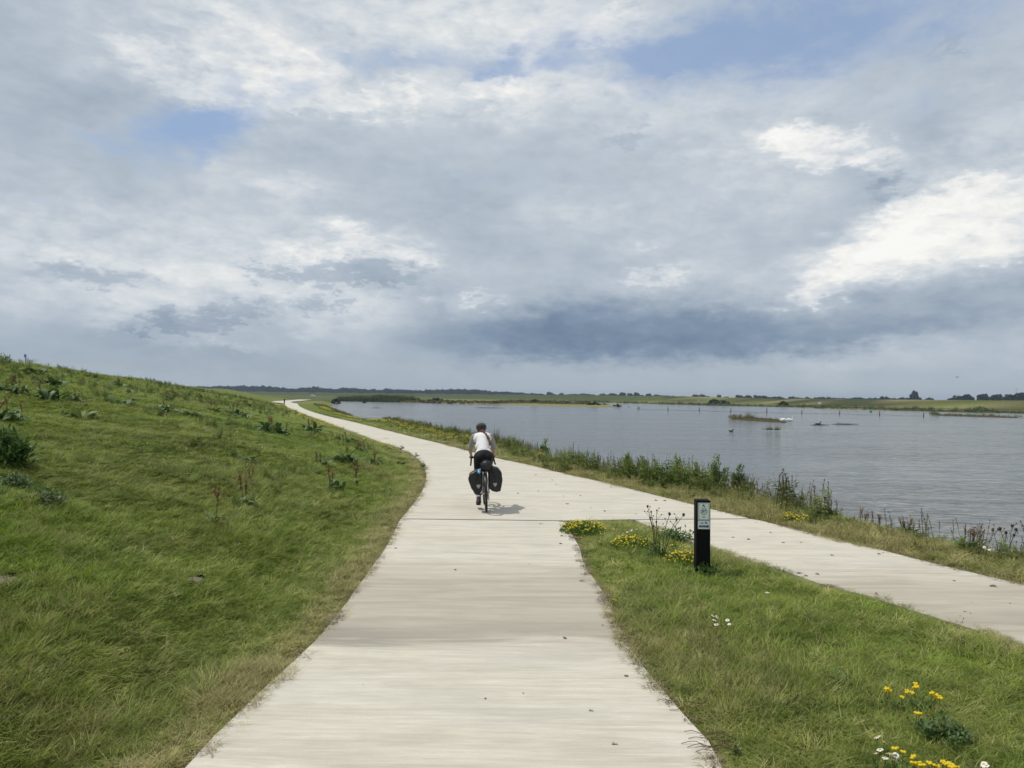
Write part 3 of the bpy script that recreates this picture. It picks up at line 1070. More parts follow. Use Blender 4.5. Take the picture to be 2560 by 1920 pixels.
def leafy(n, spread, ln, wd, mat, h=0.05):
    """small broad leaves on short stalks: clover, yarrow"""
    V, Fc = [], []
    for _ in range(n):
        a_, r_ = random.uniform(0, 6.28), spread * math.sqrt(random.random())
        c_ = Vector((r_ * math.cos(a_), r_ * math.sin(a_), random.uniform(0.2, 1) * h))
        q = random.uniform(0, 6.28)
        d = Vector((math.cos(q), math.sin(q), random.uniform(-0.2, 0.6))).normalized() * ln * random.uniform(0.6, 1.3)
        s_ = Vector((-d.y, d.x, random.uniform(-0.3, 0.3) * ln)).normalized() * wd * 0.5
        i0 = len(V)
        V += [c_, c_ + d * 0.5 + s_, c_ + d, c_ + d * 0.5 - s_]
        Fc.append((i0, i0 + 1, i0 + 2, i0 + 3))
    return new_mesh('herb', V, Fc, mat)


m_grass = grass_mat('grass_blades', 0.40, 1.14, None, 1.0)
m_straw = grass_mat('dry_grass', 0.25, 1.0, ((0.40, 0.34, 0.17), 0.6), 0.5)
m_herb = grass_mat('herb_leaves', 0.25, 1.0, ((0.100, 0.180, 0.045), 0.6), 0.6)
m_rust = grass_mat('rusty_seed', 0.2, 1.0, ((0.190, 0.105, 0.055), 0.8), 0.6)
turf = proto_collection('turf', [
    tuft(26, 0.050, 0.085, 0.0050, 0.55, m_grass, 2, 0.2),      # 0 short
    tuft(24, 0.055, 0.120, 0.0050, 0.80, m_grass, 3, 0.6),      # 1 wind-combed
    tuft(22, 0.045, 0.150, 0.0050, 0.60, m_grass, 3, 0.5),      # 2 long
    tuft(20, 0.050, 0.120, 0.0045, 0.50, m_straw, 2, 0.3),      # 3 straw
    seedhead(5, 0.24, m_straw, None),                           # 4 flowering straw
    leafy(34, 0.060, 0.022, 0.014, m_herb, 0.05),               # 5 clover
    tuft(16, 0.060, 0.070, 0.0050, 1.10, m_straw, 2, 0.2),      # 6 dead litter
    leafy(22, 0.050, 0.045, 0.012, m_herb, 0.10),               # 7 yarrow
])


def sample_area(n, rmin, rmax, half, power):
    """points thinning out with distance: density ~ r^-power"""
    u = rng.random(n)
    e = 2 - power
    r_ = (rmin ** e + u * (rmax ** e - rmin ** e)) ** (1 / e)
    a_ = rng.uniform(-half, half, n)
    return r_ * np.sin(a_), r_ * np.cos(a_), r_


def grow_turf():
    X, Y, Rr = sample_area(560000, 2.6, 95, R(42), 1.50)
    z, dp, df, ind, fp, fd_, side = height(X, Y, True)
    edge = dp < 0.30
    keep = (dp > 0.015 - 0.15 * vnoise(X / 0.20, Y / 0.20, 44) * vnoise(X / 0.8, Y / 0.8, 45) * 1.7) & (z > ZW + 0.06)
    keep &= ~((Rr > 60) & (dp < 0.1))
    for a_, b_ in ((JL, JT), (JT2, JR), (left_edge[-1], right_edge[0])):
        keep &= seg_dist(X, Y, np.array([(a_.x + .08, a_.y), (b_.x - .08, b_.y)]), False) > 0.17
    X, Y, Rr, z, dp, df, ind, fp, side = [q[keep] for q in (X, Y, Rr, z, dp, df, ind, fp, side)]
    dry, dark = zones(X, Y, dp, df, ind, fp, side)
    n = len(X)
    wedge = inside(X, Y, WEDGE)
    patch = vnoise(X / 0.9, Y / 0.9, 41)
    patch2 = vnoise(X / 0.35, Y / 0.35, 42)
    big_ = vnoise(X / 4, Y / 4, 43)
    u = rng.random(n)
    d_ = dry + (patch - 0.5) * 0.6 + (patch2 - 0.5) * 0.3
    idx = np.where(u < 0.66, 0, np.where(u < 0.84, 1, 2))
    idx = np.where((rng.random(n) < 0.10 + 0.2 * (big_ > 0.62)) & (patch > 0.5), 5, idx)
    idx = np.where((rng.random(n) < 0.16) & (big_ < 0.35) & (patch2 > 0.5), 7, idx)
    v = rng.random(n)
    idx = np.where(v < np.clip(d_ * 0.95 - 0.12, 0.02, 0.85), 3, idx)
    idx = np.where((rng.random(n) < 0.22) & (d_ > 0.3), 6, idx)
    idx = np.where((rng.random(n) < np.where(d_ > 0.42, 0.07, 0.008)) & (dp > 0.45), 4, idx)
    long_ = smooth(0.35, 0.8, patch) * 0.50 + 0.52
    long_ = np.where(ind, long_ * (1 - 0.36 * smooth(1, 4, df)), long_)
    z = np.where(dp < 0.01, -0.03, z)
    long_ = long_ * (0.62 + 0.38 * smooth(0.02, 0.45, dp)) * np.where(wedge, 0.70 + 0.3 * (1 - smooth(9, 12.4, Y)), 1)
    grow = (np.maximum(Rr, 4) / 5.0) ** 0.42
    hz = long_ * rng.uniform(0.75, 1.3, n) * np.minimum(grow, 1.15)
    hz = np.where((Rr > 25) & (dp < 1.0), np.minimum(hz, 0.6), hz)
    hw = rng.uniform(0.8, 1.25, n) * grow * 1.05
    hw = np.where(dp < 0.2, np.minimum(hw, 0.9 + 0.02 * Rr), hw)
    rot = np.column_stack([rng.normal(0, 0.12, n), rng.normal(0.06, 0.14, n), rng.uniform(-1.0, 1.0, n) + (rng.random(n) < 0.65) * rng.uniform(0, 6.28, n)])
    tone = np.clip(rng.normal(0.5, 0.26, n) + (patch2 - 0.5) * 0.3, 0, 1)
    o = scatter('grass', 'mown green and straw coloured grass on the dyke slope, verges and wedge', turf,
                np.column_stack([X, Y, z]), rot, np.column_stack([hw, hw, hz]), idx, dry, dark, tone)


grow_turf()

# ---- taller growth: reddish dock, mugwort and reeds on the banks, marsh plants far off
def stalk_plant(n, ln, mat_stem, mat_leaf, mat_top, leafn=10, topn=26, lean=0.15, spread=0.08, lw=0.018, ll=0.09, topl=0.35, tw=0.012):
    V, Fc, MI = [], [], []

    def mark(k0, i):
        MI.extend([i] * (len(Fc) - k0))
    for _ in range(n):
        b = Vector((random.gauss(0, spread), random.gauss(0, spread), -0.03))
        a_ = random.uniform(0, 6.28)
        bd = random.uniform(0.02, lean)
        l_ = ln * random.uniform(0.6, 1.15)
        k0 = len(Fc)
        blade(V, Fc, b, a_, l_, 0.010, bd, 3, up=0.05)
        mark(k0, 0)

        def at(u):
            d = Vector((math.cos(a_), math.sin(a_), 0))
            return b + d * l_ * (0.05 * u + bd * u * u) + Vector((0, 0, l_ * (u - 0.45 * bd * u * u)))
        k0 = len(Fc)
        for j in range(leafn):
            u = random.uniform(0.05, 1 - topl * 0.6)
            q = random.uniform(0, 6.28)
            c_ = at(u)
            d = Vector((math.cos(q), math.sin(q), random.uniform(0.1, 0.9))).normalized() * ll * random.uniform(0.5, 1.2) * (1.2 - 0.5 * u)
            s_ = Vector((-d.y, d.x, 0)).normalized() * lw * 0.5
            i0 = len(V)
            V.extend([c_, c_ + d * 0.45 + s_, c_ + d - Vector((0, 0, ll * 0.2)), c_ + d * 0.45 - s_])
            Fc.append((i0, i0 + 1, i0 + 2, i0 + 3))
        mark(k0, 1)
        k0 = len(Fc)
        for j in range(topn):
            u = 1 - topl * random.random() ** 1.2
            q = random.uniform(0, 6.28)
            c_ = at(u)
            e = Vector((math.cos(q), math.sin(q), random.uniform(0.4, 1.6))) * tw * random.uniform(0.6, 1.8) * (1.6 - u)
            i0 = len(V)
            V.extend([c_, c_ + e + Vector((0, 0, tw * 0.6)), c_ + e * 0.7 - Vector((tw * 0.4, 0, tw * 0.5))])
            Fc.append((i0, i0 + 1, i0 + 2))
        mark(k0, 2)
    me = new_mesh('stalks', V, Fc, [mat_stem, mat_leaf, mat_top])
    me.polygons.foreach_set('material_index', MI)
    return me


m_stem = grass_mat('weed_stem', 0.1, 1.0, ((0.105, 0.075, 0.035), 0.7), 0.5)
m_wleaf = grass_mat('weed_leaf', 0.25, 1.0, ((0.150, 0.220, 0.055), 0.6), 0.7)
m_wgrey = grass_mat('grey_weed_leaf', 0.2, 1.0, ((0.165, 0.185, 0.100), 0.7), 0.5)
m_purple = grass_mat('purple_brown_seed', 0.1, 1.0, ((0.165, 0.105, 0.080), 0.85), 0.6)
m_reed = grass_mat('reed_blade', 0.2, 1.0, ((0.110, 0.150, 0.060), 0.7), 0.6)
banks = proto_collection('bankweed', [
    stalk_plant(4, 0.62, m_stem, m_wleaf, m_rust, 7, 40, 0.15),                      # 0 rusty dock
    stalk_plant(6, 0.52, m_stem, m_wleaf, m_wleaf, 40, 16, 0.2, 0.09, 0.026, 0.10),  # 1 leafy weed
    stalk_plant(5, 0.58, m_stem, m_wgrey, m_wgrey, 32, 24, 0.2, 0.07, 0.014, 0.07),  # 2 mugwort
    stalk_plant(4, 0.66, m_stem, m_wleaf, m_purple, 5, 44, 0.12),                    # 3 purple-brown stalks
    tuft(22, 0.09, 0.55, 0.010, 0.30, m_reed, 3, 0.4),                               # 4 tall sedge
    tuft(22, 0.09, 0.32, 0.007, 0.45, m_straw, 3, 0.4),                              # 5 tall straw
])


def along(poly, n, jitter, off=0.0):
    pts = [Vector((p[0], p[1])) for p in poly]
    L = [(pts[i + 1] - pts[i]).length for i in range(len(pts) - 1)]
    tot = sum(L)
    cum = np.concatenate([[0], np.cumsum(L)])
    s_ = rng.random(n) * tot
    k = np.clip(np.searchsorted(cum, s_) - 1, 0, len(L) - 1)
    P0 = np.array([(p.x, p.y) for p in pts])
    f = ((s_ - cum[k]) / np.array(L)[k])[:, None]
    q = P0[k] * (1 - f) + P0[k + 1] * f
    d = (P0[k + 1] - P0[k]) / np.array(L)[k][:, None]
    nrm = np.column_stack([d[:, 1], -d[:, 0]])
    o = (off + rng.normal(0, 1, n) * jitter)[:, None]
    return q + nrm * o, s_ / tot


def grow_bank():
    bb = [(p.x, p.y) for p in bank_break][::1]
    # towards the water the line is walked from far to near, water lies on the left hand
    q, s_ = along(bb, 9000, 0.55, -0.30)
    X, Y = q[:, 0], q[:, 1]
    z = height(X, Y)
    Rr = np.hypot(X, Y)
    n1 = vnoise(X / 1.6, Y / 1.6, 61)
    n2 = vnoise(X / 5.0, Y / 5.0, 62)
    # the nearest stretch is mostly bare of tall weeds
    dens = np.where(Y < 9.5, 0.08, np.where(Y < 13, 0.34, np.where(Y < 22, 0.58, 0.55)))
    keep = (rng.random(len(X)) < dens * smooth(0.20, 0.62, n1) * 1.15) & (z > ZW - 0.02) & (Y > 5)
    keep &= ~((Y > 100) & (rng.random(len(X)) < 0.4))
    X, Y, z, Rr, n1, n2 = [v[keep] for v in (X, Y, z, Rr, n1, n2)]
    n = len(X)
    u = rng.random(n)
    idx = np.where(n2 > 0.48, np.where(u < 0.50, 0, np.where(u < 0.80, 1, 3)), np.where(u < 0.50, 1, np.where(u < 0.6, 2, np.where(u < 0.8, 3, 5))))
    idx = np.where((Y < 14) & (u < 0.6), 3, idx)
    idx = np.where(rng.random(n) < 0.10, 4, idx)
    sc = rng.uniform(0.6, 1.25, n) * (0.80 + 0.75 * n1) * np.where(Y < 13, 0.72, 1) * np.where((Y > 13) & (Y < 24), 1.15, 1) * np.where(Y > 60, 1.0, 1.0) * np.where(Y > 24, 0.72, 0.86)
    rot = np.column_stack([rng.normal(0, 0.1, n), rng.normal(0.08, 0.1, n), rng.uniform(0, 6.28, n)])
    scatter('bank_weeds', 'rusty dock, mugwort and leafy weeds crowding the lake bank', banks, np.column_stack([X, Y, z]), rot,
            np.column_stack([sc * 1.1, sc * 1.1, sc]), idx, np.full(n, 0.2), np.full(n, 0.0), rng.random(n))
    # weeds and low sedge between verge and bank
    q, s_ = along(bb, 16000, 0.5, 0.45)
    X, Y = q[:, 0], q[:, 1]
    z, dp, df, ind, fp, fd_, side = height(X, Y, True)
    keep = (dp > 0.5) & (z > ZW) & (Y > 5) & (rng.random(len(X)) < 0.35 + 0.5 * smooth(20, 45, Y))
    X, Y, z = X[keep], Y[keep], z[keep]
    n = len(X)
    sc = rng.uniform(0.25, 0.5, n) * np.where(Y > 40, 1.3, 1)
    rot = np.column_stack([rng.normal(0, 0.15, n), rng.normal(0.08, 0.15, n), rng.uniform(0, 6.28, n)])
    scatter('verge_herbs', 'knee-high herbs and dry stalks between verge and water', banks, np.column_stack([X, Y, z]), rot,
            np.column_stack([sc * 1.3, sc * 1.3, sc]), rng.choice([1, 5, 5, 4, 2], n), np.full(n, 0.35), np.zeros(n), rng.random(n))


grow_bank()

m_reedf = grass_mat('far_reed', 0.1, 1.0, ((0.050, 0.085, 0.032), 0.75), 0.6)
m_sedgef = grass_mat('far_sedge', 0.1, 1.0, ((0.170, 0.135, 0.060), 0.75), 0.7)
m_bushf = grass_mat('far_bush', 0.1, 1.0, ((0.040, 0.062, 0.026), 0.85), 0.7)


def bushy(n, r_, h_, mat, ls=0.3):
    V, Fc = [], []
    for _ in range(n):
        th, ph = random.uniform(0, 6.28), math.acos(random.uniform(-0.1, 1))
        rr = random.uniform(0.55, 1.05)
        c_ = Vector((math.cos(th) * math.sin(ph) * r_, math.sin(th) * math.sin(ph) * r_, math.cos(ph) * h_)) * rr
        q = Euler((random.uniform(0, 6), random.uniform(0, 6), random.uniform(0, 6))).to_matrix()
        s_ = ls * random.uniform(0.6, 1.3)
        i0 = len(V)
        V += [c_ + q @ Vector(v) * s_ for v in ((-.5, -.35, 0), (.5, -.3, 0), (.45, .4, .1), (-.4, .35, -.1))]
        Fc.append((i0, i0 + 1, i0 + 2, i0 + 3))
    return new_mesh('bush', V, Fc, mat)


farveg = proto_collection('farveg', [
    tuft(26, 0.9, 1.7, 0.10, 0.18, m_reedf, 2),      # 0 reed
    tuft(26, 1.0, 0.8, 0.10, 0.35, m_sedgef, 2),     # 1 sedge
    bushy(70, 0.9, 0.9, m_bushf, 0.35),              # 2 low bush
    tuft(24, 0.9, 0.7, 0.09, 0.4, m_reedf, 2),       # 3 green sedge
    tuft(20, 0.35, 0.55, 0.03, 0.3, m_straw, 2),     # 4 short straw
])


def far_scatter(name, label, poly, n, jitter, off, choices, smin, smax, dry=0.4, dark=0.0, water=False):
    q, s_ = along(poly, n, jitter, off)
    X, Y = q[:, 0], q[:, 1]
    z = height(X, Y)
    keep = z > (ZW - 0.05)
    X, Y, z = X[keep], Y[keep], z[keep]
    m = len(X)
    nn = vnoise(X / 9, Y / 5, 77)
    sc = rng.uniform(smin, smax, m) * (0.6 + 0.8 * nn)
    rot = np.column_stack([rng.normal(0, 0.1, m), rng.normal(0, 0.1, m), rng.uniform(0, 6.28, m)])
    scatter(name, label, farveg, np.column_stack([X, Y, z - 0.02]), rot, np.column_stack([sc, sc, sc]), rng.choice(choices, m),
            np.full(m, dry), np.full(m, dark), rng.random(m))


fs = [(p.x, p.y) for p in far_shore]
far_scatter('reed_bed', 'dark green reeds along the far shore left of the cyclist', fs[:3], 900, 3.5, -5, [0, 0, 0, 2], 0.75, 1.25)
far_scatter('marsh_grass', 'brown and yellow marsh grass behind the reeds on the far shore', fs[2:], 1500, 12, -14, [1, 1, 3, 1, 2, 1], 0.35, 0.85, 0.7)
sp_ = [(p.x, p.y) for p in spit]
far_scatter('spit_grass', 'tan marsh grass on the long low spit in the lake', [((a_[0] + b_[0]) / 2, (a_[1] + b_[1]) / 2) for a_, b_ in
            zip(sp_[:4], sp_[::-1][:4])], 1500, 6, 0, [1, 1, 1, 3, 2, 1], 0.4, 1.0, 0.7)
bs = [(p.x, p.y) for p in back_shore]
far_scatter('shore_grass', 'low grass and small bushes along the back shore of the lake', bs, 2600, 3, -3.5, [1, 3, 3, 1, 3, 0], 0.3, 0.7, 0.45)

# ---- yellow flowers in the verges, too many to count
m_yellow = simple('yellow_petal', (0.82, 0.62, 0.03), 0.6, 0.2, 0.12, trans=0.2)
m_yellow2 = simple('yellow_green_petal', (0.55, 0.46, 0.04), 0.6, 0.2, 0.15, trans=0.2)
m_white = simple('white_petal', (0.80, 0.80, 0.76), 0.6, 0.2, 0.05)
m_disc = simple('flower_disc', (0.62, 0.40, 0.03), 0.8)


def flower_bunch(n, spread, h, r_, mat, m_leaf):
    V, Fc, MI = [], [], []
    for _ in range(n):
        rr, a_ = spread * math.sqrt(random.random()), random.uniform(0, 6.28)
        c_ = Vector((rr * math.cos(a_), rr * math.sin(a_), h * random.uniform(0.7, 1.15)))
        i0 = len(V)
        nrm = Vector((random.gauss(0, 0.4), random.gauss(-0.2, 0.4), 1)).normalized()
        u_ = nrm.orthogonal().normalized()
        v_ = nrm.cross(u_)
        k_ = 6
        V.append(c_ + nrm * r_ * 0.35)
        for j in range(k_):
            V.append(c_ + (u_ * math.cos(6.283 * j / k_) + v_ * math.sin(6.283 * j / k_)) * r_)
        for j in range(k_):
            Fc.append((i0, i0 + 1 + j, i0 + 1 + (j + 1) % k_))
            MI.append(0)
    for _ in range(n * 2):
        rr, a_ = spread * 1.05 * math.sqrt(random.random()), random.uniform(0, 6.28)
        c_ = Vector((rr * math.cos(a_), rr * math.sin(a_), h * random.uniform(0.05, 0.85)))
        q = Euler((random.gauss(0, 0.7), random.gauss(0, 0.7), random.uniform(0, 6))).to_matrix()
        i0 = len(V)
        V += [c_ + q @ Vector(v) * 0.03 for v in ((-.6, 0, 0), (0, -.35, 0), (.6, 0, 0), (0, .35, 0))]
        Fc.append((i0, i0 + 1, i0 + 2, i0 + 3))
        MI.append(1)
    me = new_mesh('flowers', V, Fc, [mat, m_leaf])
    me.polygons.foreach_set('material_index', MI)
    return me


m_fleaf = simple('trefoil_leaf', (0.085, 0.165, 0.030), 0.6, 0.2, 0.25, trans=0.2)
flw = proto_collection('flw', [flower_bunch(9, 0.12, 0.16, 0.012, m_yellow, m_fleaf), flower_bunch(6, 0.10, 0.13, 0.012, m_yellow2, m_fleaf),
                               flower_bunch(3, 0.2, 0.25, 0.012, m_white, m_fleaf)])


def verge_flowers(name, label, poly, n, jit, off, y0, y1, choices=(0, 0, 1), thr=0.45):
    q, s_ = along(poly, n, jit, off)
    X, Y = q[:, 0], q[:, 1]
    z, dp, df, ind, fp, fd_, side = height(X, Y, True)
    n1 = vnoise(X / 2.4, Y / 5.0, 91)
    keep = (dp > 0.15) & (Y > y0) & (Y < y1) & (n1 > thr) & (z > ZW + 0.1)
    X, Y, z = X[keep], Y[keep], z[keep]
    m = len(X)
    sc = rng.uniform(0.8, 1.4, m) * (1 + Y / 60)
    scatter(name, label, flw, np.column_stack([X, Y, z]), np.column_stack([np.zeros(m), np.zeros(m), rng.uniform(0, 6.28, m)]),
            np.column_stack([sc, sc, np.minimum(sc, 1.6)]), rng.choice(choices, m), np.zeros(m), np.zeros(m), rng.random(m))


rl = [(p.x, p.y) for p in bank_break if p.y > 10][::-1]
verge_flowers('verge_flowers', 'yellow flowers in a long drift on the verge between path and lake', rl, 900, 0.50, -1.0, 21, 120)
ll_ = [(p.x, p.y) for p in left_edge[12:] + far_left[1:9]]
verge_flowers('slope_flowers', 'yellow flowers along the foot of the dyke slope beside the far path', ll_, 900, 0.5, -0.9, 27, 130, (0, 1, 1), 0.55)


def slope_weeds():
    X, Y, Rr = sample_area(16000, 9, 120, R(41), 1.0)
    z, dp, df, ind, fp, fd_, side = height(X, Y, True)
    n1 = vnoise(X / 2.6, Y / 3.4, 71)
    n2 = vnoise(X / 0.7, Y / 0.7, 72)
    keep = ind & (df > 0.8) & (df < 16) & (n1 * 0.75 + n2 * 0.35 > 0.64 - 0.10 * smooth(25, 60, Rr) - 0.05 * smooth(4, 9, df)) & (Rr > 12)
    X, Y, z, Rr, n1 = X[keep], Y[keep], z[keep], Rr[keep], n1[keep]
    n = len(X)
    sc = rng.uniform(0.25, 0.62, n) * (0.85 + Rr / 110)
    scatter('slope_weeds', 'low rusty and leafy weeds dotted over the upper dyke slope', banks, np.column_stack([X, Y, z]),
            np.column_stack([rng.normal(0, .15, n), rng.normal(.1, .15, n), rng.uniform(0, 6.28, n)]), np.column_stack([sc * 1.3, sc * 1.3, sc]),
            rng.choice([1, 1, 2, 0, 0, 3], n), np.full(n, .1), np.zeros(n), rng.random(n))


slope_weeds()

# brown runners, crumbs of soil and dead blades lying along the edges of the concrete
m_litter = grass_mat('edge_litter', 0.0, 1.0, ((0.210, 0.165, 0.105), 0.9), 0.8)


def litter_mesh(n, spread, ln):
    V, Fc = [], []
    for _ in range(n):
        c_ = Vector((random.gauss(0, spread), random.gauss(0, spread), random.uniform(0.002, 0.012)))
        q = random.uniform(0, 6.28)
        d = Vector((math.cos(q), math.sin(q), random.uniform(-.1, .25))) * ln * random.uniform(.3, 1.2)
        s_ = Vector((-d.y, d.x, 0)).normalized() * .0022
        i0 = len(V)
        V += [c_ - s_, c_ + s_, c_ + d * .5 + s_ + Vector((0, 0, .008)), c_ + d, c_ + d * .5 - s_ + Vector((0, 0, .008))]
        Fc += [(i0, i0 + 1, i0 + 2, i0 + 4), (i0 + 4, i0 + 2, i0 + 3)]
    return new_mesh('litter', V, Fc, m_litter)


lit = proto_collection('litter', [litter_mesh(22, .035, .06), litter_mesh(16, .05, .10), litter_mesh(30, .025, .03)])


def edge_litter():
    P_ = []
    for poly, n in ((near_left, 450), (wedge_left, 700), (lake_left[:12], 250), (lake_right, 500), (mid_left, 300), (right_edge, 350)):
        q, s_ = along([(p[0], p[1]) for p in resample(poly)], n, 0.03, 0.0)
        P_.append(q)
    q = np.vstack(P_)
    n1 = vnoise(q[:, 0] / .5, q[:, 1] / .5, 55)
    q = q[(rng.random(len(q)) < n1 * 1.2)]
    dp = path_sdist(q[:, 0], q[:, 1])
    q, dp = q[dp > -0.075], dp[dp > -0.075]
    z = np.where(dp < 0, 0.0, np.maximum(height(q[:, 0], q[:, 1]), -0.01))
    n = len(q)
    sc = rng.uniform(.5, 1.1, n)
    scatter('edge_litter', 'dead brown blades and soil crumbs along the edges of the concrete', lit, np.column_stack([q, z]),
            np.column_stack([np.zeros(n), np.zeros(n), rng.uniform(0, 6.28, n)]), np.column_stack([sc, sc, sc]), rng.integers(0, 3, n), np.full(n, .5), np.zeros(n), rng.random(n))


edge_litter()

# ================================================================== plants one can point at
m_dock = simple('dock_leaf', (0.078, 0.140, 0.034), 0.5, 0.35, 0.25, 12, trans=0.2)
m_dockl = simple('pale_dock_leaf', (0.150, 0.200, 0.065), 0.5, 0.35, 0.25, 12, trans=0.25)
m_rustp = simple('rust_seed', (0.230, 0.130, 0.070), 0.8, 0.1, 0.3, 25)
m_stemp = simple('plant_stem', (0.130, 0.110, 0.050), 0.7, 0.2, 0.2, 25)
m_bush = simple('bush_leaf', (0.075, 0.145, 0.030), 0.5, 0.3, 0.35, 10, trans=0.2)
m_willow = simple('willow_leaf', (0.200, 0.280, 0.105), 0.5, 0.3, 0.30, 10, trans=0.25)
m_herbg = simple('herb_leaf', (0.085, 0.140, 0.050), 0.5, 0.3, 0.30, 10, trans=0.25)
m_willowd = simple('dark_willow_leaf', (0.120, 0.175, 0.070), 0.5, 0.3, 0.30, 10, trans=0.2)


def leaf_mesh(ln, wd, curl, mat, segs=5, wave=0.06, name='leaf'):
    """one large lance-shaped leaf with a folded midrib, growing along +X and arching"""
    V, Fc = [], []
    for k in range(segs + 1):
        u = k / segs
        x = ln * u * (1 - 0.25 * curl * u)
        z = ln * (0.75 * u - (0.55 + curl) * u * u) + 0.01
        hw = wd * 0.5 * (math.sin(math.pi * min(1, 0.08 + 0.92 * u)) ** 0.8 if u < 1 else 0.02)
        wv = wave * wd * math.sin(u * 11)
        V += [(x, -hw, z + wv + hw * 0.3), (x, 0, z), (x, hw, z - wv + hw * 0.3)]
        if k:
            a_ = 3 * k
            Fc += [(a_ - 3, a_ - 2, a_ + 1, a_), (a_ - 2, a_ - 1, a_ + 2, a_ + 1)]
    return new_mesh(name, V, Fc, mat, True)


LEAVES = [leaf_mesh(0.26, 0.085, c_, m_dock) for c_ in (0.25, 0.45, 0.1)]
LEAVESL = [leaf_mesh(0.26, 0.080, c_, m_dockl) for c_ in (0.3, 0.5, 0.15)]


def seedstalk(ln, mat_s, mat_t, n=70):
    V, Fc, MI = [], [], []
    blade(V, Fc, (0, 0, 0), 0.3, ln, 0.011, 0.08, 4, up=0.04)
    MI += [0] * len(Fc)
    for br in range(5):
        k0 = len(Fc)
        u0 = random.uniform(0.35, 0.75)
        q = random.uniform(0, 6.28)
        b0 = Vector((0.04 * ln * u0, 0, ln * u0))
        l2 = ln * random.uniform(0.25, 0.4)
        blade(V, Fc, b0, q, l2, 0.006, 0.2, 2, up=0.25)
        MI += [0] * (len(Fc) - k0)
        k0 = len(Fc)
        d = Vector((math.cos(q), math.sin(q), 0))
        for j in range(n // 6):
            t_ = random.uniform(0.15, 1)
            c_ = b0 + d * l2 * (0.25 * t_ + 0.2 * t_ * t_) + Vector((0, 0, l2 * t_ * 0.9))
            e = Vector([random.gauss(0, 1) for _ in range(3)]) * 0.0075
            i0 = len(V)
            V += [c_ - e, c_ + e.cross(Vector((0, 0, 1))) + Vector((0, 0, 0.008)), c_ + e]
            Fc.append((i0, i0 + 1, i0 + 2))
        MI += [1] * (len(Fc) - k0)
    k0 = len(Fc)
    for j in range(n):
        t_ = 1 - 0.5 * random.random()
        c_ = Vector((0.05 * ln * t_, 0, ln * t_ * 0.97))
        e = Vector([random.gauss(0, 1) for _ in range(3)]) * 0.008
        i0 = len(V)
        V += [c_ - e, c_ + e.cross(Vector((0, 0, 1))) + Vector((0, 0, 0.008)), c_ + e]
        Fc.append((i0, i0 + 1, i0 + 2))
    MI += [1] * (len(Fc) - k0)
    me = new_mesh('seed_stalk', V, Fc, [mat_s, mat_t])
    me.polygons.foreach_set('material_index', MI)
    return me


STALKS = [seedstalk(0.42, m_stemp, m_rustp, 60), seedstalk(0.5, m_stemp, m_rustp, 80)]
DGROUP = 'dock plants on the dyke slope'


def dock(pos, label, nleaf, size, nstalk=0, pale=False, stalk_size=1.0, flatness=0.0):
    t_ = thing('dock_plant', label, 'weed', pos - Vector((0, 0, 0.01)), DGROUP)
    t_.rotation_euler = (0, 0, random.uniform(0, 6.28))
    if pos.y > 8: nleaf = int(nleaf * 1.6)
    for i in range(nleaf):
        o = link('leaf', random.choice(LEAVESL if pale else LEAVES), t_)
        o.rotation_euler = (random.gauss(0, 0.25), random.uniform(-0.95, 0.10) * (1 - flatness), 2.4 * i + random.gauss(0, 0.3))
        s_ = size * random.uniform(0.65, 1.15)
        o.scale = (s_, s_, s_ * (1 - 0.4 * flatness))
        o.location = (random.gauss(0, 0.085) * size, random.gauss(0, 0.085) * size, 0.02)
    for i in range(nstalk):
        o = link('seed_stalk', random.choice(STALKS), t_)
        o.rotation_euler = (random.gauss(0, 0.15), random.gauss(0.05, 0.15), random.uniform(0, 6.28))
        o.scale = [stalk_size * random.uniform(0.75, 1.15)] * 3
        o.location = (random.gauss(0, 0.07) * size, random.gauss(0, 0.07) * size, 0)
    return t_


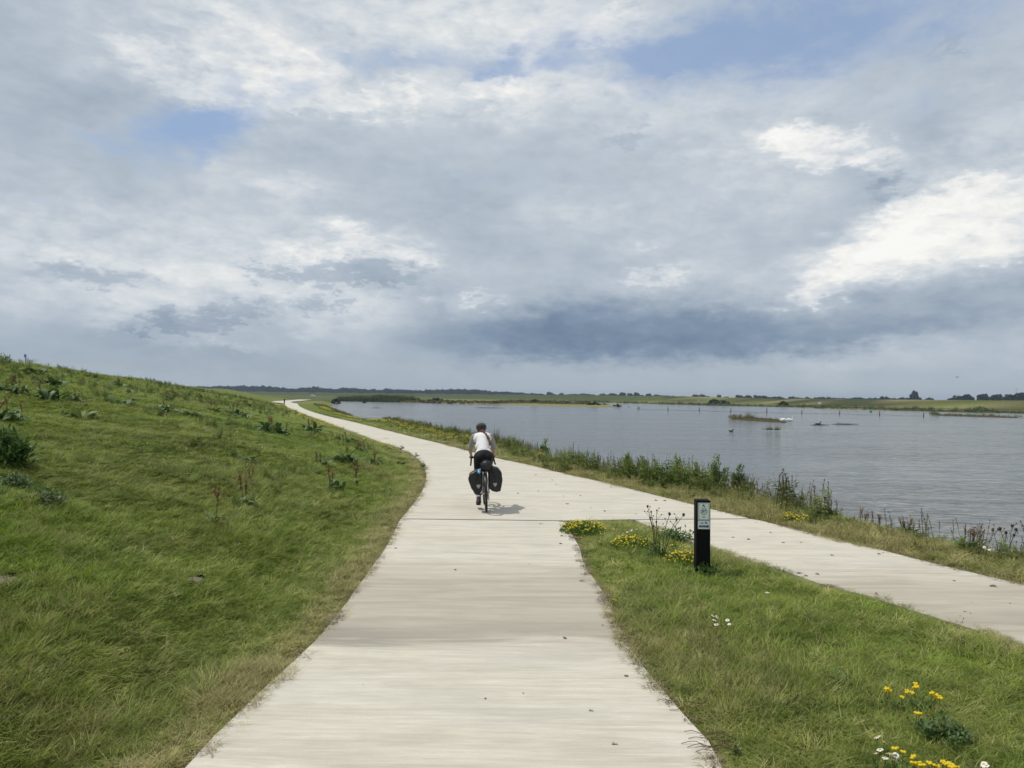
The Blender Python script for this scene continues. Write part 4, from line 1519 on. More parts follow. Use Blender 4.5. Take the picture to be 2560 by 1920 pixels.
DOCKS = [
    (663, 1080, 'leafy dock plant with glossy leaves and rusty stalks, high on the slope', 14, 2, 5, 0),
    (706, 1090, 'smaller green dock plant just right of the leafy one high on the slope', 9, 1.2, 1, 0),
    (775, 1081, 'dark dock plant above the yellow flowers beside the far bend of the path', 12, 1.6, 4, 0),
    (662, 1041, 'small dock plant nearest below the far bend of the dyke foot', 8, 1.1, 2, 0),
    (603, 1046, 'spreading green dock plant uphill of the small one near the far bend', 10, 1.6, 0, 0),
    (864, 1109, 'dock plant with rusty stalks at the crown of the slope where the path narrows', 12, 1.3, 4, 0),
    (859, 1160, 'largest dark bushy dock plant, in the cluster inside the bend of the path', 22, 1.5, 1, 0),
    (804, 1166, 'leafy dock plant directly left of the largest one in the cluster', 13, 1.1, 3, 0),
    (927, 1166, 'broad dark dock plant right of the largest one in the cluster', 15, 1.2, 2, 0),
    (1000, 1165, 'low dock plant closest to the curved path edge in the cluster', 12, 1.0, 0, 0),
    (905, 1135, 'dock plant with red seed heads behind the cluster inside the bend', 9, 1.0, 5, 0),
    (830, 1226, 'dock plant with a tall leafy rusty stalk, below the cluster', 14, 1.15, 3, 0),
    (886, 1215, 'thin dock plant with brown stalks in the grass right of the tall leafy one', 4, 0.7, 3, 0),
    (610, 1152, 'flat dark green rosette alone in the middle of the slope', 14, 0.9, 0, 0),
    (623, 1215, 'single rusty seed stalk standing in the middle of the slope', 2, 0.5, 2, 0),
    (611, 1270, 'pale-leaved dock plant with one tall rusty spike, in the near middle of the slope', 9, 1.0, 2, 1),
    (528, 1316, 'pale-leaved dock plant left of and below the one with the tall rusty spike', 10, 0.9, 1, 1),
    (32, 985, 'dark dock plant with rusty tops near the top left of the slope', 16, 1.5, 5, 0),
    (13, 1053, 'dock plant with reddish plumes at the left edge of the photo', 14, 1.3, 5, 0),
    (123, 1001, 'wide dark green dock plant right of the rusty topped one at upper left', 16, 1.6, 1, 0),
    (123, 966, 'dark dock plant directly uphill of the wide one at upper left', 12, 1.6, 0, 0),
    (183, 1007, 'dock plant with brown tops and pale lower leaves, upper left slope', 12, 1.3, 3, 1),
    (206, 1048, 'spread-out pale-leaved dock plant below the brown topped one', 13, 1.5, 0, 1),
    (427, 1007, 'dark twiggy dock plant in the upper middle of the slope', 10, 1.4, 4, 0),
    (475, 1042, 'bright leafy dock plant downhill of the dark twiggy one', 14, 1.5, 0, 1),
    (291, 972, 'dock plant with rusty plumes below the skyline, second patch from the left', 10, 1.5, 5, 0),
    (234, 949, 'dock plant just under the skyline on the left', 8, 1.3, 2, 0),
    (497, 998, 'rust brown dock plant right of the dark twiggy one', 8, 1.3, 5, 0),
    (84, 936, 'green dock plant close under the crest, above the wide dark one', 10, 1.7, 0, 0),
    (133, 946, 'pale silvery dock plant close under the crest', 9, 1.3, 0, 1),
    (405, 1032, 'low mid-green dock plant left of the bright leafy one', 11, 1.4, 1, 0),
    (300, 1012, 'low dark dock plant in the hollow of the slope', 12, 1.6, 0, 0),
    (323, 985, 'small pale dock plant near the rusty plumes', 9, 1.3, 0, 1),
    (585, 1039, 'dock plant at the right end of the upper row on the slope', 10, 1.3, 4, 0),
    (228, 930, 'tuft of red-brown stalks on the skyline, left one of two', 4, 1.1, 6, 0),
    (262, 934, 'tuft of red-brown stalks on the skyline, the right one of two', 4, 1.1, 7, 0),
    (532, 1068, 'tiny dark rosette in the open grass of the slope', 9, 0.8, 0, 0),
    (540, 1035, 'rusty-tipped dock plant beside the upper row on the slope', 8, 1.2, 4, 0),
    (620, 1020, 'rust coloured dock plant near the far shoulder of the dyke', 8, 1.3, 6, 0),
]
for px_, py_, lb, nl, sz, ns, pale in DOCKS:
    p_ = G(px_, py_)
    if p_ is None: continue
    dist = p_.length
    flat_ = 0.5 if ns == 0 and nl < 15 else 0.0
    dock(p_, lb, nl if dist < 60 else max(4, nl // 2), sz * (0.85 + dist / 130), ns, bool(pale), (0.80 + 0.008 * dist) * (1.15 if 'tall' in lb else 0.9), flat_)


def leafy_bush(name, label, cat, pos, r_, h_, mat, n=500, ls=0.05, group=None, spike=False, stems=5):
    """shrub: thin stems and a cloud of small leaves gathered into uneven sprays"""
    t_ = thing(name, label, cat, pos, group)
    V, Fc = [], []
    bm = bmesh.new()
    tips = []
    for i in range(stems):
        a_ = random.uniform(0, 6.28)
        rr = r_ * random.uniform(0.1, 0.9) if i else 0.1 * r_
        hh = h_ * random.uniform(0.6, 1.0) * (1 - 0.45 * rr / r_) if i else h_ * 0.97
        tip_ = Vector((math.cos(a_) * rr, math.sin(a_) * rr, hh))
        b_ = Vector((math.cos(a_), math.sin(a_), 0)) * rr * 0.25
        add_tube(bm, [b_ - Vector((0, 0, 0.03)), b_.lerp(tip_, 0.5) + Vector((0, 0, 0.04)), tip_], [0.010, 0.007, 0.003], 5)
        tips.append((b_, tip_))
    link('stem', bm_mesh('stem', bm, m_stemp), t_)
    for j in range(n):
        b_, tip_ = random.choice(tips)
        u = random.uniform(0.12, 1.0) ** 0.8
        c_ = b_.lerp(tip_, u)
        w_ = r_ * (0.24 if spike else 0.30) * (1.25 - 0.9 * u)
        c_ = c_ + Vector((random.gauss(0, w_), random.gauss(0, w_), random.gauss(0, w_ * 0.6)))
        c_.z = max(c_.z, 0.02)
        q = random.uniform(0, 6.28)
        d = Vector((math.cos(q), math.sin(q), random.uniform(0.0, 1.6))).normalized() * ls * random.uniform(0.6, 1.3)
        s_ = Vector((-d.y, d.x, random.uniform(-.5, .5) * ls)).normalized() * ls * (0.17 if spike else 0.26)
        i0 = len(V)
        V += [c_, c_ + d * 0.5 + s_, c_ + d, c_ + d * 0.5 - s_]
        Fc.append((i0, i0 + 1, i0 + 2, i0 + 3))
    link('foliage', new_mesh('foliage', V, Fc, mat), t_, kind='stuff')
    return t_


leafy_bush('bush', 'dark broad-leaved bush at the left edge of the photo, largest plant on the slope', 'bush', G(22, 1168), 0.33, 0.50, m_bush, 1100, 0.085, stems=14)
leafy_bush('herb_bush', 'feathery grey-green herb clump below the dark bush at the left edge', 'weed', G(30, 1222), 0.30, 0.16, m_herbg, 500, 0.045, stems=14)
leafy_bush('herb_bush', 'feathery grey-green herb clump further down the slope, right of the left edge', 'weed', G(105, 1262), 0.32, 0.14, m_herbg, 500, 0.045, stems=14)
leafy_bush('herb_bush', 'bright green herb clump on the crown of the slope at the far left skyline', 'weed', G(3, 908), 0.5, 0.45, m_willow, 300, 0.09, stems=6)

WILLOWS = [
    (1362, 1142, 1095, 'short dense willow sapling, first of the bank saplings from the cyclist', 0.20, 0),
    (1566, 1196, 1134, 'slim willow sapling with two leaning shoots above the rusty bank weeds', 0.22, 0),
    (1606, 1196, 1138, 'low willow sapling beside the slim one with two shoots', 0.16, 0),
    (1640, 1206, 1150, 'rounded willow sapling among reddish stalks', 0.24, 0),
    (1692, 1214, 1136, 'tall pointed willow sapling left of the middle of the row', 0.26, 0),
    (1740, 1218, 1154, 'narrow willow sapling between the two tallest ones', 0.12, 0),
    (1792, 1232, 1136, 'tallest pale willow sapling on the bank, pointed like a flame', 0.28, 0),
    (1846, 1244, 1162, 'broad dark willow sapling at the right end of the row', 0.30, 1),
]
for px_, py_, ty_, lb, r_, dk in WILLOWS:
    p_ = P(px_, py_, -0.1)
    p_.z = Hs(p_.x, p_.y) - 0.02
    h_ = PD(px_, ty_, p_.y).z - p_.z
    leafy_bush('willow_sapling', lb, 'sapling', p_, r_ * 1.15, h_, m_willowd if dk else m_willow, 1300 if dk else 1000, 0.10, 'willow saplings along the lake bank', True, 10 if dk else 7)

# reed clump beside the cyclist's shoulder
p_ = P(1236, 1122, -0.3)
me = tuft(60, 0.22, 0.80, 0.014, 0.30, simple('reed', (0.085, 0.110, 0.065), 0.6, 0.2, 0.2), 3, 0.5)
o = link('reed_clump', me, None, None, 'clump of tall grey-green reeds on the bank just right of the cyclist', 'reeds')
o.location = (p_.x, p_.y, Hs(p_.x, p_.y))

# bank plants at the right
for px_, py_, lb, nl, sz, ns in [
        (2268, 1343, 'dock plant with three purple brown spikes and a green base on the right bank', 12, 0.9, 7),
        (2195, 1318, 'leafy dock plant with short brown spikes, left of the spiky one on the bank', 10, 0.8, 4),
        (2160, 1308, 'small cluster of brown dock spikes on the bank', 3, 0.6, 5),
        (2425, 1376, 'bushy dock plant with brown plumes at the far right of the bank', 14, 0.95, 7),
        (2082, 1296, 'single upright dock spike by the water', 2, 0.5, 3)]:
    p_ = P(px_, py_, -0.05)
    p_.z = Hs(p_.x, p_.y)
    t_ = dock(p_, lb, nl, sz, ns, False, 0.75)
    t_['group'] = 'dock plants on the lake bank'

# knapweed-like plant with bare forked stalks and round heads in front of the post
m_head = simple('thistle_head', (0.075, 0.050, 0.045), 0.9, 0.1, 0.3, 60)
m_dst = simple('thistle_stalk', (0.115, 0.115, 0.050), 0.8, 0.1, 0.2, 40)


def stalky(name, label, base, heads, leafn=60):
    t_ = thing(name, label, 'weed', base)
    inv = Vector(base)
    bm = bmesh.new()
    for px_, py_, sz in heads:
        tp = PD(px_, py_, base.y + random.uniform(-0.25, 0.25)) - inv
        b0 = Vector((random.gauss(0, 0.04) + tp.x * 0.30, random.gauss(0, 0.05), -0.02))
        mid = b0.lerp(tp, 0.55) + Vector((-0.12 * tp.x, 0, 0.05))
        add_tube(bm, [b0, mid, tp], [0.0065, 0.005, 0.003], 5)
        for k in range(2):
            u = random.uniform(0.45, 0.8)
            s_ = mid.lerp(tp, u)
            e = s_ + Vector((random.uniform(-0.08, 0.08), 0, random.uniform(0.04, 0.09)))
            add_tube(bm, [s_, e], [0.003, 0.002], 4)
            b2 = bmesh.new()
            add_ball(b2, e, 0.009, 6)
            link('seed_head', bm_mesh('seed_head', b2, m_head), t_)
        b2 = bmesh.new()
        add_ball(b2, tp, (sz, sz, sz * 1.25), 8)
        for k in range(14):
            q, w_ = random.uniform(0, 6.28), random.uniform(0.2, 1)
            add_tube(b2, [tp, tp + Vector((math.cos(q) * (1 - w_ * 0.6), math.sin(q) * (1 - w_ * 0.6), w_)) * sz * 1.7], [0.003, 0.001], 3)
        link('seed_head', bm_mesh('seed_head', b2, m_head), t_)
    link('stalks', bm_mesh('stalks', bm, m_dst), t_)
    V, Fc = [], []
    for j in range(leafn):
        c_ = Vector((random.gauss(0, 0.06), random.gauss(0, 0.06), abs(random.gauss(0, 0.14))))
        blade(V, Fc, c_, random.uniform(0, 6.28), 0.09, 0.012, 0.5, 2, up=0.4)
    link('foliage', new_mesh('foliage', V, Fc, m_bush), t_, kind='stuff')
    return t_


b_ = P(1640, 1392, 0)
b_.z = Hs(b_.x, b_.y)
stalky('knapweed', 'tall dry knapweed with forked stalks and round brown heads left of the signpost', b_,
       [(1619, 1266, 0.014), (1642, 1276, 0.010), (1628, 1280, 0.012), (1674, 1285, 0.018), (1709, 1287, 0.018), (1641, 1305, 0.012), (1625, 1294, 0.012),
        (1692, 1299, 0.012), (1634, 1315, 0.011)], 150)
# seed-headed plant at the right bank
b_ = P(2515, 1388, -0.05)
b_.z = Hs(b_.x, b_.y)
stalky('wild_carrot', 'umbel plant with dark seed heads against the water at the far right bank', b_,
       [(2482, 1325, 0.02), (2500, 1322, 0.022), (2530, 1315, 0.018), (2541, 1324, 0.018), (2535, 1338, 0.018), (2515, 1332, 0.02)], 260)


# ------------------------------------------------------------------ flowers
def petal_flower(kind):
    bm = bmesh.new()
    if kind == 'daisy':
        n, r_, w_ = 13, 0.021, 0.0052
        for k in range(n):
            a_ = 6.283 * k / n
            d, s_ = Vector((math.cos(a_), math.sin(a_), 0)), Vector((-math.sin(a_), math.cos(a_), 0))
            z0 = random.uniform(-0.002, 0.002)
            vs = [bm.verts.new(v) for v in (d * 0.006, d * 0.014 + s_ * w_ * 0.9 + Vector((0, 0, z0)), d * r_ + Vector((0, 0, z0 - 0.002)), d * 0.014 - s_ * w_ * 0.9 + Vector((0, 0, z0)))]
            bm.faces.new(vs)
        me = bm_mesh('petals', bm, m_white)
    else:
        for k in range(5):
            a_ = 6.283 * k / 5 + 0.3
            c_ = Vector((math.cos(a_) * 0.010, math.sin(a_) * 0.010, random.uniform(0, 0.004)))
            add_ball(bm, c_, (0.010, 0.007, 0.007), 6, Matrix.Rotation(a_, 3, 'Z'))
        me = bm_mesh('petals', bm, m_yellow, True)
    return me


FD_ME, FY_ME = petal_flower('daisy'), petal_flower('trefoil')
bm = bmesh.new()
add_ball(bm, (0, 0, 0.001), (0.0075, 0.0075, 0.004), 8)
DISC = bm_mesh('flower_centre', bm, m_disc, True)


def flower_group(name, label, cat, base_px, heads, kind, h_=0.16, leaves=40, group=None):
    base = G(*base_px)
    t_ = thing(name, label, cat, base, group)
    bm = bmesh.new()
    for px_, py_ in heads:
        # each head stands where its stalk reaches a height h_ above the turf
        p_ = P(px_, py_, base.z + h_ * random.uniform(0.85, 1.1))
        loc = p_ - base
        o = link('flower', FD_ME if kind == 'daisy' else FY_ME, t_)
        o.location = loc
        o.rotation_euler = (random.gauss(0.35, 0.25), random.gauss(0, 0.25), random.uniform(0, 6.28))
        s_ = random.uniform(0.85, 1.15) * (1.0 if kind == 'daisy' else 1.05)
        o.scale = (s_, s_, s_)
        if kind == 'daisy':
            d_ = link('flower_centre', DISC, o)
        add_tube(bm, [(loc.x + random.gauss(0, .02), loc.y + 0.03, -0.01), (loc.x, loc.y + 0.01, loc.z * 0.6), (loc.x, loc.y, loc.z)], 0.0018, 4)
    link('stems', bm_mesh('stems', bm, m_dst), t_)
    V, Fc = [], []
    for j in range(leaves):
        hx, hy = random.choice(heads)
        p_ = P(hx, hy, base.z + h_) - base
        blade(V, Fc, (p_.x + random.gauss(0, 0.05), p_.y + random.gauss(0, 0.05), random.uniform(0, h_ * 0.5)), random.uniform(0, 6.28), 0.05, 0.014, 0.4, 2, up=0.5)
    link('foliage', new_mesh('foliage', V, Fc, m_fleaf), t_, kind='stuff')
    return t_


DG = 'white daisies in the wedge of grass'
flower_group('daisy_clump', 'six white daisies in the grass right of the near path, middle of the wedge', 'flowers', (1803, 1575),
             [(1782, 1539), (1792.5, 1542), (1786, 1550), (1818.6, 1550), (1823, 1560), (1791, 1561)], 'daisy', 0.15, 30, DG)
flower_group('daisy_clump', 'two lone white daisies in lush grass in front of the signpost', 'flowers', (1900, 1500), [(1882, 1480), (1921.6, 1482), (1917, 1481)], 'daisy', 0.12, 20, DG)
flower_group('daisy_clump', 'white daisies at the bottom of the photo, left of the yellow flowers', 'flowers', (2215, 1915),
             [(2211, 1856), (2200, 1874), (2191, 1883), (2222, 1884), (2233, 1887), (2239, 1888), (2213, 1895), (2236, 1901), (2194, 1842)], 'daisy', 0.16, 60, DG)
flower_group('daisy_clump', 'single large white daisy in the bottom right corner', 'flowers', (2462, 1945), [(2460, 1911), (2465, 1914)], 'daisy', 0.14, 12, DG)
flower_group('daisy_clump', 'tiny white daisies between the yellow flower clumps behind the knapweed', 'flowers', (1572, 1345), [(1558, 1334), (1568, 1330), (1576, 1327), (1579, 1326), (1592, 1323), (1559, 1338)], 'daisy', 0.12, 20, DG)
YG = 'yellow flower clumps in the wedge of grass'
flower_group('yellow_flowers', 'scattered yellow flowers around a leafy herb at lower right', 'flowers', (2300, 1790),
             [(2217, 1722), (2224, 1727), (2221, 1729), (2289, 1709), (2291, 1717), (2288, 1719), (2268, 1729), (2280, 1732), (2330, 1733), (2340, 1739),
              (2350, 1744), (2337, 1741), (2293, 1783), (2298, 1785), (2255, 1743)], 'y', 0.17, 160, YG)
flower_group('yellow_flowers', 'row of yellow flowers at the bottom edge of the photo', 'flowers', (2320, 1930),
             [(2283, 1893), (2285, 1908), (2287, 1910), (2302, 1912), (2306, 1914), (2324, 1908), (2330, 1912), (2336, 1914), (2358, 1905), (2368, 1909),
              (2376, 1912), (2380, 1916), (2392, 1918), (2238, 1872), (2258, 1880), (2345, 1918)], 'y', 0.17, 160, YG)
flower_group('yellow_flowers', 'single yellow flower at the right edge of the near path', 'flowers', (1538, 1508), [(1535, 1500), (1538, 1502)], 'y', 0.06, 6, YG)


def mound(name, label, px_, py_, rx_, ry_, h_, nf, nl, mat_f=m_yellow, bias=0.0):
    base = G(px_, py_)
    t_ = thing(name, label, 'flowers', base, YG)
    V, Fc = [], []
    for j in range(nl):
        a_, r_ = random.uniform(0, 6.28), math.sqrt(random.random())
        x, y = math.cos(a_) * r_ * rx_, math.sin(a_) * r_ * ry_
        top = h_ * math.sqrt(max(0.05, 1 - r_ * r_ * 0.85))
        c_ = Vector((x, y, top * random.uniform(0.1, 0.95)))
        q = Euler((random.gauss(0, 0.8), random.gauss(0, 0.8), random.uniform(0, 6))).to_matrix()
        s_ = random.uniform(0.014, 0.03)
        i0 = len(V)
        V += [c_ + q @ Vector(v) * s_ for v in ((-.7, 0, 0), (0, -.4, 0), (.7, 0, 0), (0, .4, 0))]
        Fc.append((i0, i0 + 1, i0 + 2, i0 + 3))
    link('foliage', new_mesh('foliage', V, Fc, m_fleaf), t_, kind='stuff')
    V, Fc = [], []
    for j in range(nf):
        a_, r_ = random.uniform(0, 6.28), math.sqrt(random.random()) * (0.95 if j % 7 else 1.35)
        x, y = math.cos(a_) * r_ * rx_ + random.gauss(0, .02), math.sin(a_) * r_ * ry_
        top = h_ * math.sqrt(max(0.10, 1 - r_ * r_ * 0.85))
        c_ = Vector((x, y, top + random.uniform(-0.055, 0.035)))
        nrm = Vector((random.gauss(0, 0.5), random.gauss(-0.3, 0.5), 1)).normalized()
        u_ = nrm.orthogonal().normalized()
        v_ = nrm.cross(u_)
        R_ = random.uniform(0.009, 0.015)
        i0 = len(V)
        V.append(c_ + nrm * R_ * 0.5)
        for k in range(6):
            rr = R_ * random.uniform(0.75, 1.15)
            V.append(c_ + (u_ * math.cos(6.283 * k / 6) + v_ * math.sin(6.283 * k / 6)) * rr)
        for k in range(6): Fc.append((i0, i0 + 1 + k, i0 + 1 + (k + 1) % 6))
    link('blossoms', new_mesh('blossoms', V, Fc, mat_f), t_, kind='stuff')
    return t_


mound('yellow_flowers', 'low mound of yellow flowers spilling over the tip of the grass wedge', 1457, 1334, 0.36, 0.34, 0.20, 230, 2200)
mound('yellow_flowers', 'second mound of yellow flowers, just left of the dry knapweed', 1580, 1374, 0.32, 0.24, 0.18, 160, 1500)
mound('yellow_flowers', 'bright yellow mound partly behind the black signpost', 1716, 1414, 0.29, 0.22, 0.17, 120, 1000)
mound('yellow_flowers', 'thin patch of yellow flowers between the knapweed and the signpost', 1683, 1382, 0.20, 0.22, 0.14, 30, 300)
for px_, py_, rx_, nf, lb in [(1974, 1305, 0.13, 60, 'yellow mound on the verge above the lakeside path, right of the signpost'),
                              (2010, 1310, 0.20, 30, 'sparse yellow patch directly right of the verge mound'),
                              (1700, 1221, 0.16, 40, 'yellow patch in the verge in front of the tall willow saplings'),
                              (1527, 1180, 0.10, 30, 'small yellow patch in the verge below the first slim sapling'),
                              (1352, 1144, 0.16, 40, 'small yellow patch in the verge right of the cyclist'),
                              (1236, 1127, 0.30, 90, 'yellow drift in the verge at the cyclist\'s right elbow'),
                              (962, 1103, 0.45, 90, 'yellow drift at the left path edge just before the far joint'),
                              (836, 1078, 0.55, 90, 'yellow patch on the slope foot beside the far path')]:
    mound('yellow_flowers', lb, px_, py_, rx_, rx_ * 1.2, 0.14, nf, nf * 8, m_yellow)['group'] = 'yellow flower patches in the verges'

# leafy rosette and fern-like herb at lower right
b_ = G(2092, 1728)
dk = dock(b_, 'dense green leaf rosette alone in the grass at lower right', 26, 0.62, 0, False, 1, 0.0)
dk['group'] = 'leafy herbs in the wedge of grass'
dk2 = leafy_bush('herb_bush', 'soft light green herb clump in the lower right corner below the yellow flowers', 'weed', G(2365, 1862), 0.17, 0.16, m_dock, 700, 0.035, 'leafy herbs in the wedge of grass', stems=14)
dk3 = leafy_bush('herb_bush', 'yellow-green seedling at the near edge of the path, bottom right', 'weed', G(1838, 1896), 0.06, 0.07, m_dockl, 60, 0.03, 'leafy herbs in the wedge of grass', stems=4)
leafy_bush('herb_bush', 'green leafy clump on the wedge edge behind the knapweed', 'weed', G(1688, 1353), 0.36, 0.17, m_bush, 700, 0.05, 'leafy herbs in the wedge of grass', stems=14)
leafy_bush('herb_bush', 'lush dark clump hugging the foot of the signpost', 'weed', P(1760, 1436, 0), 0.16, 0.14, m_bush, 220, 0.05, 'leafy herbs in the wedge of grass', stems=6)
for px_, py_, lb in [(1062, 1176, 'small leafy weed overhanging the outermost curve of the left path edge'),
                     (1046, 1148, 'small leafy weed a step beyond it on the left path edge'),
                     (1010, 1128, 'dark leafy weed sticking out over the path edge near the far joint')]:
    leafy_bush('herb_bush', lb, 'weed', G(px_ - 5, py_), 0.14, 0.22, m_bush, 120, 0.05, 'weeds on the left path edge', stems=5)

bq = P(2480, 1382, -0.05)
bq.z = Hs(bq.x, bq.y)
flower_group('white_flowers', 'small white flower heads under the umbel plant on the right bank', 'flowers', (2482, 1392),
             [(2467, 1373), (2474, 1374), (2480, 1376), (2486, 1375), (2491, 1378), (2506, 1381), (2512, 1382), (2461, 1368)], 'daisy', 0.14, 30)
# rabbit burrow and bare soil
m_soil = simple('bare_soil', (0.20, 0.165, 0.125), 0.95, 0.1, 0.2, 12, 0.4)
m_hole = simple('burrow_dark', (0.012, 0.010, 0.008), 1.0, 0.0)
for px_, py_, lb, w_ in [(487, 1458, 'small burrow with pale dug-out soil in the grass of the near slope', 0.10),
                         (4, 1458, 'pale bare soil patch at the left edge of the near slope', 0.15)]:
    p_ = G(px_, py_)
    t_ = thing('burrow', lb, 'burrow', p_)
    bm = bmesh.new()
    add_ball(bm, (0, -0.02, 0.010), (w_, w_ * 0.8, 0.045), 14)
    for v in bm.verts: v.co += Vector([random.gauss(0, 0.006) for _ in range(3)])
    link('soil_heap', bm_mesh('soil_heap', bm, m_soil, True), t_)
    bm = bmesh.new()
    add_ball(bm, (0.0, 0.11, 0.030), (w_ * 0.5, 0.03, 0.030), 12)
    link('hole', bm_mesh('hole', bm, m_hole, True), t_)

# ------------------------------------------------------------------ dead leaves on the path
m_dead = simple('dead_leaf', (0.180, 0.135, 0.090), 0.8, 0.2, 0.4, 40)
m_dead2 = simple('grey_leaf', (0.300, 0.260, 0.205), 0.8, 0.2, 0.3, 40)
DL = []
for k in range(5):
    V, Fc = [], []
    n = 9
    V.append((0, 0, 0.004))
    for j in range(n):
        a_ = 6.283 * j / n
        r_ = random.uniform(0.55, 1.15) * 0.030
        V.append((math.cos(a_) * r_ * 1.5, math.sin(a_) * r_ * 0.8, random.uniform(0.001, 0.018)))
        Fc.append((0, 1 + j, 1 + (j + 1) % n))
    DL.append(new_mesh('dead_leaf', V, Fc, m_dead if k % 2 == 0 else m_dead2))
z8 = [(985, 690, 1.5), (793, 568, 1), (1035, 500, 1), (660, 570, .8), (690, 633, 1.1), (1390, 605, 1.2), (1460, 608, 1.2), (570, 445, .9), (440, 403, 1), (460, 531, .9),
      (600, 480, .7), (645, 885, .9), (640, 945, 1.2), (1230, 710, 1), (875, 665, .7), (2000, 898, 1.1), (2120, 912, 1.3), (1450, 720, .7), (480, 788, 1.2), (180, 300, .7), (240, 308, .7), (300, 550, 1)]
z1 = [(35, 692, 1.2), (310, 717, 1.2), (450, 715, 1), (695, 817, 1.3), (1070, 808, 1.4), (1100, 797, .9), (1405, 862, 1.1), (210, 638, 1.1), (440, 960, 1.5), (490, 980, 1.2),
      (580, 967, 1.2), (1660, 930, .9), (1975, 1062, 1.5), (1050, 1125, .8), (1660, 1020, .9), (505, 647, .8), (555, 665, .7), (95, 560, .8), (1725, 936, .6)]
z4 = [(640, 157, 1), (970, 277, .9), (1670, 338, 1.2), (1785, 583, 1), (1550, 132, 1), (1555, 90, .7), (1135, 990, .9), (1720, 1055, 1.2), (1915, 865, 1.4), (1850, 1240, 1.4),
      (627, 738, .3), (460, 912, .4), (2045, 887, .5), (1905, 650, 1), (500, 293, .8), (1380, 245, .6), (1575, 655, 1.6), (1345, 960, .6)]
rr_ = [(2190, 1484, 1), (2478, 1466, 1.2), (2412, 1530, 1), (2426, 1533, .9), (2401, 1540, .8), (2525, 1509, .9), (2430, 1507, .6)]
DLP = [(1200 + x / 3.16, 1060 + y / 3.16, s_) for x, y, s_ in z8] + [(1860 + x / 3.16, 1130 + y / 3.16, s_) for x, y, s_ in z1] + \
      [(700 + x / 2.212, 1300 + y / 2.212, s_) for x, y, s_ in z4] + rr_
for x, y, s_ in DLP:
    p_ = P(x, y, 0)
    if p_.y < 8: s_ *= 0.62
    elif p_.y > 14: s_ *= 1.5
    k_ = random.randrange(5)
    if p_.x < 1.7 and p_.y < 12.6:
        where = 'near path, ' + ('beyond' if p_.y > 8.5 else 'nearer than') + ' the stained belt, ' + ('left part' if p_.x < -.5 else 'right part' if p_.x > .6 else 'middle')
        gr = 'near path'
    elif p_.y < 13:
        where = 'lakeside path, ' + ('wedge edge' if (1740 + (2560 - 1740) * (y - 1350) / 267 + 60) > 0 and p_.x - (2.42 + (11.4 - p_.y) * .45) < .7 else 'middle or lake edge') + (', near the photo edge' if x > 2250 else '')
        gr = 'lakeside path'
    else:
        where = 'path between joint and verge, ' + ('near the cyclist' if x < 1400 else 'behind the yellow mound' if x < 1560 else 'left of the signpost top')
        gr = 'path beyond the joint'
    sz_ = 'tiny' if s_ < .6 else 'small' if s_ < 1.3 else 'larger'
    o = link('dead_leaf', DL[k_], None, None, '%s %s dead leaf on the %s' % (sz_, 'brown' if k_ % 2 == 0 else 'greyish', where), 'dead leaf', 'dead leaves on the %s' % gr)
    s_ *= .58
    o.location = (p_.x, p_.y, 0.003)
    o.rotation_euler = (0, 0, random.gauss(0, 0.5))
    o.scale = (s_, s_ * 1.2, s_)

# roots and runners creeping over the near right path edge
m_root = simple('dead_runner', (0.125, 0.075, 0.050), 0.8)
for px_, py_ in [(1741, 1835), (1752, 1850), (1748, 1868), (1770, 1880), (1735, 1862), (1700, 1775), (1670, 1755), (1557, 1600), (1540, 1570), (1522, 1497)]:
    where_ = 'at the bottom of the photo' if py_ > 1800 else 'beside the yellow flowers' if py_ > 1700 else 'beside the six daisies' if py_ > 1560 else 'beyond the stained belt'
    p_ = P(px_, py_, 0)
    bm = bmesh.new()
    pts = [Vector((0.22, 0.02, -0.01))]
    for k in range(6):
        pts.append(Vector((0.15 - 0.045 * k, 0.015 * math.sin(k * 2.1 + px_), 0.012 + 0.008 * math.sin(k * 1.7 + py_))))
    add_tube(bm, pts, [0.003] * 4 + [0.002] * 3, 5)
    add_tube(bm, [pts[3], pts[3] + Vector((-0.05, -0.05, 0.01))], [0.002, 0.001], 4)
    o = link('dead_runner', bm_mesh('dead_runner', bm, m_root), None, None, 'dead grass runner on the near path edge, %s' % where_, 'runner', 'dead runners on the near path edge')
    o.location = (p_.x, p_.y, 0)
    o.rotation_euler = (0, 0, random.gauss(0, 0.25))

# ================================================================== node post
PB = P(1755, 1431, 0)
PB.z = Hs(PB.x, PB.y) - 0.02
m_post = simple('black_post_plastic', (0.006, 0.006, 0.006), 0.75, 0.15, 0.3, 60, 0.15)
m_plate = simple('pale_sign_plate', (0.80, 0.88, 0.84), 0.4, 0.4, 0.03)
m_dgreen = simple('sign_print_dark', (0.018, 0.045, 0.035), 0.5)
m_sblue = simple('sign_print_blue', (0.012, 0.040, 0.200), 0.5)
m_swhite = simple('sign_print_white', (0.75, 0.78, 0.80), 0.5)
m_screw = simple('steel_screw', (0.20, 0.20, 0.20), 0.4, 0.5, metal=0.8)
post = thing('route_post', 'black square route post with two pale signs, arrows and number 87', 'signpost', PB)
post.rotation_euler = (0, R(-0.3), R(-3))
HP, WP = 0.935, 0.165
bm = bmesh.new()
add_box(bm, (0, 0, HP / 2 - 0.1), (WP, WP, HP + 0.2), None, 0.006)
link('post_body', bm_mesh('post_body', bm, m_post), post)
yf = -WP / 2


def plate(name, zc, h_, w_, parent):
    bm = bmesh.new()
    add_box(bm, (0.004, yf - 0.003, zc), (w_, 0.005, h_), None, 0.0015)
    return link(name, bm_mesh(name, bm, m_plate), parent)


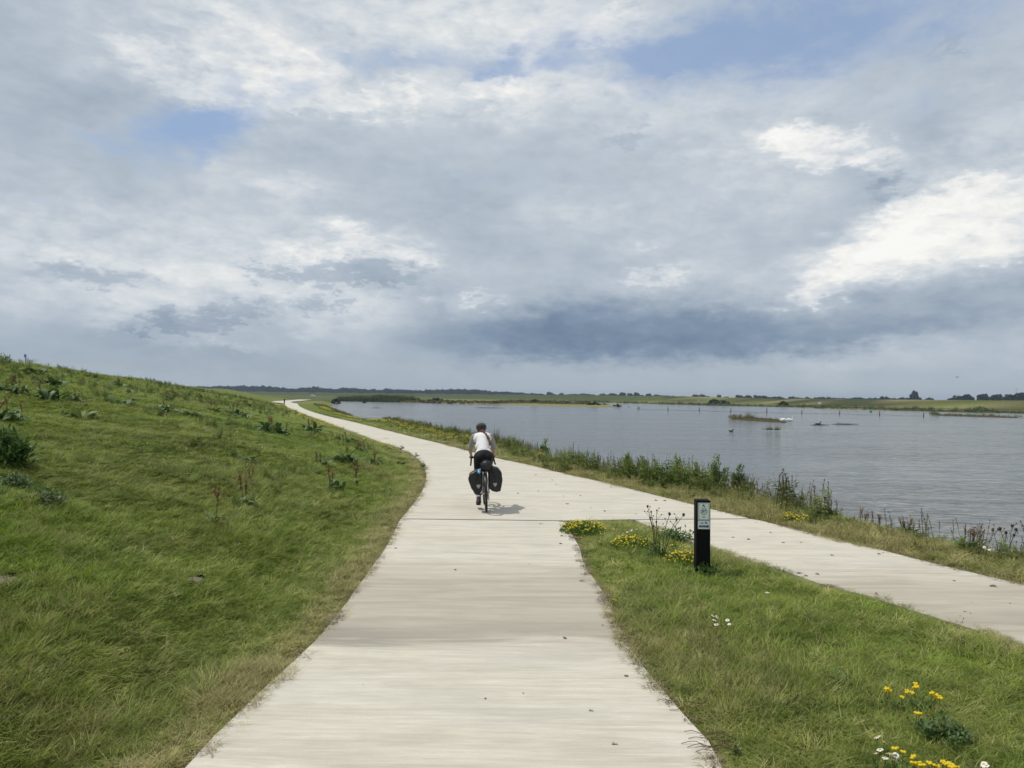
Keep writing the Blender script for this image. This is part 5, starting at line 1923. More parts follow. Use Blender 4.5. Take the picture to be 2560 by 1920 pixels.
def flat_poly(name, pts, mat, parent, yoff=0.0007, thick=0.0006):
    """thin printed shape on the sign face; pts in x, z"""
    bm = bmesh.new()
    v = [bm.verts.new((x, yf - 0.0055 - yoff, z)) for x, z in pts]
    f_ = bm.faces.new(v)
    f_.normal_update()
    if f_.normal.y > 0: f_.normal_flip()
    r_ = bmesh.ops.extrude_face_region(bm, geom=[f_])
    for q in r_['geom']:
        if isinstance(q, bmesh.types.BMVert): q.co.y += thick
    return link(name, bm_mesh(name, bm, mat), parent)


def ring(name, cx, cz, ro, ri, mat, parent, n=32):
    bm = bmesh.new()
    o_, i_ = [], []
    for k in range(n):
        a_ = 6.2832 * k / n
        o_.append(bm.verts.new((cx + ro * math.cos(a_), yf - 0.0062, cz + ro * math.sin(a_))))
        i_.append(bm.verts.new((cx + ri * math.cos(a_), yf - 0.0062, cz + ri * math.sin(a_))))
    for k in range(n):
        bm.faces.new((o_[k], o_[(k + 1) % n], i_[(k + 1) % n], i_[k]))
    return link(name, bm_mesh(name, bm, mat), parent)


def strip(name, p0, p1, wd, mat, parent):
    a_, b_ = Vector((p0[0], p0[1])), Vector((p1[0], p1[1]))
    d = (b_ - a_).normalized()
    n_ = Vector((-d.y, d.x)) * wd / 2
    return flat_poly(name, [tuple(a_ - n_), tuple(b_ - n_), tuple(b_ + n_), tuple(a_ + n_)], mat, parent)


def arrow(cx, cz, s_, parent, wd=0.0065):
    """arrow to the upper left"""
    strip('arrow', (cx + s_, cz - s_), (cx - s_ * 0.7, cz + s_ * 0.7), wd, m_dgreen, parent)
    flat_poly('arrow', [(cx - s_, cz + s_), (cx - s_ * 0.99, cz - s_ * 0.45), (cx - s_ * 0.55, cz - s_ * 0.45), (cx - s_ * 0.5, cz + s_ * 0.5),
                        (cx + s_ * 0.45, cz + s_ * 0.55), (cx + s_ * 0.45, cz + s_ * 0.99)], m_dgreen, parent)


def bicycle_icon(cx, cz, s_, parent):
    ring('bicycle_symbol', cx - s_, cz, s_ * 0.62, s_ * 0.44, m_dgreen, parent, 18)
    ring('bicycle_symbol', cx + s_, cz, s_ * 0.62, s_ * 0.44, m_dgreen, parent, 18)
    for a_, b_ in (((-1, 0), (-.35, .9)), ((-.35, .9), (.6, .8)), ((.6, .8), (-.1, 0)), ((-.1, 0), (-.45, 1.1)), ((-.1, 0), (-1, 0)), ((1, 0), (.5, 1.25)), ((.5, 1.25), (.15, 1.25)), ((-.7, 1.1), (-.2, 1.1))):
        strip('bicycle_symbol', (cx + a_[0] * s_, cz + a_[1] * s_), (cx + b_[0] * s_, cz + b_[1] * s_), s_ * 0.16, m_dgreen, parent)


def text(s_, cx, cz, size, mat, parent, name='lettering'):
    cu_ = bpy.data.curves.new(name, 'FONT')
    cu_.body = s_
    cu_.size = size
    cu_.align_x = 'CENTER'
    cu_.align_y = 'CENTER'
    cu_.extrude = 0.0004
    cu_.offset = 0.0009
    cu_.materials.append(mat)
    o = link(name, cu_, parent)
    o.location = (cx, yf - 0.0064, cz)
    o.rotation_euler = (R(90), 0, 0)
    return o


s1_ = plate('sign_plate', HP - 0.028 - 0.103, 0.206, 0.140, post)
zc, cx_ = HP - 0.028 - 0.103, 0.004
for a_, b_ in (((-.061, .095), (.061, .095)), ((-.061, -.097), (.061, -.097)), ((-.061, .095), (-.061, -.097)), ((.061, .095), (.061, -.097))):
    strip('border', (cx_ + a_[0], zc + a_[1]), (cx_ + b_[0], zc + b_[1]), 0.0028 if a_[1] > 0 and b_[1] > 0 else 0.004, m_dgreen, s1_)
arrow(cx_, zc + 0.066, 0.0165, s1_, .0085)
ring('number_circle', cx_, zc + 0.000, 0.0390, 0.0330, m_dgreen, s1_)
text('87', cx_, zc + 0.001, 0.048, m_dgreen, s1_, 'route_number')
bicycle_icon(cx_, zc - 0.070, 0.011, s1_)
s2_ = plate('sign_plate', zc - 0.103 - 0.004 - 0.052, 0.100, 0.140, post)
z2 = zc - 0.103 - 0.004 - 0.052
bicycle_icon(cx_ - 0.022, z2 + 0.018, 0.013, s2_)
arrow(cx_ + 0.028, z2 + 0.022, 0.0155, s2_, .0085)
flat_poly('blue_band', [(cx_ - .058, z2 - .030), (cx_ + .058, z2 - .030), (cx_ + .058, z2 - .006), (cx_ - .058, z2 - .006)], m_sblue, s2_)
strip('white_line', (cx_ - .045, z2 - .018), (cx_ + .045, z2 - .018), 0.007, m_swhite, s2_)
for zz, par in ((zc + .088, s1_), (zc - .088, s1_), (z2 + .040, s2_), (z2 - .041, s2_)):
    for xx in (-.055, .055):
        bm = bmesh.new()
        add_ball(bm, (cx_ + xx, yf - 0.006, zz), (0.0035, 0.0015, 0.0035), 8)
        link('screw', bm_mesh('screw', bm, m_screw), par)

# ================================================================== the cyclist
BP = P(1216, 1280.5, 0)
YAW, LEAN = R(4.2), R(3.0)
BM = Matrix.Translation(BP) @ Matrix.Rotation(YAW, 4, 'Z') @ Matrix.Rotation(-LEAN, 4, 'Y')


def placed(name, label, cat, group=None):
    t_ = thing(name, label, cat)
    t_.matrix_world = BM
    if group: t_['group'] = group
    return t_


m_black = simple('black_paint', (0.012, 0.012, 0.013), 0.35, 0.5, 0.1)
m_rubber = simple('tyre_rubber', (0.020, 0.020, 0.020), 0.8, 0.2, 0.2)
m_silver = simple('silver_metal', (0.55, 0.56, 0.57), 0.3, 0.5, 0.05, metal=0.9)
m_frame = simple('white_frame_paint', (0.72, 0.72, 0.70), 0.3, 0.5, 0.03)
m_tape = simple('bar_tape', (0.014, 0.013, 0.013), 0.7, 0.2, 0.2)
m_red = simple('red_reflector', (0.40, 0.02, 0.015), 0.3, 0.5, 0.05)


def torus(bm, c, R_, r_, n=48, m=8):
    rings = []
    for i in range(n):
        a_ = 6.28318 * i / n
        ca, sa = math.cos(a_), math.sin(a_)
        rings.append([bm.verts.new((c[0] + r_ * math.sin(6.28318 * j / m), c[1] + (R_ + r_ * math.cos(6.28318 * j / m)) * ca,
                                    c[2] + (R_ + r_ * math.cos(6.28318 * j / m)) * sa)) for j in range(m)])
    for i in range(n):
        for j in range(m):
            a_, b_ = rings[i], rings[(i + 1) % n]
            bm.faces.new((a_[j], a_[(j + 1) % m], b_[(j + 1) % m], b_[j]))


bike = placed('touring_bicycle', 'touring bicycle with pale frame, black mudguard and drop handlebar, under the cyclist', 'bicycle')
RW = 0.345


def wheel(name, y):
    bm = bmesh.new()
    torus(bm, (0, y, RW), RW - 0.018, 0.0185)
    w_ = link(name, bm_mesh(name, bm, m_rubber, True), bike)
    bm = bmesh.new()
    torus(bm, (0, y, RW), RW - 0.045, 0.011)
    link('rim', bm_mesh('rim', bm, m_black, True), w_)
    bm = bmesh.new()
    for k in range(28):
        a_ = 6.28318 * k / 28
        sd_ = 0.025 if k % 2 else -0.025
        a2 = a_ + (0.35 if k % 4 < 2 else -0.35)
        add_tube(bm, [(sd_, y + 0.02 * math.cos(a2), RW + 0.02 * math.sin(a2)), (0, y + (RW - .05) * math.cos(a_), RW + (RW - .05) * math.sin(a_))], 0.0014, 4, False)
    link('spokes', bm_mesh('spokes', bm, m_silver), w_)
    bm = bmesh.new()
    add_tube(bm, [(-0.055, y, RW), (0.055, y, RW)], 0.018, 12)
    link('hub', bm_mesh('hub', bm, m_silver, True), w_)
    return w_


wheel('rear_wheel', 0)
wheel('front_wheel', 1.03)
bm = bmesh.new()
BB, SEAT, HEAD_T, HEAD_B = (0, .43, .28), (0, .285, .80), (0, .835, .86), (0, .87, .72)
add_tube(bm, [BB, SEAT], 0.016)
add_tube(bm, [(0, .29, .78), HEAD_T], 0.015)
add_tube(bm, [BB, HEAD_B], 0.019)
add_tube(bm, [HEAD_T, HEAD_B], 0.020)
for s_ in (-1, 1):
    add_tube(bm, [(s_ * .055, 0, RW), (s_ * .03, .38, .285)], 0.009)
    add_tube(bm, [(s_ * .060, 0, RW), (s_ * .035, .24, .74), (0, .29, .78)], 0.008)
link('frame', bm_mesh('frame', bm, m_frame, True), bike)
bm = bmesh.new()
for s_ in (-1, 1):
    add_tube(bm, [(s_ * .02, .875, .70), (s_ * .048, .90, .62), (s_ * .050, 1.03, RW)], [0.014, 0.012, 0.009])
add_tube(bm, [(-.02, .875, .70), (.02, .875, .70)], 0.016)
link('fork', bm_mesh('fork', bm, m_frame, True), bike)
# mudguards
for y, a0, a1, nm in ((0, -10, 165, 'rear_mudguard'), (1.03, 60, 190, 'front_mudguard')):
    bm = bmesh.new()
    n = 20
    prev = None
    for i in range(n + 1):
        a_ = R(180 - a0 - (a1 - a0) * i / n) if y == 0 else R(a0 + (a1 - a0) * i / n)
        q = [bm.verts.new((x, y + (RW + 0.022 - abs(x) * 0.5) * math.cos(a_), RW + (RW + 0.022 - abs(x) * 0.5) * math.sin(a_))) for x in (-.026, -.014, 0, .014, .026)]
        if prev:
            for k in range(4): bm.faces.new((prev[k], prev[k + 1], q[k + 1], q[k]))
        prev = q
    o = link(nm, bm_mesh(nm, bm, m_black, True), bike)
    sm_ = o.modifiers.new('solid', 'SOLIDIFY')
    sm_.thickness = 0.002
# saddle
bm = bmesh.new()
add_ball(bm, (0, .20, .905), (.072, .075, .026), 14)
add_ball(bm, (0, .33, .905), (.028, .11, .022), 14)
link('saddle', bm_mesh('saddle', bm, m_black, True), bike)
bm = bmesh.new()
add_tube(bm, [SEAT, (0, .255, .90)], 0.0135)
link('seatpost', bm_mesh('seatpost', bm, m_silver, True), bike)
# rack
bm = bmesh.new()
for s_ in (-1, 1):
    add_tube(bm, [(s_ * .06, .27, .73), (s_ * .065, -.13, .735)], 0.005)
    add_tube(bm, [(s_ * .065, 0.01, .36), (s_ * .068, -.06, .735)], 0.005)
    add_tube(bm, [(s_ * .065, 0.01, .36), (s_ * .068, .14, .735)], 0.005)
for y in (-.13, 0, .13, .26): add_tube(bm, [(-.065, y, .735), (.065, y, .735)], 0.005)
link('rear_rack', bm_mesh('rear_rack', bm, m_black), bike)
# bars
bm = bmesh.new()
add_tube(bm, [(0, .835, .86), (0, .845, .905), (0, .92, .915)], 0.014)
add_tube(bm, [(-.20, .925, .915), (0, .92, .915), (.20, .925, .915)], 0.013)
link('stem_and_bar', bm_mesh('stem_and_bar', bm, m_black, True), bike)
for s_ in (-1, 1):
    bm = bmesh.new()
    add_tube(bm, [(s_ * .20, .925, .915), (s_ * .212, .96, .918), (s_ * .215, 1.01, .905), (s_ * .220, 1.03, .865), (s_ * .226, 1.01, .815), (s_ * .232, .95, .785), (s_ * .236, .87, .778)],
             [.015, .016, .016, .016, .016, .016, .016], 10)
    link('drop_bar', bm_mesh('drop_bar', bm, m_tape, True), bike)
    bm = bmesh.new()
    add_tube(bm, [(s_ * .213, .995, .905), (s_ * .214, 1.035, .925), (s_ * .214, 1.05, .955)], [.017, .018, .012], 10)
    add_tube(bm, [(s_ * .216, 1.05, .93), (s_ * .222, 1.06, .86), (s_ * .224, 1.045, .81)], [.007, .006, .004], 8)
    link('brake_lever', bm_mesh('brake_lever', bm, m_black, True), bike)
# drivetrain
bm = bmesh.new()
add_tube(bm, [(-.075, .43, .28), (.075, .43, .28)], 0.017, 12)
add_tube(bm, [(-.078, .43, .28), (-.082, .42, .112)], [.013, .010], 10)
add_tube(bm, [(.078, .43, .28), (.082, .44, .448)], [.013, .010], 10)
link('crank', bm_mesh('crank', bm, m_silver, True), bike)
bm = bmesh.new()
torus(bm, (.048, .43, .28), .085, .004, 40, 6)
for k in range(5):
    a_ = 6.283 * k / 5
    add_tube(bm, [(.05, .43, .28), (.048, .43 + .083 * math.cos(a_), .28 + .083 * math.sin(a_))], .007, 6)
link('chainring', bm_mesh('chainring', bm, m_silver), bike)
bm = bmesh.new()
for r_ in (.026, .034, .042): torus(bm, (.03 + (.042 - r_), 0, RW), r_, .003, 30, 6)
add_tube(bm, [(.052, 0.03, RW - .03), (.058, .03, RW - .12)], .010, 8)
torus(bm, (.058, .03, RW - .13), .018, .004, 20, 6)
link('cassette_and_derailleur', bm_mesh('cassette_and_derailleur', bm, m_silver), bike)
bm = bmesh.new()
add_tube(bm, [(.045, .43, .365), (.036, 0, RW + .036)], .003, 4)
add_tube(bm, [(.045, .43, .195), (.058, .03, RW - .15), (.05, .02, RW - .1), (.04, -.01, RW - .04)], .003, 4)
link('chain', bm_mesh('chain', bm, m_black), bike)
for s_, y, z in ((-1, .42, .105), (1, .44, .452)):
    bm = bmesh.new()
    add_box(bm, (s_ * .125, y, z), (.085, .075, .020), None, .005)
    link('pedal', bm_mesh('pedal', bm, m_black), bike)
    bm = bmesh.new()
    add_box(bm, (s_ * .125, y - .042, z), (.045, .006, .012), None, .001)
    link('pedal_reflector', bm_mesh('pedal_reflector', bm, simple('orange_reflector', (.5, .12, .02), .3)), bike)


# ---- body: overlapping tapered volumes fused into one continuous skin
def fuse(name, build, mat, parent, voxel=0.008, it=6, label=None):
    bm = bmesh.new()
    build(bm)
    me = bm_mesh(name, bm, mat, True)
    tmp = bpy.data.objects.new(name, me)
    col.objects.link(tmp)
    rm = tmp.modifiers.new('fuse', 'REMESH')
    rm.mode = 'VOXEL'
    rm.voxel_size = voxel
    rm.use_smooth_shade = True
    sm_ = tmp.modifiers.new('smooth', 'SMOOTH')
    sm_.iterations = it
    sm_.factor = 0.5
    dg = bpy.context.evaluated_depsgraph_get()
    dg.update()
    m2 = bpy.data.meshes.new_from_object(tmp.evaluated_get(dg))
    m2.name = name
    bpy.data.objects.remove(tmp)
    bpy.data.meshes.remove(me)
    if not m2.materials: m2.materials.append(mat)
    return link(name, m2, parent, None, label)


def limb(bm, pts, rads, seg=14, flat_=None):
    add_tube(bm, pts, list(rads), seg)
    for p_, r_ in zip(pts, rads): add_ball(bm, p_, r_, 12)


m_skin = simple('skin', (0.42, 0.25, 0.175), 0.55, 0.3, 0.08, 20)
m_jersey = simple('white_jersey', (0.76, 0.74, 0.74), 0.85, 0.1, 0.05, 25, 0.1)
m_sleeve = simple('grey_sleeve', (0.33, 0.32, 0.32), 0.85, 0.1, 0.08, 40, 0.1)
m_shorts = simple('black_shorts', (0.010, 0.010, 0.013), 0.7, 0.2, 0.1)
m_sock = simple('purple_sock', (0.12, 0.05, 0.14), 0.9, 0.1, 0.1)
m_sockw = simple('white_sock_band', (0.60, 0.56, 0.62), 0.9, 0.1, 0.1)
m_shoe = simple('dark_shoe', (0.040, 0.036, 0.034), 0.6, 0.3, 0.2)
m_sole = simple('shoe_sole', (0.015, 0.014, 0.014), 0.8, 0.2, 0.1)
m_hair = simple('auburn_hair', (0.120, 0.048, 0.024), 0.5, 0.4, 0.3, 90, 0.3)
m_helmet = simple('black_helmet', (0.014, 0.015, 0.016), 0.28, 0.5, 0.1)
m_liner = simple('helmet_vent', (0.10, 0.11, 0.11), 0.9, 0.1, 0.2)

rider = placed('person', 'cyclist in white jersey, black shorts and black helmet with auburn braid, riding away', 'person')
SHO = {-1: Vector((-.165, .69, 1.325)), 1: Vector((.165, .69, 1.325))}
ELB = {-1: Vector((-.235, .78, 1.085)), 1: Vector((.222, .79, 1.085))}
WRI = {-1: Vector((-.218, .955, .965)), 1: Vector((.218, .955, .965))}
HIP = {-1: Vector((-.085, .29, .975)), 1: Vector((.085, .29, .975))}
KNE = {-1: Vector((-.115, .56, .600)), 1: Vector((.115, .69, .79))}
ANK = {-1: Vector((-.125, .345, .195)), 1: Vector((.120, .375, .535))}
TOE = {-1: Vector((-.135, .475, .130)), 1: Vector((.130, .50, .480))}
HEADC = Vector((-.005, .83, 1.455))


def body(bm):
    # trunk
    add_ball(bm, (0, .27, .985), (.155, .125, .115), 18)
    limb(bm, [(0, .30, 1.02), (0, .44, 1.15), (0, .58, 1.27)], (.105, .105, .112), 18)
    add_ball(bm, (0, .44, 1.15), (.125, .085, .10), 18)
    add_ball(bm, (0, .60, 1.285), (.155, .095, .105), 18)
    add_ball(bm, (0, .68, 1.33), (.165, .07, .065), 18)
    limb(bm, [(0, .70, 1.36), (0, .775, 1.415)], (.055, .050))
    # head with face, turned down the road
    add_ball(bm, HEADC, (.073, .092, .100), 20, Matrix.Rotation(R(-12), 3, 'X'))
    add_ball(bm, HEADC + Vector((0, .030, -.060)), (.050, .060, .050), 16)       # jaw
    add_ball(bm, HEADC + Vector((0, .096, -.020)), (.011, .017, .018), 10)       # nose
    add_ball(bm, HEADC + Vector((0, .083, -.058)), (.022, .008, .006), 10)       # mouth
    for s_ in (-1, 1):
        add_ball(bm, HEADC + Vector((s_ * .074, .000, -.020)), (.010, .018, .028), 10)   # ears
        add_ball(bm, HEADC + Vector((s_ * .028, .082, .004)), (.013, .009, .009), 10)    # eyes
    for s_ in (-1, 1):
        limb(bm, [SHO[s_], SHO[s_].lerp(ELB[s_], .5), ELB[s_]], (.047, .041, .035))
        limb(bm, [ELB[s_], ELB[s_].lerp(WRI[s_], .35), WRI[s_]], (.036, .035, .024))
        # hand over the hood
        hc = WRI[s_] + Vector((0, .040, -.022))
        limb(bm, [WRI[s_], hc], (.024, .026))
        add_ball(bm, hc + Vector((0, .018, -.006)), (.033, .038, .016), 14)
        for k, (dx, ln) in enumerate(((-.026, .060), (-.009, .068), (.009, .065), (.026, .052))):
            b0 = hc + Vector((dx * .9, .045, -.004))
            b1 = b0 + Vector((dx * .2, ln * .45, -.010))
            b2 = b1 + Vector((0, ln * .20, -ln * .35))
            b3 = b2 + Vector((-s_ * .004, -ln * .10, -ln * .30))
            limb(bm, [b0, b1, b2, b3], (.0095, .009, .0085, .007), 8)
        t0 = hc + Vector((-s_ * .030, .000, -.008))
        limb(bm, [t0, t0 + Vector((-s_ * .014, .026, -.014)), t0 + Vector((-s_ * .008, .050, -.026))], (.0115, .0105, .0085), 8)
        limb(bm, [HIP[s_], HIP[s_].lerp(KNE[s_], .45), KNE[s_]], (.092, .078, .054), 16)
        cal = KNE[s_].lerp(ANK[s_], .32) + Vector((0, -.018, 0))
        limb(bm, [KNE[s_], cal, KNE[s_].lerp(ANK[s_], .68), ANK[s_]], (.053, .056, .041, .032), 16)
        limb(bm, [ANK[s_], ANK[s_] + Vector((0, -.02, -.03)), TOE[s_]], (.033, .034, .026), 12)


fuse('body', body, m_skin, rider, 0.0065, 5)


def jersey(bm):
    limb(bm, [(0, .335, 1.055), (0, .44, 1.155), (0, .58, 1.28)], (.112, .116, .122), 20)
    add_ball(bm, (0, .325, 1.05), (.152, .10, .085), 20)
    add_ball(bm, (0, .45, 1.155), (.152, .095, .110), 20)
    add_ball(bm, (0, .60, 1.290), (.178, .104, .115), 20)
    add_ball(bm, (0, .68, 1.335), (.185, .082, .076), 20)
    add_ball(bm, (0, .72, 1.368), (.066, .050, .040), 16)


fuse('jersey', jersey, m_jersey, rider, 0.009, 5)
for s_ in (-1, 1):
    fuse('sleeve', lambda bm: limb(bm, [SHO[s_] + Vector((-s_ * .012, -.004, .004)), SHO[s_].lerp(ELB[s_], .5), SHO[s_].lerp(ELB[s_], .93)], (.058, .054, .051), 16),
         m_sleeve, rider, 0.008, 3)


def shorts(bm):
    add_ball(bm, (0, .265, .990), (.170, .135, .122), 20)
    add_ball(bm, (0, .33, 1.045), (.146, .100, .070), 18)
    for s_ in (-1, 1):
        add_ball(bm, (s_ * .068, .215, .965), (.098, .098, .100), 18)
        limb(bm, [HIP[s_], HIP[s_].lerp(KNE[s_], .45), HIP[s_].lerp(KNE[s_], .80)], (.102, .088, .072), 18)


fuse('shorts', shorts, m_shorts, rider, 0.009, 5)
for s_ in (-1, 1):
    sk = fuse('sock', lambda bm: limb(bm, [KNE[s_].lerp(ANK[s_], .74), ANK[s_], ANK[s_] + Vector((0, -.015, -.02))], (.043, .037, .038), 14), m_sock, rider, 0.006, 3)
    bm = bmesh.new()
    c_ = KNE[s_].lerp(ANK[s_], .90)
    d_ = (ANK[s_] - KNE[s_]).normalized() * .013
    add_tube(bm, [c_ - d_, c_ + d_], .0425, 16)
    link('sock_stripe', bm_mesh('sock_stripe', bm, m_sockw, True), sk)

    def shoe(bm, s_=s_):
        an, to = ANK[s_], TOE[s_]
        heel = an + Vector((0, -.055, -.052))
        add_ball(bm, an + Vector((0, -.012, -.022)), (.042, .052, .040), 14)
        limb(bm, [heel, an + Vector((0, .02, -.045)), to + Vector((0, -.02, -.006)), to + Vector((0, .06, -.018))], (.037, .041, .040, .028), 14)
    sh = fuse('shoe', shoe, m_shoe, rider, 0.007, 3)
    bm = bmesh.new()
    heel, to = ANK[s_] + Vector((0, -.055, -.095)), TOE[s_] + Vector((0, .07, -.052))
    dirn = (to - heel)
    add_box(bm, (heel + to) / 2, (.080, dirn.length + .04, .018), Vector((0, 1, 0)).rotation_difference(dirn.normalized()).to_matrix(), .007)
    link('sole', bm_mesh('sole', bm, m_sole, True), sh)

# hair under the helmet and a braid falling over the right shoulder blade
fuse('hair', lambda bm: (add_ball(bm, HEADC + Vector((0, -.018, -.020)), (.077, .082, .088), 16),
                         add_ball(bm, HEADC + Vector((-.01, -.080, -.075)), (.034, .026, .034), 12)), m_hair, rider, 0.008, 3)
bm = bmesh.new()
bp = [Vector((-.012, .745, 1.405)), Vector((.005, .640, 1.435)), Vector((.045, .560, 1.395)), Vector((.090, .500, 1.335)), Vector((.118, .445, 1.275)), Vector((.128, .400, 1.215)), Vector((.130, .375, 1.170))]
for i in range(len(bp) - 1):
    for k in range(3):
        p_ = bp[i].lerp(bp[i + 1], k / 3)
        w_ = (.026 if i < 4 else .020) * (1 - 0.04 * i)
        off = Vector((.008 if (i * 3 + k) % 2 else -.008, 0, 0))
        add_ball(bm, p_ + off, (w_ * .95, w_ * .8, w_ * 1.1), 8)
link('braid', bm_mesh('braid', bm, m_hair, True), rider)

# helmet: shell with raised ribs, vents between them
hel = fuse('helmet', lambda bm: (add_ball(bm, HEADC + Vector((0, -.004, .034)), (.094, .128, .084), 20, Matrix.Rotation(R(-14), 3, 'X')),), m_liner, rider, 0.007, 2)
for k in range(-3, 4):
    bm = bmesh.new()
    x0 = k * .0275
    pts = []
    for j in range(15):
        a_ = R(-28 + 236 * j / 14)
        sc = math.sqrt(max(.10, 1 - (x0 / .104) ** 2))
        v_ = Vector((x0 * (1 + .12 * math.sin(a_)), -math.cos(a_) * .135 * sc * -1, math.sin(a_) * .096 * sc))
        v_ = Matrix.Rotation(R(-14), 3, 'X') @ v_
        pts.append(HEADC + Vector((0, -.004, .034)) + v_)
    add_tube(bm, pts, [.0055] + [.0085] * 13 + [.0055], 8)
    link('helmet_rib', bm_mesh('helmet_rib', bm, m_helmet, True), hel)
bm = bmesh.new()
ptr = []
for j in range(25):
    a_ = 6.2832 * j / 24
    v_ = Matrix.Rotation(R(-14), 3, 'X') @ Vector((math.cos(a_) * .098, math.sin(a_) * .132, -.014))
    ptr.append(HEADC + Vector((0, -.004, .034)) + v_)
add_tube(bm, ptr, .010, 8)
link('helmet_rim', bm_mesh('helmet_rim', bm, m_helmet, True), hel)

# ---- bags
m_bag = simple('black_tarpaulin', (0.014, 0.014, 0.015), 0.42, 0.45, 0.15, 18, 0.5)
m_refl = simple('grey_reflector', (0.36, 0.37, 0.38), 0.35, 0.4, 0.05)
m_strap = simple('black_strap', (0.022, 0.022, 0.023), 0.8, 0.2, 0.1)


def pannier(outline, y0, y1, label, emblem, tilt):
    t_ = placed('pannier', label, 'pannier', 'rear panniers of the touring bicycle')
    bm = bmesh.new()
    ring_ = []
    n = len(outline)
    cxm = sum(p[0] for p in outline) / n
    czm = sum(p[1] for p in outline) / n
    for y, s_ in ((y0, 1.0), (y0 + .02, 1.08), ((y0 + y1) / 2, 1.12), (y1 - .02, 1.08), (y1, 1.0)):
        ring_.append([bm.verts.new((cxm + (x - cxm) * s_, y, czm + (z - czm) * s_)) for x, z in outline])
    for a_, b_ in zip(ring_[:-1], ring_[1:]):
        for k in range(n): bm.faces.new((a_[k], a_[(k + 1) % n], b_[(k + 1) % n], b_[k]))
    bm.faces.new(ring_[0][::-1])
    bm.faces.new(ring_[-1])
    bmesh.ops.recalc_face_normals(bm, faces=bm.faces)
    bme = bm_mesh('bag', bm, m_bag, True)
    bme.attributes.new('crease_edge', 'FLOAT', 'EDGE').data.foreach_set('value', [0.55] * len(bme.edges))
    o = link('bag', bme, t_)
    ss = o.modifiers.new('round', 'SUBSURF')
    ss.levels = ss.render_levels = 3
    tx = bpy.data.textures.new('crumple', 'CLOUDS')
    tx.noise_scale = 0.09
    ds = o.modifiers.new('crumple', 'DISPLACE')
    ds.texture = tx
    ds.strength = 0.022
    ds.mid_level = 0.5
    # roll closure on top and its strap
    tops = sorted(outline, key=lambda p: -p[1])[:2]
    xa, xb = min(tops)[0], max(tops)[0]
    zt = max(p[1] for p in outline)
    bm = bmesh.new()
    add_tube(bm, [((xa + xb) / 2 - .01, y0 + .015, zt - .010), ((xa + xb) / 2, (y0 + y1) / 2, zt + .004), ((xa + xb) / 2 - .01, y1 - .015, zt - .010)], [.026, .031, .026], 12)
    link('roll_closure', bm_mesh('roll_closure', bm, m_bag, True), t_)
    bm = bmesh.new()
    xm = (xa + xb) / 2
    add_tube(bm, [(xm, y0 - .004, zt - .005), (xm, y0 - .014, zt - .07), (cxm, y0 - .014, czm + .03)], .007, 6)
    add_box(bm, (xm * .5 + cxm * .5, y0 - .016, (zt + czm) / 2 + .03), (.030, .010, .022), None, .003)
    link('strap', bm_mesh('strap', bm, m_strap), t_)
    ex, ez = emblem
    bm = bmesh.new()
    pts = [(-.030, .028), (.030, .028), (.034, .014), (.010, -.034), (-.010, -.034), (-.034, .014)]
    f0 = [bm.verts.new((ex + x, y0 - .016, ez + z)) for x, z in pts]
    f1 = [bm.verts.new((ex + x * 1.1, y0 - .004, ez + z * 1.1)) for x, z in pts]
    bm.faces.new(f0)
    for k in range(6): bm.faces.new((f0[k], f1[k], f1[(k + 1) % 6], f0[(k + 1) % 6]))
    bmesh.ops.recalc_face_normals(bm, faces=bm.faces)
    link('reflector', bm_mesh('reflector', bm, m_refl), t_)
    return t_


pannier([(-.060, .70), (-.075, .745), (-.170, .745), (-.262, .69), (-.288, .60), (-.255, .47), (-.195, .360), (-.165, .345), (-.085, .375), (-.060, .50)],
        -.06, .25, 'left black roll-top pannier with grey reflector, bulging outwards at the top', (-.125, .480), 0)
pannier([(.095, .77), (.140, .800), (.235, .770), (.292, .70), (.300, .58), (.285, .45), (.265, .385), (.200, .372), (.130, .385), (.075, .44), (.075, .62)],
        -.05, .26, 'right black roll-top pannier with grey reflector, taller and upright', (.175, .495), 0)
rb = placed('rack_bag', 'round black dry bag strapped across the rear rack behind the saddle', 'bag')
bm = bmesh.new()
prof = [(0, .0), (.03, .070), (.06, .098), (.12, .106), (.20, .104), (.27, .094), (.31, .06), (.32, 0)]
rings = []
for yy_, r_ in prof:
    rings.append([bm.verts.new((.030 + max(r_, .001) * math.cos(6.2832 * k / 20) * 1.02, -.12 + yy_, .835 + max(r_, .001) * math.sin(6.2832 * k / 20))) for k in range(20)])
for a_, b_ in zip(rings[:-1], rings[1:]):
    for k in range(20): bm.faces.new((a_[k], a_[(k + 1) % 20], b_[(k + 1) % 20], b_[k]))
bmesh.ops.recalc_face_normals(bm, faces=bm.faces)
o = link('bag', bm_mesh('bag', bm, m_bag, True), rb)
ss = o.modifiers.new('round', 'SUBSURF')
ss.render_levels = ss.levels = 2
tx = bpy.data.textures.new('crumple_fine', 'CLOUDS')
tx.noise_scale = 0.05
ds = o.modifiers.new('crumple', 'DISPLACE')
ds.texture = tx
ds.strength = 0.014
for yy_ in (-.05, .12):
    bm = bmesh.new()
    pts = [Vector((.030 + .110 * math.cos(a_), yy_, .835 + .110 * math.sin(a_))) for a_ in [6.2832 * k / 24 for k in range(25)]]
    add_tube(bm, pts, .006, 6)
    link('strap', bm_mesh('strap', bm, m_strap), rb)
bt = placed('bottle', 'light blue bottle tucked on top of the left pannier', 'bottle')
bm = bmesh.new()
add_tube(bm, [(-.105, -.075, .735), (-.100, .06, .750)], .033, 16)
link('bottle_body', bm_mesh('bottle_body', bm, simple('light_blue_plastic', (.12, .34, .62), .35, .5, .08), True), bt)
bm = bmesh.new()
add_tube(bm, [(-.106, -.100, .732), (-.105, -.075, .735)], [.020, .024], 14)
add_tube(bm, [(-.088, -.06, .765), (-.078, -.05, .790)], [.010, .008], 8)
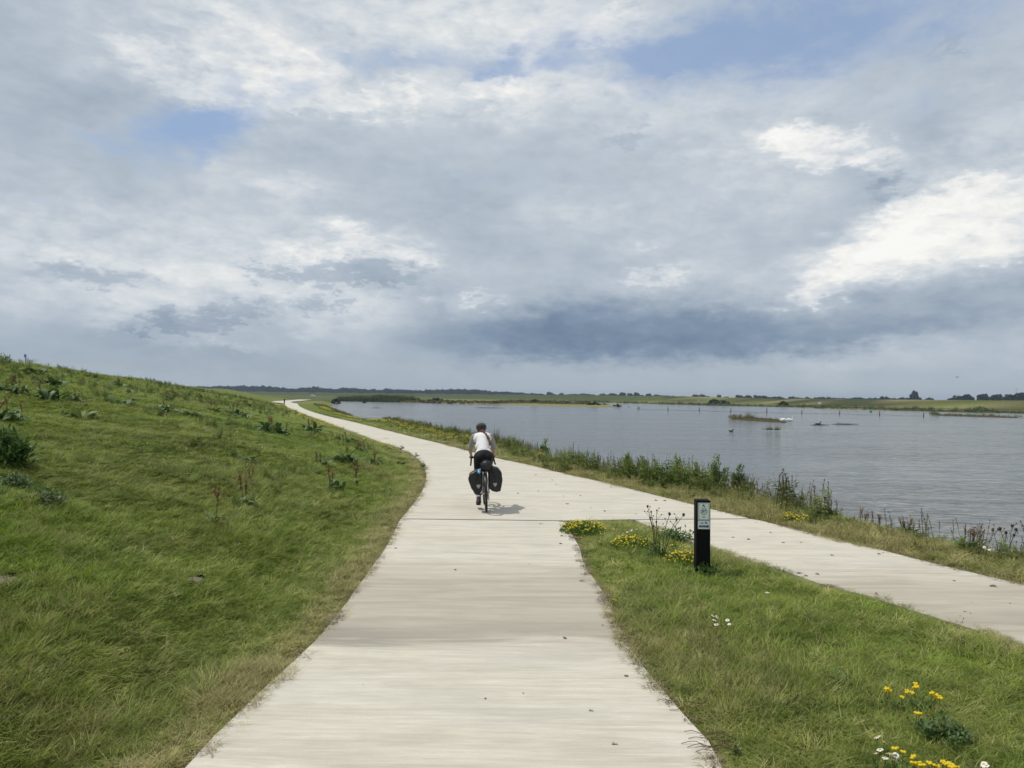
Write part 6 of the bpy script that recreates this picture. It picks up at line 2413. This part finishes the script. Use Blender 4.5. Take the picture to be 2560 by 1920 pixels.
link('cap', bm_mesh('cap', bm, simple('pale_blue_cap', (.30, .50, .70), .4, .5, .05), True), bt)

# ================================================================== lake things
m_wpost = simple('grey_brown_wood', (0.130, 0.105, 0.085), 0.9, 0.1, 0.3, 10)
m_band = simple('dark_wet_wood', (0.045, 0.038, 0.032), 0.6, 0.3, 0.3, 10)
POSTS = [(1572, 1018.5, 3.5, 'very short wooden stake just right of the end of the long spit'),
         (1595, 1024, 9, 'wooden stake nearest to the tip of the long spit'), (1599, 1022, 4.5, 'short stub right behind the stake nearest to the spit'),
         (1670, 1026, 9.5, 'second tall stake from the spit in the row across the lake'), (1748, 1027.5, 9, 'third tall stake from the spit in the row across the lake'),
         (1827, 1030, 9.5, 'stake in the row straight behind the left end of the small islet'),
         (1917, 1032.5, 14, 'tallest stake of the row, behind the right half of the islet'),
         (2004.6, 1034, 9.5, 'stake in the row, first one right of the two swans'), (2099, 1036, 9.5, 'stake in the row, left of the green buoy'),
         (2199, 1038.6, 11, 'stake in the row, just right of the green buoy'), (2309, 1041.5, 11, 'last stake of the row, at the left end of the reedy bar')]
PL = []
for px_, py_, hpx, lb in POSTS:
    p_ = P(px_, py_, ZW)
    hh_ = hpx / F * p_.y
    t_ = thing('water_stake', lb, 'stake', p_, 'stakes standing in the lake')
    bm = bmesh.new()
    add_tube(bm, [(0, 0, -0.5), (random.uniform(-.02, .02), 0, hh_)], [0.10, 0.085], 8)
    link('shaft', bm_mesh('shaft', bm, m_wpost, True), t_)
    bm = bmesh.new()
    add_tube(bm, [(0, 0, -0.02), (0, 0, hh_ * 0.28)], [0.104, 0.102], 8)
    link('wet_band', bm_mesh('wet_band', bm, m_band, True), t_)
    if hpx > 5: PL.append(p_)
bm = bmesh.new()
for a_, b_ in zip(PL[:-1], PL[1:]):
    n = 6
    add_tube(bm, [a_.lerp(b_, k / n) + Vector((0, 0, 0.05 + 0.10 * (1 - math.sin(math.pi * k / n)))) for k in range(n + 1)], 0.022, 4)
link('float_line', bm_mesh('float_line', bm, m_band), None, None, 'thin dark line strung low over the water between the stakes', 'rope')

# islets
def mudbank(px_list, h_, name, label):
    pts = [P(x, y, ZW) for x, y in px_list]
    c_ = sum(pts, Vector((0, 0, 0))) / len(pts)
    bm = bmesh.new()
    top = bm.verts.new((c_.x, c_.y, ZW + h_))
    r0, r1 = [], []
    for p_ in pts:
        r1.append(bm.verts.new((c_.x + (p_.x - c_.x) * .82, c_.y + (p_.y - c_.y) * .7, ZW + h_ * .7)))
        r0.append(bm.verts.new((p_.x, p_.y, ZW - .25)))
    n = len(pts)
    for k in range(n):
        bm.faces.new((r1[k], r1[(k + 1) % n], top))
        bm.faces.new((r0[k], r0[(k + 1) % n], r1[(k + 1) % n], r1[k]))
    bmesh.ops.recalc_face_normals(bm, faces=bm.faces)
    o = link(name, bm_mesh(name, bm, m_mud, True), None, 'structure', label)
    return pts, c_


m_mud = simple('islet_turf', (0.060, 0.055, 0.030), 0.95, 0.1, 0.35, 1.5, 0.5)
mudbank([(1815, 1046), (1850, 1051), (1900, 1054), (1950, 1057.5), (1985, 1058.5), (1976, 1054), (1935, 1049), (1880, 1045), (1840, 1043.5)], 0.22, 'islet', None)
mudbank([(2322, 1036), (2335, 1039), (2400, 1041.5), (2480, 1044), (2575, 1047), (2572, 1044), (2480, 1040), (2400, 1037.5), (2350, 1035.5)], 0.15, 'islet', None)
lowveg = proto_collection('lowveg', [stalk_plant(6, 0.55, m_stem, m_wleaf, m_rust, 8, 40, .2, .15), stalk_plant(6, 0.45, m_stem, m_sedgef, m_sedgef, 8, 20, .2, .15),
                                     tuft(24, .2, .42, .02, .4, m_sedgef, 2), tuft(20, .2, .7, .018, .35, m_reedf, 3)])


def veg(name, label, rows, choices):
    X, Y, S_ = [], [], []
    for (x0, y0), (x1, y1), n, s_, jy in rows:
        for _ in range(n):
            u = random.random()
            p_ = P(x0 + (x1 - x0) * u, y0 + (y1 - y0) * u + random.gauss(0, jy), ZW)
            X.append(p_.x); Y.append(p_.y); S_.append(s_ * random.choice((.4, .6, .9, 1.3)) * random.uniform(.8, 1.2))
    n = len(X)
    pts = np.column_stack([X, Y, np.full(n, ZW + 0.12)])
    S_ = [q * (1.25 if name == 'islet_plants' else 1.0) for q in S_]
    S_ = np.array(S_)
    scatter(name, label, lowveg, pts, np.column_stack([rng.normal(0, .1, n), rng.normal(.1, .1, n), rng.uniform(0, 6.28, n)]), np.column_stack([S_, S_, S_]),
            rng.choice(choices, n), np.full(n, .4), np.zeros(n), rng.random(n))


veg('islet_plants', 'rusty and tan plants on the small islet beside the swans',
    [((1822, 1046.5), (1885, 1050), 170, .75, 1.0), ((1885, 1050), (1950, 1055), 170, .42, 1.0), ((1868, 1047), (1884, 1049), 14, 1.5, .5)], [0, 0, 0, 1, 2])
veg('bar_plants', 'dry reeds and sedge on the long low bar at the right',
    [((2325, 1037), (2345, 1038.5), 40, 1.1, .6), ((2340, 1038.5), (2500, 1042.5), 170, .85, .7), ((2500, 1042), (2570, 1044.5), 50, .6, .6), ((2470, 1041), (2485, 1042), 30, 1.0, .4)], [1, 2, 2, 3])
veg('water_tuft', 'small green tuft of plants growing out of the water below the islet', [((1908, 1078), (1955, 1078.5), 46, .55, .5)], [2, 3, 1])

# swans
SWS = 1.35
m_swan = simple('white_feathers', (0.80, 0.80, 0.78), 0.8, 0.1, 0.03)
m_bill = simple('orange_bill', (0.50, 0.15, 0.03), 0.5)
for px_, py_, lb, hd, up_ in [(1957, 1054.5, 'left white swan lying low on the right end of the islet', -1, 0), (1974, 1055, 'right white swan, more upright, on the islet tip', 1, 1)]:
    p_ = P(px_, py_, ZW + .1)
    t_ = thing('swan', lb, 'swan', p_)
    t_.scale = (.85, .85, .95)

    def sw(bm):
        add_ball(bm, (0, 0, .22), (.46, .24, .21), 18)
        add_ball(bm, (-hd * .12, 0, .33), (.34, .20, .15), 16)
        limb(bm, [(-hd * .40, 0, .26), (-hd * .62, 0, .30)], (.12, .03))
        if up_:
            limb(bm, [(hd * .34, 0, .28), (hd * .48, 0, .46), (hd * .38, 0, .64), (hd * .44, 0, .76)], (.10, .06, .05, .048))
            add_ball(bm, (hd * .48, 0, .77), (.085, .05, .055), 12)
        else:
            limb(bm, [(hd * .36, 0, .28), (hd * .40, 0, .42), (hd * .20, 0, .47), (0, .05, .44)], (.10, .06, .05, .045))
            add_ball(bm, (-.02 * hd, .06, .44), (.075, .05, .05), 12)
    fuse('body', sw, m_swan, t_, 0.025, 3)
    bm = bmesh.new()
    b0 = Vector((hd * .55, 0, .76)) if up_ else Vector((-hd * .09, .07, .43))
    add_tube(bm, [b0, b0 + Vector((hd * (.10 if up_ else -.08), 0, -.03))], [.025, .012], 8)
    link('bill', bm_mesh('bill', bm, m_bill), t_)

m_duck = simple('dark_duck', (0.035, 0.030, 0.026), 0.8, 0.1, 0.2)
for px_, py_, lb, hd, sz in [(2046, 1061.5, 'dark water bird perched on a floating branch right of the swans', 1, 1.3), (1828, 1079, 'tiny dark duck swimming below the islet', 1, .9),
                             (911, 1007.5, 'dark duck-shaped waterfowl near the far reeds at left', -1, 3.2)]:
    p_ = P(px_, py_, ZW)
    t_ = thing('water_bird', lb, 'bird', p_)
    t_.scale = (sz, sz, sz)

    def dk_(bm):
        add_ball(bm, (0, 0, .05), (.20, .10, .08), 14)
        limb(bm, [(-hd * .15, 0, .08), (-hd * .25, 0, .12)], (.05, .02))
        limb(bm, [(hd * .14, 0, .08), (hd * .17, 0, .20)], (.045, .035))
        add_ball(bm, (hd * .19, 0, .23), (.055, .04, .042), 12)
        limb(bm, [(hd * .22, 0, .22), (hd * .29, 0, .21)], (.02, .012))
    fuse('body', dk_, m_duck, t_, 0.014, 2)
for px_, py_, lb, ln in [(2048, 1063, 'floating dark branch under the perched bird', 1.1), (2110, 1061, 'long thin dark branch floating right of the perched bird', 1.7),
                         (1220, 1020, 'thin brown sticks breaking the water left of the spit', 4.0), (940, 1020, 'dark twig sticking out of the water near the far reeds', 1.0)]:
    p_ = P(px_, py_, ZW)
    bm = bmesh.new()
    add_tube(bm, [(-ln, 0, -.03), (-ln * .3, .1, .05), (ln * .3, 0, .04), (ln, -.1, .06)], [.03, .05, .045, .02], 6)
    add_tube(bm, [(-ln * .3, .1, .05), (-ln * .5, .1, .30)], [.03, .012], 5)
    add_tube(bm, [(ln * .2, 0, .05), (ln * .35, 0, .22)], [.03, .012], 5)
    o = link('driftwood', bm_mesh('driftwood', bm, m_band), None, None, lb, 'driftwood')
    o.location = p_
# buoys
for px_, py_, lb, cc_, cone in [(2177, 1031, 'small green cone buoy afloat between two stakes', (.02, .22, .13), 1), (2227, 1025.5, 'small red buoy close to the right shore', (.50, .05, .03), 0)]:
    p_ = P(px_, py_, ZW)
    t_ = thing('buoy', lb, 'buoy', p_)
    mb = simple('buoy_paint', cc_, .5)
    bm = bmesh.new()
    add_tube(bm, [(0, 0, -.15), (0, 0, .12)], [.32, .30], 14)
    link('float', bm_mesh('float', bm, mb, True), t_)
    bm = bmesh.new()
    if cone: add_tube(bm, [(0, 0, .12), (0, 0, .62)], [.28, .03], 14)
    else: add_tube(bm, [(0, 0, .12), (0, 0, .50)], [.22, .20], 14)
    link('top_mark', bm_mesh('top_mark', bm, mb, True), t_)
    bm = bmesh.new()
    add_tube(bm, [(0, 0, .5), (0, 0, .80)], .02, 6)
    link('staff', bm_mesh('staff', bm, m_band), t_)
# motor boat
p_ = PD(781, 991.2, 700)
p_.z = ZW
boat = thing('motor_boat', 'small white motor boat on the canal behind the far bend of the path', 'boat', p_)
m_hull = simple('white_gelcoat', (.80, .80, .79), .3, .5, .02)
bm = bmesh.new()
secs = []
for x, wd, zb, zt in ((-3.4, 1.1, .0, .75), (-1.5, 1.25, -.1, .8), (.8, 1.2, -.1, .95), (2.4, .8, .0, 1.15), (3.5, .06, .4, 1.3)):
    secs.append([bm.verts.new(v) for v in ((x, -wd, zt), (x, -wd * .8, zb + .2), (x, 0, zb - .1), (x, wd * .8, zb + .2), (x, wd, zt))])
for a_, b_ in zip(secs[:-1], secs[1:]):
    for k in range(5): bm.faces.new((a_[k], a_[(k + 1) % 5], b_[(k + 1) % 5], b_[k]))
bm.faces.new(secs[0])
bm.faces.new(secs[-1][::-1])
bmesh.ops.recalc_face_normals(bm, faces=bm.faces)
link('hull', bm_mesh('hull', bm, m_hull), boat)
bm = bmesh.new()
add_box(bm, (.3, 0, 1.35), (2.6, 1.6, .9), None, .12)
add_box(bm, (-.3, 0, 1.95), (1.6, 1.4, .35), None, .08)
link('cabin', bm_mesh('cabin', bm, m_hull), boat)
m_glass = simple('dark_glass', (.02, .03, .035), .1, .5)
for s_ in (-1, 1):
    bm = bmesh.new()
    add_box(bm, (.3, s_ * .81, 1.48), (2.0, .04, .35), None)
    link('cabin_window', bm_mesh('cabin_window', bm, m_glass), boat)
bm = bmesh.new()
add_tube(bm, [(-.5, 0, 2.1), (-.5, 0, 3.0)], .04, 6)
link('mast', bm_mesh('mast', bm, m_hull), boat)
boat.rotation_euler = (0, 0, R(-8))

# small dark marker post beside the far path and one fence post on the far dyke foot
p_ = P(715, 997, 0.0)
p_ = Vector((p_.x * 0.62, p_.y * 0.62, 0)) if p_.y > 200 else p_
p_ = Vector((-.3055 * 160, 160, 0))
p_.z = Hs(p_.x, p_.y)
t_ = thing('marker_post', 'short dark marker post at the foot of the dyke beside the far bend', 'post', p_)
bm = bmesh.new()
add_box(bm, (0, 0, .45), (.20, .20, 1.5), None, .02)
link('post_body', bm_mesh('post_body', bm, m_post), t_)
bm = bmesh.new()
add_box(bm, (0, 0, 1.22), (.24, .24, .06), None, .01)
link('cap', bm_mesh('cap', bm, m_post), t_)

# blue sign on the crest at the far left, seen over the edge of the dyke
sg = None
for yy_ in range(26, 60):
    x_ = ray(69, 905).x / ray(69, 905).y * yy_
    if Hs(x_, yy_) > 3.2: sg = (x_, yy_)
    if sg: break
sp0 = Vector((sg[0] - .7, sg[1] + .9, 0))
sp0.z = Hs(sp0.x, sp0.y)
t_ = thing('information_sign', 'small blue sign with white print standing on the dyke crest at upper left', 'sign', sp0)
sign_top = PD(69, 886, sp0.y).z - sp0.z
m_gray = simple('grey_steel', (.35, .36, .37), .4, .5, metal=.6)
bm = bmesh.new()
add_tube(bm, [(0, .02, -.2), (0, .02, sign_top)], .022, 8)
link('pole', bm_mesh('pole', bm, m_gray), t_)
bm = bmesh.new()
add_box(bm, (0, -.012, sign_top - .075), (.115, .012, .14), None, .004)
pn = link('sign_panel', bm_mesh('sign_panel', bm, simple('sign_blue', (.03, .14, .42), .4)), t_)
bm = bmesh.new()
for k, zz in enumerate((.115, .095, .055)):
    add_box(bm, (0, -.020, sign_top - zz), (.08 - .02 * (k % 2), .003, .008))
link('print', bm_mesh('print', bm, m_swhite), pn)

# white sign boards and a roof far off on the right dyke
for px_, py_, w_, h_, dist, lb, nm, cat in [(2049, 1005.5, 1.3, .9, 300, 'tiny white board on the far dyke slope right of the islet', 'white_board', 'board'),
                                            (1746, 1002, .9, .9, 420, 'tiny white board in the green far fields above the stakes', 'white_board', 'board')]:
    p_ = PD(px_, py_, dist)
    g_ = Hs(p_.x, p_.y)
    t_ = thing(nm, lb, cat, (p_.x, p_.y, g_))
    bm = bmesh.new()
    add_box(bm, (0, 0, 1.1), (w_, .06, h_), None, .01)
    link('panel', bm_mesh('panel', bm, m_hull), t_)
    bm = bmesh.new()
    for s_ in (-1, 1): add_tube(bm, [(s_ * w_ * .35, .05, -.2), (s_ * w_ * .35, .05, 1.5)], .05, 6)
    link('legs', bm_mesh('legs', bm, m_gray), t_)
p_ = PD(2098, 1000.2, 480)
t_ = thing('white_camper', 'white camper van roof showing just over the far dyke', 'camper', (p_.x, p_.y, p_.z - 1.1))
bm = bmesh.new()
add_box(bm, (0, 0, .9), (6.5, 2.2, 1.9), None, .25)
link('body', bm_mesh('body', bm, m_hull), t_)
bm = bmesh.new()
add_box(bm, (1.2, -1.11, 1.2), (2.6, .03, .5))
link('window', bm_mesh('window', bm, m_glass), t_)

# floodlight mast and bird
p_ = PD(2541, 1000, 850)
t_ = thing('light_mast', 'thin floodlight mast rising above the trees at the right edge', 'mast', (p_.x, p_.y, -.4))
bm = bmesh.new()
zt_ = PD(2541, 973, 850).z + .4
add_tube(bm, [(0, 0, 0), (0, 0, zt_)], [.16, .10], 8)
link('pole', bm_mesh('pole', bm, m_gray), t_)
bm = bmesh.new()
add_box(bm, (0, 0, zt_), (3.0, .5, .35), None)
for k in range(4): add_box(bm, (-1.2 + .8 * k, -.3, zt_ - .1), (.5, .4, .5), None, .05)
link('lamp_heads', bm_mesh('lamp_heads', bm, m_gray), t_)
p_ = PD(2393, 943, 120)
t_ = thing('flying_bird', 'tiny dark bird flying over the far right trees', 'bird', p_)
bm = bmesh.new()
add_ball(bm, (0, 0, 0), (.07, .17, .06), 10)
link('body', bm_mesh('body', bm, m_duck, True), t_)
for s_ in (-1, 1):
    bm = bmesh.new()
    vs = [bm.verts.new(v) for v in ((s_ * .03, .07, .02), (s_ * .22, .09, .12), (s_ * .40, -.02, .05), (s_ * .20, -.05, .10), (s_ * .03, -.07, .02))]
    bm.faces.new(vs)
    o = link('wing', bm_mesh('wing', bm, m_duck), t_)
    o.modifiers.new('solid', 'SOLIDIFY').thickness = .012

# ================================================================== far trees
def crown_mesh(kind, seed):
    r_ = random.Random(seed)
    V, Fc = [], []
    lobes = []
    n = {'round': 7, 'tall': 8, 'wide': 9}[kind]
    for i in range(n):
        if kind == 'tall':
            lobes.append((r_.gauss(0, .13), r_.gauss(0, .13), .18 + .72 * i / (n - 1), (.30 if i < n - 2 else .17) * (1.15 - .45 * i / n)))
        elif kind == 'wide':
            lobes.append((r_.uniform(-.42, .42), r_.gauss(0, .2), r_.uniform(.30, .66), r_.uniform(.20, .32)))
        else:
            a_ = r_.uniform(0, 6.28)
            lobes.append((.24 * math.cos(a_), .24 * math.sin(a_), r_.uniform(.32, .72), r_.uniform(.22, .34)))
    for lx, ly, lz, lr in lobes:
        for _ in range(64):
            th, cz_ = r_.uniform(0, 6.28), r_.uniform(-.75, 1)
            sz_ = math.sqrt(1 - cz_ * cz_)
            d = Vector((math.cos(th) * sz_, math.sin(th) * sz_, cz_))
            c_ = Vector((lx, ly, lz)) + d * lr * r_.uniform(.72, 1.05)
            q = Euler((r_.uniform(0, 6), r_.uniform(0, 6), r_.uniform(0, 6))).to_matrix()
            s_ = r_.uniform(.05, .10)
            i0 = len(V)
            V += [c_ + q @ Vector(v) * s_ for v in ((-.9, -.6, 0), (.8, -.7, .1), (.9, .7, 0), (-.7, .8, -.1))]
            Fc.append((i0, i0 + 1, i0 + 2, i0 + 3))
    return V, Fc


def tree_mat(name, c_):
    m, t, out = mat_new(name)
    pos = t.new('ShaderNodeNewGeometry').outputs['Position']
    n = t.noise(pos, 0.35, 3, .6)
    principled(t, out, t.vmath('SCALE', t.vmath('ADD', c_, (0, 0, 0)), scale=t.mapr(n, .3, .7, .6, 1.4)), .9, .1)
    return m


m_tree = tree_mat('far_tree_foliage', (0.022, 0.036, 0.020))
m_bark = simple('far_bark', (.06, .05, .04), .9)
CR = {}
for kd in ('round', 'tall', 'wide'):
    CR[kd] = []
    for sd_ in range(3):
        V, Fc = crown_mesh(kd, sd_ * 7 + len(kd))
        CR[kd].append(new_mesh('crown', V, Fc, m_tree))
bm = bmesh.new()
add_tube(bm, [(0, 0, 0), (0.01, 0, .35), (-.02, 0, .7)], [.035, .025, .01], 6)
add_tube(bm, [(0, 0, .3), (.16, .04, .6)], [.018, .006], 5)
add_tube(bm, [(0, 0, .35), (-.15, -.05, .65)], [.016, .006], 5)
TRUNK = bm_mesh('trunk', bm, m_bark)


def far_tree(px_, w_, ty, dist, kd, label, group):
    base = PD(px_, 1000, dist)
    z0 = -0.45
    top = PD(px_, ty, dist).z
    H_ = top - z0
    t_ = thing('far_tree', label, 'tree', (base.x, base.y, z0), group)
    wd = w_ / F * dist * (1.22 if px_ > 2370 else 1.0)
    c_ = link('crown', random.choice(CR[kd]), t_)
    k_ = {'round': 1.05, 'tall': .85, 'wide': 1.25}[kd]
    c_.scale = (wd / k_, wd / k_, H_ * 1.02)
    c_.rotation_euler = (0, 0, random.uniform(0, 6.28) if kd != 'wide' else random.gauss(0, .2))
    tr = link('trunk', TRUNK, t_)
    tr.scale = (H_ * .6, H_ * .6, H_)
    return t_


GR = 'lone trees and small groups on the horizon'
LT = [(1325, 34, 985.5, 1300, 'wide', 0), (1352, 24, 983.5, 1250, 'wide', 0), (1375, 18, 979, 1200, 'round', 0), (1404, 16, 981, 1250, 'round', 0),
      (1440, 34, 984.5, 1300, 'wide', 0), (1475, 30, 985.5, 1300, 'wide', 0), (1506, 16, 984, 1200, 'round', 0), (1532, 22, 982.5, 1150, 'round', 0), (1556, 18, 981, 1120, 'round', 0),
      (1575, 16, 983, 1120, 'round', 0), (1591, 15, 981.5, 1120, 'round', 0), (1605, 12, 987.5, 1120, 'round', 0), (1621, 16, 983, 1100, 'round', 0), (1641, 20, 985.5, 1100, 'wide', 0),
      (1665, 22, 986, 1100, 'wide', 0), (1706, 18, 990, 1050, 'wide', 0), (1738, 18, 986.5, 1000, 'round', 0), (1756, 16, 986, 1000, 'round', 0), (1769, 12, 988.5, 1000, 'round', 0),
      (1798, 12, 987, 1000, 'round', 0), (1816, 20, 991, 1000, 'wide', 0), (1848, 20, 988, 950, 'round', 0), (1870, 24, 987.5, 950, 'wide', 0), (1893, 20, 986.5, 900, 'round', 0),
      (1910, 16, 988.5, 900, 'round', 0), (1942, 28, 988, 880, 'wide', 0), (1979, 20, 990.5, 900, 'wide', 0), (2018, 15, 991.5, 880, 'wide', 0), (2038, 7, 992, 880, 'round', 0),
      (2058, 16, 991.5, 860, 'wide', 0), (2072, 12, 990.5, 860, 'round', 0), (2110, 12, 994.5, 900, 'wide', 0), (2134, 16, 995, 900, 'wide', 0), (2162, 16, 995, 900, 'wide', 0),
      (2188, 13, 994.5, 880, 'round', 0), (2206, 12, 991.5, 850, 'tall', 0), (2218, 12, 992, 850, 'tall', 0), (2233, 18, 992, 850, 'wide', 0), (2256, 18, 992.5, 830, 'wide', 0),
      (2286, 18, 979, 800, 'tall', 'tall cone-shaped tree, by far the tallest on the right horizon'), (2276, 20, 991, 800, 'wide', 'low trees at the left foot of the tall cone-shaped tree'),
      (2298, 12, 993, 800, 'round', 'small tree at the right foot of the tall cone-shaped tree'), (2324, 24, 993.5, 820, 'wide', 'low wide tree standing apart right of the tall cone-shaped one'),
      (2376, 16, 994, 700, 'round', 'smallest, leftmost crown of the dark group at the right edge'), (2394, 24, 986.5, 700, 'round', 'second crown from the left in the dark group at the right edge'),
      (2422, 32, 984.5, 700, 'wide', 'broad domed crown in the dark group at the right edge, third from its left'), (2460, 34, 983.5, 700, 'wide', 'domed crown standing free in the middle of the right dark group'),
      (2496, 36, 984.5, 700, 'wide', 'flat-topped crown right of the free-standing domed one'), (2532, 34, 981.5, 690, 'round', 'high crown under the floodlight mast'),
      (2556, 36, 979.5, 690, 'wide', 'crown cut by the right edge of the photo')]
MARKS = [(1325, 'the outer half of the long spit'), (1440, 'the end of the long spit'), (1551, 'the tip of the long spit'), (1597, 'the first stake'), (1670, 'the second stake'),
         (1748, 'the third stake'), (1800, 'the dark shore bushes'), (1835, 'the fourth stake'), (1895, 'the small islet'), (1935, 'the tallest stake'), (1966, 'the two swans'), (2005, 'the stake right of the swans'),
         (2046, 'the perched water bird'), (2100, 'the camper roof'), (2138, 'the low saddle of the far dyke'), (2177, 'the green buoy'), (2206, 'the stake right of the green buoy'),
         (2227, 'the red buoy'), (2252, 'the gap before the tall cone-shaped tree')]
for px_, w_, ty, dist, kd, lb in LT:
    if lb:
        far_tree(px_, w_, ty, dist, kd, lb, None)
    else:
        mk = min(MARKS, key=lambda m_: abs(m_[0] - px_))
        rel_ = 'straight above' if abs(mk[0] - px_) < 7 else 'just left of' if px_ < mk[0] else 'just right of'
        far_tree(px_, w_, ty, dist, kd, '%s tree on the horizon, %s %s' % ('wide low' if kd == 'wide' else 'slim' if w_ < 14 else 'round', rel_, mk[1]), GR)
LG = [(964, 15, 969.5, 'left of two high crowns above the far wood on the left'), (981, 15, 969.5, 'second of the high crowns above the far wood on the left'),
      (996, 12, 969.5, 'single rounded crown right of the two high ones above the far wood'), (1066, 9, 972.5, 'left of a small pair of crowns poking above the far wood'),
      (1077, 9, 972.5, 'right of a small pair of crowns poking above the far wood'), (857, 16, 968, 'left end of the flat high clump above the far wood'), (875, 16, 968, 'right end of the flat high clump above the far wood')]
for px_, w_, ty, lb in LG: far_tree(px_, w_, ty + 1, 1380, 'round', lb, None)


def far_wood():
    """the unbroken wood along the left horizon"""
    prof = [(480, 966), (600, 964), (635, 964), (682, 967), (717, 969.5), (730, 972), (761, 967.5), (809, 969), (840, 972), (856, 969), (885, 969), (920, 974), (950, 975), (964, 973), (1010, 974), (1046, 975),
            (1070, 976), (1090, 974.5), (1120, 972.5), (1160, 973), (1204, 974), (1222, 978), (1240, 979), (1262, 978.5), (1290, 980.5), (1330, 984)]
    prof = [(x, y + 0.8) for x, y in prof] + [(1345, 986.5), (1520, 986.5), (1684, 989.3), (1905, 993.8), (2000, 995), (2110, 996), (2180, 995), (2275, 995.5)]
    P_, I_, S_, H_ = [], [], [], []
    for x in list(np.arange(470, 1345, 2.6)) + list(np.arange(1345, 1684, 3.2)) + list(np.arange(1905, 2275, 3.4)):
        y = np.interp(x, [p[0] for p in prof], [p[1] for p in prof])
        for dd in ((1420, 1480) if x < 1345 else (1350,) if x < 1700 else (1000,)):
            xx = x + random.gauss(0, 2)
            d = dd + random.uniform(-25, 25)
            b_ = PD(xx, 1000, d)
            top = PD(xx, y + random.gauss(0.6, 1.6), d).z
            P_.append((b_.x, b_.y, -.5))
            w_ = random.uniform(9, 15) * (1 if x < 1345 else .8)
            S_.append((w_, w_, max(2, top + .5)))
            I_.append(random.randrange(6))
    n = len(P_)
    pc = proto_collection('wood', CR['round'] + CR['wide'])
    scatter('far_wood', 'dark blue-green wood forming the unbroken left horizon behind the far dyke', pc, np.array(P_),
            np.column_stack([np.zeros(n), np.zeros(n), rng.uniform(0, 6.28, n)]), np.array(S_), np.array(I_), np.zeros(n), np.zeros(n), rng.random(n))


far_wood()

# bushes and taller reeds that stand out on the far shores
GB = 'dark bushes on the far lake shore'
for px_, py_, r_, h_, lb in [(1790, 1011.5, 3.2, 2.2, 'dark rounded bush on the back shore above the stakes'), (1815, 1013, 2.4, 1.6, 'lower dark bush right beside the rounded one on the back shore'),
                             (1962, 1016, 2.0, 1.8, 'dark bush on the grassy shore above the islet'), (1338, 1010.5, 1.8, 1.6, 'dark bush in the middle of the long spit'),
                             (1545, 1017, 1.4, .9, 'dark sedge clump at the very tip of the spit'), (1485, 1015.5, 2.0, .8, 'dark sedge clump near the end of the spit'),
                             (1090, 1006.5, 3.2, 1.5, 'dark bush patch where the reeds end on the far shore'), (990, 1003.5, 2.6, 1.6, 'dark bush at the right end of the reed bed'),
                             (2460, 1031, 1.8, 1.2, 'green bush on the right shore above the reedy bar'), (835, 1009, 1.6, 1.4, 'dark bush on the near bank corner beside the far bend')]:
    p_ = P(px_, py_, ZW)
    p_.y += 1.5
    p_.z = max(Hs(p_.x, p_.y), ZW)
    t_ = thing('shore_bush', lb, 'bush', p_, GB)
    me = bushy(130, 1, 1, m_tree if 'dark' in lb else m_bush, .28)
    o = link('crown', me, t_)
    o.scale = (r_, r_ * .7, h_)

# ------------------------------------------------------------------ air
m_haze, t, out = mat_new('air')
pv = t.new('ShaderNodeVolumePrincipled')
pv.inputs['Color'].default_value = (0.60, 0.72, 0.90, 1)
pv.inputs['Density'].default_value = 0.00020
pv.inputs['Anisotropy'].default_value = 0.2
t.l.new(pv.outputs[0], out.inputs['Volume'])
bm = bmesh.new()
add_box(bm, (0, 0, 7.5), (7400, 7400, 26))
hz = link('haze', bm_mesh('haze', bm, m_haze), None, 'stuff', 'thin bluish air over the whole place')
hz.display_type = 'WIRE'
